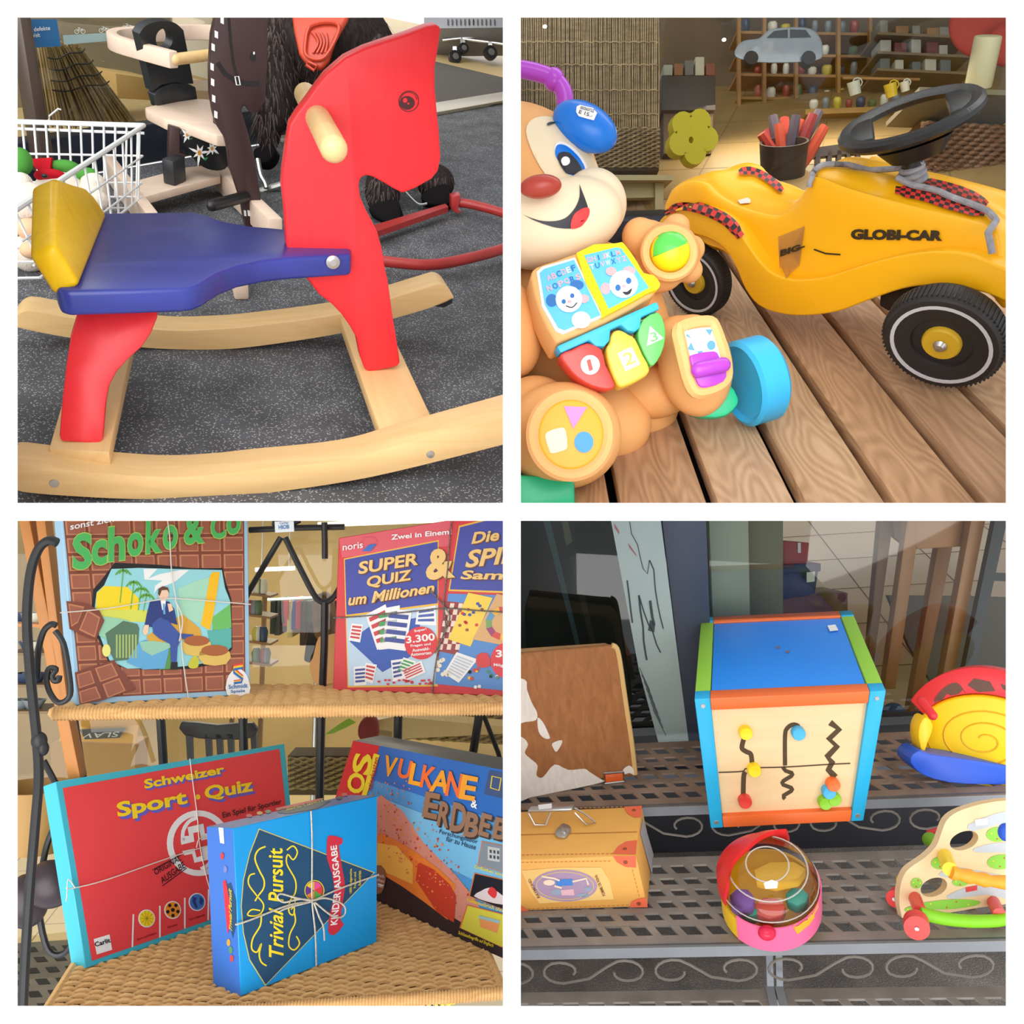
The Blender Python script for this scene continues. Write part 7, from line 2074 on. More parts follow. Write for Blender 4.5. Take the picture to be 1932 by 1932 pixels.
# poster board inside the left pane
pp4 = Plane(W4(0, .3, -.004), sy_)
ps = thing('map_poster', 'pale grey-green poster with black route drawing in the shop window', 'poster', pp4.un(1260, 1400))
part('board', MB().prism(pp4.pts([(1148, 955), (1243, 955), (1299, 1398), (1242, 1398), (1205, 1260)], .008), sy_ * .006), mat('poster_pale', (160, 176, 174), .6, var=.05, vscale=3), ps)
pd4 = MB(); M_pk4 = mat('poster_ink', (52, 62, 68), .6)
for L, w in (([(1188, 982), (1191, 1004), (1203, 1026), (1206, 1042), (1213, 1070), (1221, 1080), (1225, 1054)], 1.6), ([(1225, 1054), (1233, 1072), (1236, 1110), (1240, 1135), (1245, 1160), (1251, 1183)], 2.4), ([(1183, 1092), (1186, 1115), (1190, 1150), (1193, 1172)], 3), ([(1205, 1120), (1208, 1150), (1213, 1180), (1214, 1206), (1218, 1232), (1220, 1242)], 3.5), ([(1205, 1120), (1214, 1150), (1223, 1175), (1230, 1185), (1238, 1212), (1246, 1228)], 2.5), ([(1226, 1130), (1230, 1160), (1234, 1176)], 5)):
    line_px(pd4, pp4, L, w, M_pk4, .0092)
shape_px(pd4, pp4, [(1185, 1022), (1199, 1042), (1201, 1048), (1187, 1030)], mat('poster_red', (150, 86, 92), .6), .0092)
shape_px(pd4, pp4, [(1158, 984), (1168, 1000), (1168, 1006), (1160, 994)], mat('poster_red', (150, 86, 92), .6), .0092)
shape_px(pd4, pp4, [(1226, 1166), (1236, 1172), (1234, 1190), (1222, 1186)], M_pk4, .0092)
part('route_drawing', pd4, None, ps)
tx4 = MB()
for k in range(7):
    line_px(tx4, pp4, [(1206 + k * 2 + k * 2.2, 1256 + k * 13), (1226 + k * 5, 1300 + k * 14)], 1.2, M_pk4, .0092)
q = part('small_print', tx4, None, ps); q['kind'] = 'stuff'
# inside left: dark interior
ii = yw + .05
def I4(x, z, d): return sx_ * x + sy_ * (ii + d) + UP * z
M_dkg = mat('dim_green_wall', (84, 98, 96), .8, var=.4, vscale=3)
struct('wall_inner_left', MB().box(I4(-1.2, -.3, .28), sx_ * (1.2 + (wpl.un(1300, 1200).dot(sx_))), sy_ * .03, UP * 1.4), M_dkg)
for L, nm in (([(1023, 975), (1036, 975), (1096, 1225), (1088, 1225)], 'teal_strip'), ([(1060, 985), (1072, 985), (1080, 1022), (1068, 1030)], 'tan_paper'), ([(1074, 1050), (1086, 1050), (1126, 1222), (1116, 1222)], 'dim_strip')):
    pl_ = Plane(I4(0, .3, .14), sy_)
    c_ = {'teal_strip': (130, 160, 166), 'tan_paper': (200, 170, 130), 'dim_strip': (104, 98, 84)}[nm]
    single(nm, MB().prism(pl_.pts(L), sy_ * .004), mat(nm, c_, .6), {'teal_strip': 'thin slanting teal strip behind the dark window pane', 'tan_paper': 'small tan paper behind the dark window pane', 'dim_strip': 'dim brown strip behind the satchel window pane'}[nm], 'strip')
# inside right: tiled room, chair, boxes
M_t4 = mat('beige_room_tile', (206, 176, 128), .4, var=.08, vscale=3)
z4 = -.12
xa4 = wpl.un(1340, 1200).dot(sx_)
struct('floor_shop_room', MB().prism([I4(xa4 - .1, z4, 0), I4(1.6, z4, 0), I4(2.4, z4, 2.6), I4(xa4 - .6, z4, 2.6)], (0, 0, -.02)), M_t4)
struct('wall_shop_room', MB().box(I4(xa4 - .6, z4, 2.5), sx_ * 3, sy_ * .03, UP * 1.6), mat('room_wall', (170, 140, 100), .8))
struct('wall_shop_room_side', MB().box(I4(1.5, z4, 0), sx_ * .03, sy_ * 2.6, UP * 1.6), mat('room_wall', (170, 140, 100), .8))
lamp('room_fill', I4(.55, z4 + 1.5, .9), 5, .5, (1, .88, .68))  # added area light without a fitting, brightens the tiled room
tj4 = MB()
for k in range(1, 9): tj4.box(I4(xa4 - .6, z4, k * .3), sx_ * 3, sy_ * .004, UP * .0006)
for k in range(0, 9): tj4.box(I4(xa4 - .3 + k * .3, z4, 0), sx_ * .004, sy_ * 2.5, UP * .0006)
single('tile_joints_room', tj4, mat('grout', (120, 96, 62), .8), None, None, kind='structure')
d4 = F.depth(W4(.2, .3, .05))
struct('trim_5', MB().prism([F.dep(x, y, d4 * 1.05) for x, y in ((1336, 950), (1412, 950), (1416, 1180), (1345, 1180))], cv(0, 0, -.05)), mat('pale_green_post', (160, 170, 150), .5), bevel=.003)
struct('trim_6', MB().prism([F.dep(x, y, d4 * 1.12) for x, y in ((1412, 950), (1478, 950), (1478, 1180), (1412, 1180))], cv(0, 0, -.05)), mat('olive_shade_post', (112, 112, 84), .6), bevel=.003)
rb = thing('red_box', 'small red box on top of dark blue boxes in the shop', 'box', F.dep(1505, 1066, d4 * 1.3))
part('box', MB().prism([F.dep(x, y, d4 * 1.3) for x, y in ((1480, 1020), (1527, 1024), (1524, 1066), (1480, 1066))], cv(0, 0, -.1)), mat('box_red', (176, 44, 56), .5), rb, bevel=.002)
part('label', MB().poly([F.dep(x, y, d4 * 1.298) for x, y in ((1505, 1024), (1511, 1024), (1511, 1043), (1505, 1043))]), W_, rb)
bb = thing('blue_box', 'dark blue flat boxes stacked under the red box', 'box', F.dep(1505, 1130, d4 * 1.3))
part('lid', MB().prism([F.dep(x, y, d4 * 1.29) for x, y in ((1470, 1066), (1549, 1063), (1549, 1078), (1470, 1084))], cv(0, 0, -.16)), mat('box_navy', (36, 42, 92), .5), bb, bevel=.002)
part('body', MB().prism([F.dep(x, y, d4 * 1.3) for x, y in ((1470, 1078), (1544, 1076), (1538, 1120), (1470, 1132))], cv(0, 0, -.16)), mat('box_indigo', (44, 48, 104), .5), bb, bevel=.002)
part('barcode_label', MB().poly([F.dep(x, y, d4 * 1.286) for x, y in ((1522, 1080), (1538, 1078), (1537, 1097), (1522, 1099))]), W_, bb)
single('display_table', MB().prism([F.dep(x, y, d4 * 1.32) for x, y in ((1450, 1130), (1600, 1118), (1600, 1180), (1450, 1180))], cv(0, 0, -.2)), mat('table_red_brown', (120, 70, 52), .5), 'red-brown table under the stacked boxes in the shop', 'table', bevel=.003)
wc4 = thing('wooden_chair', 'tall brown wooden chair standing inside the shop window', 'chair', F.dep(1700, 1380, d4 * 1.14))
M_cw = mat('chair_wood_brown', (160, 108, 60), .45, var=.12, vscale=8)
M_cwd = mat('chair_wood_dark', (122, 84, 54), .5)
for L, m_, dz in (([(1664, 950), (1690, 950), (1648, 1260), (1636, 1260)], M_cwd, 1.2), ([(1716, 950), (1742, 950), (1690, 1300), (1668, 1300)], M_cw, 1.12), ([(1770, 1030), (1798, 1030), (1730, 1360), (1712, 1360)], M_cw, 1.16), ([(1838, 950), (1866, 950), (1796, 1300), (1774, 1300)], M_cw, 1.1)):
    part('leg', MB().prism([F.dep(x, y, d4 * dz) for x, y in L], cv(0, 0, -.03)), m_, wc4, bevel=.002)
part('seat_rail', MB().prism([F.dep(x, y, d4 * 1.12) for x, y in ((1720, 950), (1850, 950), (1836, 1030), (1730, 1036))], cv(0, 0, -.02)), M_cw, wc4, bevel=.002)
part('back_rail', MB().prism([F.dep(x, y, d4 * 1.19) for x, y in ((1680, 950), (1722, 950), (1706, 1028), (1688, 1014))], cv(0, 0, -.02)), M_cwd, wc4)
dkp = thing('iron_table', 'dark iron table leg and grey cloth inside the shop', 'table', F.dep(1850, 1290, d4 * 1.08))
part('leg', MB().prism([F.dep(x, y, d4 * 1.08) for x, y in ((1882, 960), (1905, 960), (1838, 1270), (1818, 1270))], cv(0, 0, -.02)), M_iron, dkp)
part('cross_bar', MB().prism([F.dep(x, y, d4 * 1.1) for x, y in ((1874, 1080), (1930, 1084), (1930, 1098), (1874, 1096))], cv(0, 0, -.02)), M_iron, dkp)
part('cloth', MB().prism([F.dep(x, y, d4 * 1.24) for x, y in ((1676, 1124), (1850, 1126), (1960, 1130), (1960, 1290), (1760, 1290), (1716, 1220))], cv(0, 0, -.02)), mat('grey_cloth', (96, 92, 84), .9), dkp)
bt_ = single('blue_boot', pell(pell(MB(), 1686, 1350, d4 * 1.05, 24, 24, 20), 1676, 1376, d4 * 1.05, 26, 12, 20), mat('slate_blue', (50, 72, 104), .7), 'slate blue boot on the tiled floor inside the window', 'boot')

# ---- activity cube
M_cb = mat('cube_blue', (30, 176, 228), .4); M_cor = mat('cube_orange', (244, 112, 48), .4); M_cg4 = mat('cube_green', (150, 206, 62), .4)
M_lid = mat('cube_lid_blue', (36, 142, 242), .4, var=.06, vscale=4)
M_ply = wood('pale_ply', (244, 214, 168), (236, 200, 150), 5, (1.5, 1.5, 12), .5, .6, .02)
c0, c1 = F.fl(1343, 1563, ZU), F.fl(1628, 1549, ZU)
cux = (c1 - c0).normalized(); cuy = Vector((-cux.y, cux.x, 0))
cpl = Plane(c0, cuy)
quad = [cpl.un(*p) for p in ((1341, 1563), (1629, 1549), (1672, 1303), (1310, 1319))]
ztop = (quad[2].z + quad[3].z) / 2
Dc = (F.fl(1323, 1164, ztop) - quad[3]).dot(cuy)
print('cube', (quad[1] - quad[0]).length, (quad[2] - quad[3]).length, ztop - ZU, 'D', Dc)
vL, vR = F.fl(1323, 1164, quad[3].z) - quad[3], F.fl(1607, 1151, quad[2].z) - quad[2]
print('vl', vL, vR)
def cq(u, v, w):
    p = (quad[0] * (1 - u) + quad[1] * u) * (1 - v) + (quad[3] * (1 - u) + quad[2] * u) * v
    ins = 0.5 - u
    return p + (vL * (1 - u) + vR * u) * w
def hexa(u0, u1, v0, v1, w0, w1):
    mb = MB(); vs = [cq(u, v, w) for w in (w0, w1) for v in (v0, v1) for u in (u0, u1)]
    return mb.add(vs, [[0, 1, 3, 2], [4, 6, 7, 5], [0, 4, 5, 1], [2, 3, 7, 6], [0, 2, 6, 4], [1, 5, 7, 3]])
cube = thing('activity_cube', 'wooden activity cube with blue lid and coloured sliding beads', 'toy cube', c0)
pw, pd_ = .083, .085
for u0, u1 in ((0, pw), (1 - pw, 1)):
    for w0, w1 in ((0, pd_), (1 - pd_, 1)):
        p_ = part('corner_post', hexa(u0, u1, 0, 1, w0, w1), M_cb, cube, bevel=.002)
        if w0 == 0:
            for v in (.045, .945):
                part('screw', MB().lathe([(.0001, .001), (.0035, .001), (.0042, 0), (.0001, 0)], cq((u0 + u1) / 2, v, 0), -cuy, 12), M_steel, p_)
for w0, w1 in ((.0, pd_), (1 - pd_, 1)):
    part('top_rail', hexa(pw, 1 - pw, .91, 1, w0, w1), M_cor, cube, bevel=.002)
    part('bottom_rail', hexa(pw, 1 - pw, 0, .09, w0, w1), M_cor, cube, bevel=.002)
for u0, u1 in ((0, pw), (1 - pw, 1)):
    part('side_rail', hexa(u0, u1, .91, 1, pd_, 1 - pd_), M_cg4, cube, bevel=.002)
    part('side_panel', hexa(u0 + .02 if u0 == 0 else u0 + .03, u1 - .03 if u0 == 0 else u1 - .02, .0, .91, pd_, 1 - pd_), M_ply, cube)
lid = part('lid', hexa(pw + .004, 1 - pw - .004, .975, .992, pd_ + .008, 1 - pd_ - .008), M_lid, cube, bevel=.004)
lt_ = Plane(cq(.5, .992, .5), UP)
part('finger_notch', MB().poly(lt_.pts(ring(1352, 1263, 6, 7, 14), .0008)), mat('notch_blue', (14, 72, 150), .6), lid)
for x, y in ((1467, 1222), (1486, 1230)):
    part('rivet', MB().poly(lt_.pts(ring(x, y, 4.5, 2.6, 12), .0008)), mat('rivet_grey', (120, 110, 140), .4), lid)
part('price_tag', MB().poly(lt_.pts([(1561, 1181), (1576, 1179), (1582, 1190), (1566, 1192)], .001)), W_, lid)
fpn = cpl.shift(-.006)
part('front_panel', hexa(pw - .005, 1 - pw + .005, .085, .915, .03, .06), M_ply, cube)
fpl = Plane(cq(.5, .5, .03), cuy)
M_slot = mat('slot_shadow', (84, 66, 44), .9)
for L, w in (([(1404, 1392), (1401, 1402), (1400, 1412), (1408, 1418), (1417, 1424), (1419, 1450)], 9), ([(1406, 1456), (1403, 1466), (1402, 1510)], 9), ([(1356, 1457), (1400, 1455), (1412, 1449), (1480, 1447), (1562, 1442), (1604, 1440)], 2.5), ([(1481, 1444), (1481, 1388), (1485, 1374), (1495, 1367), (1505, 1369), (1509, 1378)], 8)):
    sm = MB(); line_px(sm, fpl, spx(L, 4, False), w, M_slot, .0006); part('slot', sm, None, cube)
for L in ([(1477, 1446), (1482, 1454), (1494, 1458), (1493, 1464), (1478, 1473), (1477, 1480), (1493, 1486), (1493, 1492), (1478, 1501), (1481, 1507)], [(1566, 1363), (1583, 1376), (1564, 1394), (1579, 1408), (1561, 1427), (1570, 1438), (1563, 1452), (1576, 1466)]):
    sm = MB(); line_px(sm, fpl, spx(L, 2, False) if L[0][0] < 1500 else L, 7.5 if L[0][0] < 1500 else 12, M_slot, .0006); part('slot', sm, None, cube)
def bead(px, py, c_, nm):
    a = fpl.un(px, py, -.004)
    part('bead', MB().lathe([(.0001, -.004), (.0104, -.004), (.0110, 0), (.0110, .018), (.0100, .020), (.0001, .018)], a, -cuy + UP * .12, 18), mat(nm, c_, .4), cube)
bead(1405, 1379, (252, 216, 22), 'bead_yellow'); bead(1421, 1449, (252, 216, 22), 'bead_yellow'); bead(1404, 1508, (228, 62, 52), 'bead_red')
bead(1504, 1380, (72, 180, 230), 'bead_sky'); bead(1569, 1476, (244, 112, 48), 'bead_orange'); bead(1561, 1490, (72, 180, 230), 'bead_sky'); bead(1571, 1503, (140, 206, 40), 'bead_green'); bead(1554, 1510, (140, 206, 40), 'bead_green')

# ---- cowhide satchel
M_hide = wood('brown_cowhide', (176, 118, 70), (140, 86, 46), 14, (6, 6, 2), .75, .6, .35)
M_hw = wood('white_cowhide', (240, 232, 222), (214, 204, 194), 18, (6, 6, 2), .8, .6, .35)
M_lth = mat('tan_leather', (196, 148, 92), .6, var=.12, vscale=30)
hb0, hb1 = F.fl(982, 1507, ZU), F.fl(1196, 1468, ZU)
he = (hb1 - hb0).normalized(); hk = Vector((-he.y, he.x, 0))
hpl = Plane(hb0, he.cross(UP * math.cos(.16) + hk * math.sin(.16)))
sat = thing('cowhide_satchel', 'brown and white cowhide satchel with orange reflector buckle', 'satchel', hb1)
ol = [(950, 1236), (1060, 1226), (1130, 1220), (1152, 1217), (1162, 1222), (1168, 1245), (1178, 1320), (1190, 1400), (1197, 1452), (1196, 1466), (1170, 1466), (1140, 1470), (1100, 1482), (1050, 1494), (1000, 1503), (950, 1512)]
part('front_flap', MB().prism(hpl.pts(ol), -hpl.n * .016), M_hide, sat, bevel=.005, bseg=3)
part('body', MB().prism(hpl.pts([(952, 1240), (1160, 1226), (1176, 1245), (1206, 1460), (1196, 1472), (950, 1514)], -.016), -hpl.n * .05), M_lth, sat, bevel=.006, bseg=3)
part('edge_trim', MB().tube(hpl.pts(spx([(1155, 1218), (1164, 1224), (1170, 1250), (1180, 1320), (1192, 1400), (1199, 1462)], 3, False), -.003), .0052, 8), mat('pale_edge', (214, 176, 112), .8), sat)
for L in ([(950, 1282), (990, 1282), (994, 1300), (1003, 1325), (1013, 1344), (1011, 1358), (990, 1362), (950, 1366)], [(1014, 1354), (1024, 1362), (1034, 1382), (1037, 1393), (1026, 1392), (1016, 1380)], [(1042, 1402), (1058, 1396), (1060, 1402), (1050, 1418), (1044, 1412)], [(950, 1380), (984, 1390), (996, 1404), (990, 1420), (1002, 1432), (1014, 1444), (1012, 1462), (1024, 1466), (1046, 1442), (1072, 1452), (1102, 1450), (1112, 1456), (1134, 1470), (1140, 1474), (1100, 1484), (1050, 1494), (1000, 1504), (950, 1512)], [(1175, 1452), (1186, 1444), (1194, 1450), (1196, 1462), (1188, 1458), (1178, 1460)]):
    hm_ = MB(); rj2 = random.Random(len(L)); shape_px(hm_, hpl, spx(L, 3), M_hw, .0012); part('white_patch', hm_, None, sat)
bf = part('reflector', MB().prism(hpl.pts([(1140, 1459), (1173, 1456), (1174, 1470), (1141, 1474)], .008), -hpl.n * .008), mat('reflector_orange', (222, 92, 24), .3, .6, bump=.6, bscale=400), sat, bevel=.001)
part('reflector_frame', MB().tube(hpl.pts([(1138, 1457), (1175, 1454), (1176, 1472), (1139, 1476)], .006), .002, 6, closed=True), M_steel, bf)

# ---- orange suitcase
M_su = mat('orange_card', (240, 178, 88), .55, var=.04, vscale=10); M_so = mat('coral_corner', (238, 108, 72), .55)
s0, s1 = F.fl(982, 1719), F.fl(1222, 1711)
se = (s1 - s0).normalized(); sk_ = Vector((-se.y, se.x, 0))
spl4 = Plane(s1, sk_)
q1 = spl4.un(1200, 1614)
sh_ = q1.z
topbr = F.fl(1211, 1521, sh_); Ds = (topbr - q1).dot(sk_)
print('suitcase h', sh_, 'D', Ds)
# slightly wedge shaped in plan as the photo shows: front face, lid, right side
FBR, FTR = s1, q1; TBR = F.fl(1211, 1521, sh_); BBR = F.fl(1237, 1620, 0.03) if False else (TBR + se * .02); BBR = Vector((TBR.x, TBR.y, 0)) + se * .012
lw = -se * .42
case = thing('toy_suitcase', 'orange toy suitcase with coral corners, metal handle and oval picture', 'suitcase', s1)
def wedge(a, b, c, d):      # cross-section at the right end: front bottom, front top, back top, back bottom
    return MB().prism([a, b, c, d], lw)
part('case', wedge(FBR, FTR, TBR, BBR), M_su, case, bevel=.003)
tpl4 = Plane(FTR, UP)
fpl4 = Plane(FBR, (FTR - FBR).cross(se))
rpl4 = Plane(FBR, (FTR - FBR).cross(TBR - FTR))
part('lid_seam', (lambda mb: (line_px(mb, tpl4, [(960, 1576), (1202, 1570)], 1.5, mat('seam_brown', (190, 128, 56), .7), .0008), mb)[1])(MB()), None, case)
stt = MB()
M_st4 = mat('stitch_brown', (206, 132, 58), .7)
for pl_, a, b, n in ((tpl4, (960, 1529), (1178, 1523), 26), (tpl4, (960, 1614), (1160, 1611), 24), (fpl4, (960, 1627), (1155, 1624), 24), (fpl4, (960, 1716), (1190, 1707), 26), (fpl4, (1193, 1640), (1207, 1694), 7)):
    A, B = Vector(a), Vector(b)
    for k in range(n):
        p, q = A.lerp(B, k / n), A.lerp(B, (k + .6) / n); line_px(stt, pl_, [tuple(p), tuple(q)], 1.4, M_st4, .0009)
o = part('stitching', stt, None, case); o['kind'] = 'stuff'
cr4 = MB(); cr4.poly(tpl4.pts(spx([(1177, 1523), (1211, 1521), (1210, 1542), (1196, 1543), (1184, 1536)], 1), .001)); part('corner_piece', cr4, M_so, case)
for pl_, L in ((tpl4, [(1156, 1612), (1166, 1598), (1180, 1589), (1202, 1586), (1200, 1613)]), (fpl4, [(1156, 1614), (1200, 1614), (1200, 1636), (1180, 1635), (1164, 1626)]), (fpl4, [(1188, 1711), (1192, 1700), (1204, 1695), (1219, 1693), (1222, 1711)]), (fpl4, [(960, 1719), (960, 1706), (984, 1708), (998, 1718)])):
    c_ = MB(); c_.poly(pl_.pts(L, .0012)); part('corner_piece', c_, M_so, case)
for pl_, x, y in ((tpl4, 1196, 1530), (tpl4, 1179, 1603), (fpl4, 1180, 1626), (fpl4, 1205, 1704)):
    part('rivet', MB().lathe([(.0001, .001), (.003, .001), (.0036, 0), (.0001, 0)], pl_.un(x, y, .0012), pl_.n, 10), mat('rivet_brown', (150, 70, 40), .4), case)
lb4 = MB(); shape_px(lb4, fpl4, spx([(984, 1642), (1060, 1636), (1134, 1636), (1150, 1660), (1158, 1696), (1080, 1700), (1018, 1704), (1000, 1680)], 1), mat('picture_cream', (244, 202, 122), .5), .0008)
shape_px(lb4, fpl4, ring(1066, 1670, 61, 30, 32, rot=.02), mat('picture_violet', (176, 148, 180), .5), .0012)
line_px(lb4, fpl4, ring(1066, 1670, 54, 26, 32, rot=.02), 1.4, mat('picture_gold', (232, 200, 120), .5), .0016, closed=True)
shape_px(lb4, fpl4, [(1048, 1658), (1080, 1657), (1081, 1669), (1050, 1671)], mat('dress_blue', (70, 134, 214), .5), .0018)
shape_px(lb4, fpl4, ring(1036, 1664, 11, 5.5, 12), mat('picture_skin', (250, 222, 198), .5), .0018)
for L in ([(1080, 1662), (1106, 1656), (1110, 1668)], [(1022, 1652), (1034, 1654), (1046, 1656), (1056, 1660)], [(1046, 1670), (1060, 1674)]):
    line_px(lb4, fpl4, L, 3.4, mat('picture_skin', (250, 222, 198), .5), .002)
for c_, r_ in (((1050, 1682), (11, 6)), ((1110, 1676), (9, 4)), ((1100, 1688), (12, 4))):
    shape_px(lb4, fpl4, ring(c_[0], c_[1], r_[0], r_[1], 12), mat('elephant_grey', (152, 166, 186), .5), .0016)
shape_px(lb4, fpl4, [(1058, 1678), (1082, 1676), (1084, 1688), (1060, 1688)], mat('dress_pink', (232, 184, 196), .5), .0018)
part('oval_picture', lb4, None, case)
tx = MB(); M_lt4 = mat('picture_ink', (140, 80, 50), .6)
text_px(tx, fpl4, 'RAYMOND', ((1020, 1692), (1000, 1656), (996, 1660), (1014, 1694)), M_lt4, .0018)
text_px(tx, fpl4, 'POMME DE REINE', ((1143, 1688), (1126, 1648), (1122, 1652), (1137, 1690)), M_lt4, .0018)
part('lettering', tx, None, case)
part('handle_bar', MB().prism(tpl4.pts([(998, 1556), (1004, 1548), (1088, 1544), (1082, 1553)], .022), UP * .006), M_steel, case, bevel=.002)
hlo = MB().tube([tpl4.un(1086, 1548, .024), tpl4.un(1104, 1549, .014), tpl4.un(1124, 1556, .004), tpl4.un(1106, 1560, .004), tpl4.un(1086, 1553, .02)], .0016, 6)
part('handle_loop', hlo, M_steel, case)
part('handle_loop', MB().tube([tpl4.un(1000, 1556, .022), tpl4.un(1010, 1562, .006), tpl4.un(1030, 1560, .004), tpl4.un(1040, 1552, .02)], .0016, 6), M_steel, case)
part('latch', MB().prism(tpl4.pts(spx([(1054, 1566), (1064, 1558), (1078, 1566), (1074, 1576), (1066, 1584), (1050, 1582), (1048, 1574)], 2), .006), -UP * .006), M_steel, case, bevel=.0015)
part('latch_hook', MB().prism(tpl4.pts([(1060, 1572), (1068, 1572), (1068, 1580), (1060, 1580)], .010), -UP * .005), M_steel, case, bevel=.001)
part('price_tag', MB().poly(tpl4.pts([(1018, 1549), (1044, 1546), (1044, 1556), (1020, 1558)], .031)), W_, case)
sp4 = MB(); shape_px(sp4, rpl4, [(1212, 1544), (1232, 1612), (1229, 1652), (1207, 1572)], mat('side_print', (176, 172, 176), .6), .001); part('side_label', sp4, None, case)

# ---- drum shape sorter
dd4 = F.depth(F.fl(1450, 1775)) + .01
dax = va(1449, 1680, -.04, .58, .81); R4 = 92 * dd4 / FPX
dc4 = F.dep(1450, 1668, dd4 * 1.0)
M_clear = glass('clear_dome', (250, 250, 250), 1.0, 1.45)
drum = thing('drum_shape_sorter', 'round shape sorter drum with clear dome, pink band and coloured blocks', 'shape sorter', F.fl(1450, 1775))
part('base', MB().lathe([(.0001, -.064), (R4 * .9, -.064), (R4 * .99, -.058), (R4 * .99, -.012), (R4 * .93, -.012), (R4 * .9, -.05), (.0001, -.05)], dc4, dax, 40, e1=cv(1, 0, 0)), mat('drum_yellow', (246, 198, 30), .35), drum)
e1_ = (cv(1, 0, 0) - dax * dax.dot(cv(1, 0, 0))).normalized(); e2_ = dax.cross(e1_)
def dring(r, z, t): return dc4 + dax * z + (e1_ * math.cos(t) + e2_ * math.sin(t)) * r
bandm = MB(); n = 30
RR = []
for k in range(n + 1):
    t = math.radians(-140) + math.radians(165) * k / n
    RR.append([dring(R4 * 1.01, -.052, t), dring(R4 * 1.01, .003, t), dring(R4 * 1.04, .003, t), dring(R4 * 1.04, -.052, t)])
bandm.loft(RR); part('pink_band', bandm, mat('drum_pink', (250, 110, 160), .35), drum)
dome = MB().lathe([(R4 * 1.0, 0.0), (R4 * .99, .012), (R4 * .93, .026), (R4 * .78, .038), (R4 * .55, .045), (R4 * .3, .048), (.0005, .049)], dc4, dax, 44); part('clear_dome', dome, M_clear, drum)
for r_, z_ in ((.985, .012), (.78, .0385), (.42, .047)):
    part('dome_ring', MB().tube([dring(R4 * r_, z_, 2 * math.pi * k / 40) for k in range(40)], .0012, 5, closed=True), mat('clear_rib', (226, 220, 214), .2, alpha=.6), drum)
capm = MB(); RR = []
for k in range(25):
    t = math.radians(52) + math.radians(150) * k / 24; w_ = .46 * math.sin(math.pi * (k + 1.2) / 26.4) + .03
    RR.append([dring(R4 * 1.03, .0, t), dring(R4 * 1.03, .024, t), dring(R4 * (1.0 - w_ * .55), .047, t), dring(R4 * (1.0 - w_), .054, t), dring(R4 * (.97 - w_), .046, t), dring(R4 * 1.0, .0, t)])
capm.loft(RR); part('red_lid', capm, mat('drum_red', (226, 40, 44), .35), drum)
for px_, py_, rx, ry, c_, nm in ((1400, 1695, 24, 24, (132, 84, 176), 'block_purple'), (1452, 1712, 30, 24, (226, 84, 66), 'block_coral'), (1504, 1690, 22, 20, (56, 168, 148), 'block_teal'), (1470, 1644, 50, 24, (240, 188, 40), 'block_yellow'), (1410, 1720, 22, 12, (40, 150, 120), 'block_green')):
    bq = F.dep(px_, py_, dd4 * .985); s_ = dd4 / FPX
    part('block', MB().prism([bq + e1_ * rx * s_ * math.cos(a) + e2_ * ry * s_ * math.sin(a) for a in [2 * math.pi * k / 7 for k in range(7)]], -dax * .022), mat(nm, c_, .4), drum, bevel=.003)
bs4 = Surf(bandm)
for L, c_, nm in (([(1496, 1748), (1510, 1736), (1506, 1730), (1524, 1728), (1534, 1718), (1536, 1730), (1526, 1744), (1504, 1762), (1500, 1752)], (244, 180, 40), 'cutout_yellow'), ([(1541, 1690), (1546, 1680), (1543, 1710), (1534, 1728)], (244, 170, 40), 'cutout_amber')):
    m4 = MB(); decal(m4, bs4, L, None, .001, 2); part('cut_out', m4, mat(nm, c_, .4), drum)
part('ball', pell(MB(), 1447, 1760, dd4 * .955, 17, 14, 14), mat('drum_ball', (224, 22, 70), .3), drum)
dtg = MB().poly([F.dep(x, y, dd4 * .93) for x, y in ((1441, 1666), (1456, 1660), (1468, 1664), (1466, 1676), (1444, 1677))]); part('price_tag', dtg, W_, drum)

# ---- wooden walker board with pegs
w0, w1 = F.fl(1706, 1738), F.fl(1899, 1708)
we = (w1 - w0).normalized(); wk_ = Vector((-we.y, we.x, 0))
wlp = Plane(w0, we.cross(UP * math.cos(.30) + wk_ * math.sin(.30)))
wlk = thing('wooden_baby_walker', 'birch baby walker board with coloured bars, pegs and red wheels', 'baby walker', w0)
M_bir = wood('birch_ply', (242, 216, 172), (232, 200, 150), 5, (2, 2, 8), .45, .6, .02)
bo = spx([(1702, 1732), (1697, 1705), (1698, 1678), (1704, 1655), (1716, 1638), (1745, 1618), (1766, 1597), (1776, 1572), (1786, 1548), (1806, 1532), (1840, 1520), (1880, 1512), (1930, 1508)], 3, False) + [(1930, 1702), (1850, 1712), (1780, 1724), (1718, 1733)]
hls = [ring(1819, 1586, 28, 17, 26, rot=-.35), ring(1762, 1674, 26, 17, 26, rot=-.35)]
brd = part('board', prism_holes(MB(), wlp.pts(bo), [wlp.pts(h) for h in hls], -wlp.n * .015), M_bir, wlk)
pr = MB(); M_road = mat('road_grey', (190, 196, 200), .5); M_tree = mat('tree_green', (138, 204, 60), .5)
for L in ([(1826, 1556), (1880, 1534), (1930, 1528), (1930, 1552), (1880, 1556), (1836, 1568)], [(1838, 1600), (1880, 1590), (1930, 1592), (1930, 1608), (1880, 1608), (1842, 1608)], [(1770, 1650), (1796, 1636), (1840, 1642), (1930, 1660), (1930, 1672), (1850, 1662), (1790, 1656)], [(1786, 1690), (1830, 1672), (1890, 1668), (1930, 1672), (1930, 1700), (1860, 1688), (1800, 1696)]):
    shape_px(pr, wlp, spx(L, 2), M_road, .0007)
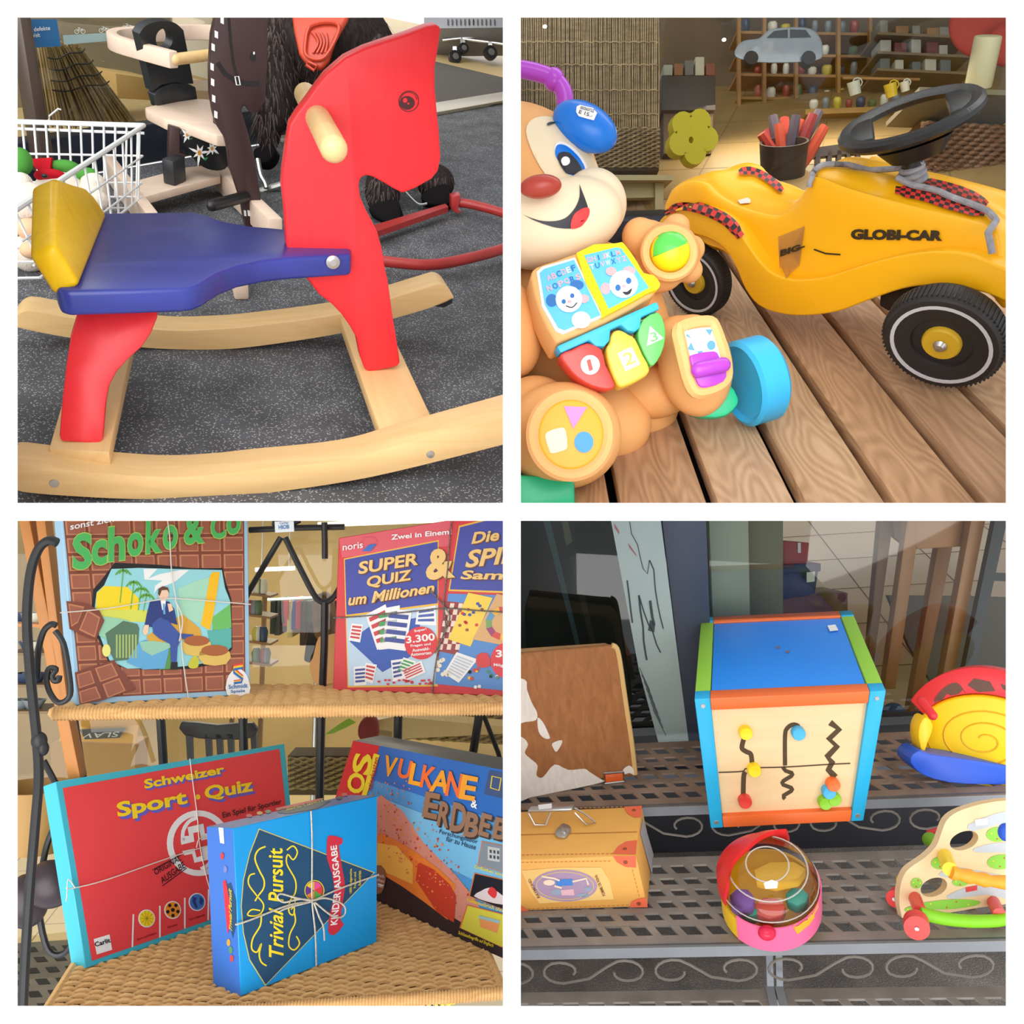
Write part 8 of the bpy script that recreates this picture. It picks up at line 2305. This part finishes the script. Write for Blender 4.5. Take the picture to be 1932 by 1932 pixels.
for c_, r_ in (((1882, 1574), (22, 14)), ((1774, 1628), (18, 12)), ((1888, 1626), (26, 14)), ((1729, 1666), (11, 10)), ((1812, 1664), (16, 8)), ((1720, 1716), (14, 6)), ((1790, 1706), (60, 9))):
    shape_px(pr, wlp, ring(c_[0], c_[1], r_[0], r_[1], 18, rot=-.06), M_tree, .0010)
    for k in range(4):
        shape_px(pr, wlp, ring(c_[0] + r_[0] * .6 * math.cos(k * 1.7), c_[1] + r_[1] * .6 * math.sin(k * 1.7), 1.6, 1.6, 6), cc if k % 2 else yD, .0014)
shape_px(pr, wlp, [(1821, 1674), (1843, 1670), (1843, 1679), (1822, 1683)], cc, .0012)
part('painted_landscape', pr, None, brd)
part('price_tag', (lambda mb: (shape_px(mb, wlp, [(1838, 1546), (1862, 1543), (1863, 1555), (1840, 1558)], W_, .0014), mb)[1])(MB()), None, brd)
def peg(a, b, r, c_, nm, name='peg'):
    part(name, MB().capsule(a, b, r, 14), mat(nm, c_, .35), wlk)
def out(x, y, o): return wlp.un(x, y, o)
def rod(a, o0, b, o1, r, c_, nm, name='peg'):
    A = out(a[0], a[1], o0); B = F.on(b[0], b[1], wlp.p0 + wlp.n * o1, wlp.n)
    part(name, MB().tube([A, A.lerp(B, .5), B], r, 14), mat(nm, c_, .35), wlk); return B
y1_ = rod((1782, 1614), 0, (1792, 1640), .05, .0105, (250, 214, 30), 'peg_yellow')
pth_ = [F.on(x, y, wlp.p0 + wlp.n * .05, wlp.n) for x, y in spx([(1794, 1645), (1830, 1654), (1870, 1662), (1930, 1668)], 4, False)]
part('orange_bar', MB().tube(pth_, [.0095 + .0014 * math.sin(k * 2.1) for k in range(len(pth_))], 12), mat('bar_orange', (250, 166, 40), .4), wlk)
rod((1726, 1694), 0, (1736, 1720), .05, .0095, (228, 70, 62), 'peg_red'); rod((1874, 1702), 0, (1886, 1726), .05, .0095, (228, 70, 62), 'peg_red')
pth_ = [F.on(x, y, wlp.p0 + wlp.n * .05, wlp.n) for x, y in spx([(1734, 1722), (1780, 1733), (1830, 1738), (1880, 1737), (1899, 1732)], 4, False)]
part('green_bar', MB().tube(pth_, .0092, 12), mat('bar_green', (132, 206, 24), .4), wlk)
def wh4(x, y, r, d_, ax_):
    s_ = d_ / FPX; c_ = F.dep(x, y, d_)
    w_ = part('wheel', MB().lathe([(.0001, -.012), (r * s_, -.010), (r * s_, -.002), (r * s_ * .88, 0), (r * s_ * .88, .002), (r * s_, .004), (r * s_, .012), (.0001, .013)], c_, ax_, 26), mat('wheel_red', (228, 62, 58), .35), wlk)
    part('axle_pin', MB().lathe([(.0001, .014), (.003, .0145), (.003, .010), (.0001, .010)], c_, ax_, 10), M_steel, w_)
dw4 = F.depth(w0)
wh4(1729, 1744, 23, dw4 * .955, va(1729, 1744, .05, -.42, .9)); wh4(1692, 1692, 16, dw4 * 1.02, va(1692, 1692, -.25, -.3, .92))
peg(F.dep(1754, 1584, dw4 * 1.09), F.dep(1772, 1594, dw4 * 1.05), .012, (140, 206, 40), 'bead_green'); peg(F.dep(1756, 1574, dw4 * 1.10), F.dep(1778, 1568, dw4 * 1.1), .008, (214, 50, 50), 'bead_red2')
peg(F.dep(1700, 1660, dw4 * 1.06), F.dep(1706, 1654, dw4 * 1.06), .008, (244, 204, 30), 'peg_yellow')
part('blue_knob', pell(MB(), 1897, 1570, dw4 * .97, 14, 17, 12), mat('knob_blue', (40, 90, 210), .35), wlk)

# ---- yellow spiral roller toy
yd4 = F.depth(F.fl(1830, 1470, ZU))
ry = thing('spiral_roller_toy', 'yellow spiral snail-like roller toy with red arch and blue base', 'toy', F.fl(1830, 1470, ZU))
yax = va(1857, 1397, -.12, -.16, .98); yc = F.dep(1857, 1397, yd4); Ry = 122 * yd4 / FPX; fx = (cv(1, 0, 0) - yax * yax.dot(cv(1, 0, 0))).normalized(); fy = yax.cross(fx)
def yr(u, v, o=0.0): return yc + fx * u + fy * v + yax * o
disc = [yr(Ry * math.cos(t), Ry * .70 * math.sin(t)) for t in [2 * math.pi * k / 44 for k in range(44)]]
part('disc', MB().prism(disc, -yax * .055), mat('toy_yellow', (252, 208, 20), .35), ry, bevel=.006, bseg=3)
spr = [yr(Ry * (.08 + .78 * k / 90) * math.cos(2.6 - k * .21), Ry * .70 * (.08 + .78 * k / 90) * math.sin(2.6 - k * .21), .0008) for k in range(91)]
part('spiral_groove', MB().tube(spr, .0014, 5), mat('toy_amber', (226, 172, 10), .4), ry)
arc = MB(); RR = []
for k in range(25):
    t = math.radians(152) - math.radians(112) * k / 24
    c_, s_ = math.cos(t), math.sin(t)
    RR.append([yr(Ry * .98 * c_, Ry * .72 * s_, .006), yr(Ry * 1.2 * c_, Ry * 1.12 * s_, .0), yr(Ry * 1.2 * c_, Ry * 1.12 * s_, -.05), yr(Ry * .98 * c_, Ry * .72 * s_, -.05)])
arc.loft(RR); part('red_arch', arc, mat('toy_red', (222, 44, 52), .35), ry, bevel=.002)
as4 = Surf(arc)
for L in (spx([(1762, 1330), (1768, 1312), (1786, 1294), (1806, 1288), (1818, 1302), (1822, 1312), (1800, 1320), (1776, 1330)], 2), [(1826, 1293), (1838, 1296), (1838, 1280), (1850, 1290), (1868, 1286), (1864, 1296), (1878, 1304), (1858, 1304), (1846, 1306), (1840, 1300)], [(1888, 1290), (1904, 1296), (1904, 1306), (1892, 1300)]):
    m4 = MB(); decal(m4, as4, L, None, .0012, 2); part('cut_out', m4, mat('cut_out_shadow', (104, 72, 60), .7), ry)
part('hinge', MB().capsule(F.dep(1738, 1322, yd4 * .985), F.dep(1760, 1350, yd4 * .97), .008, 10), mat('toy_red', (222, 44, 52), .35), ry)
part('side_fin', MB().prism([F.dep(x, y, yd4 * 1.0) for x, y in spx([(1733, 1392), (1736, 1366), (1748, 1352), (1762, 1370), (1752, 1400), (1742, 1424)], 2)], cv(0, 0, -.04)), mat('toy_yellow', (252, 208, 20), .35), ry, bevel=.004)
bm4 = [F.dep(x, y, yd4 * .985) for x, y in spx([(1719, 1440), (1722, 1424), (1738, 1416), (1760, 1424), (1930, 1450), (1930, 1476), (1860, 1480), (1790, 1476), (1742, 1462)], 2)]
part('base', MB().prism(bm4, cv(0, 0, -.06)), mat('toy_blue', (30, 86, 210), .35), ry, bevel=.006, bseg=3)
# pebbles of litter on the shelf
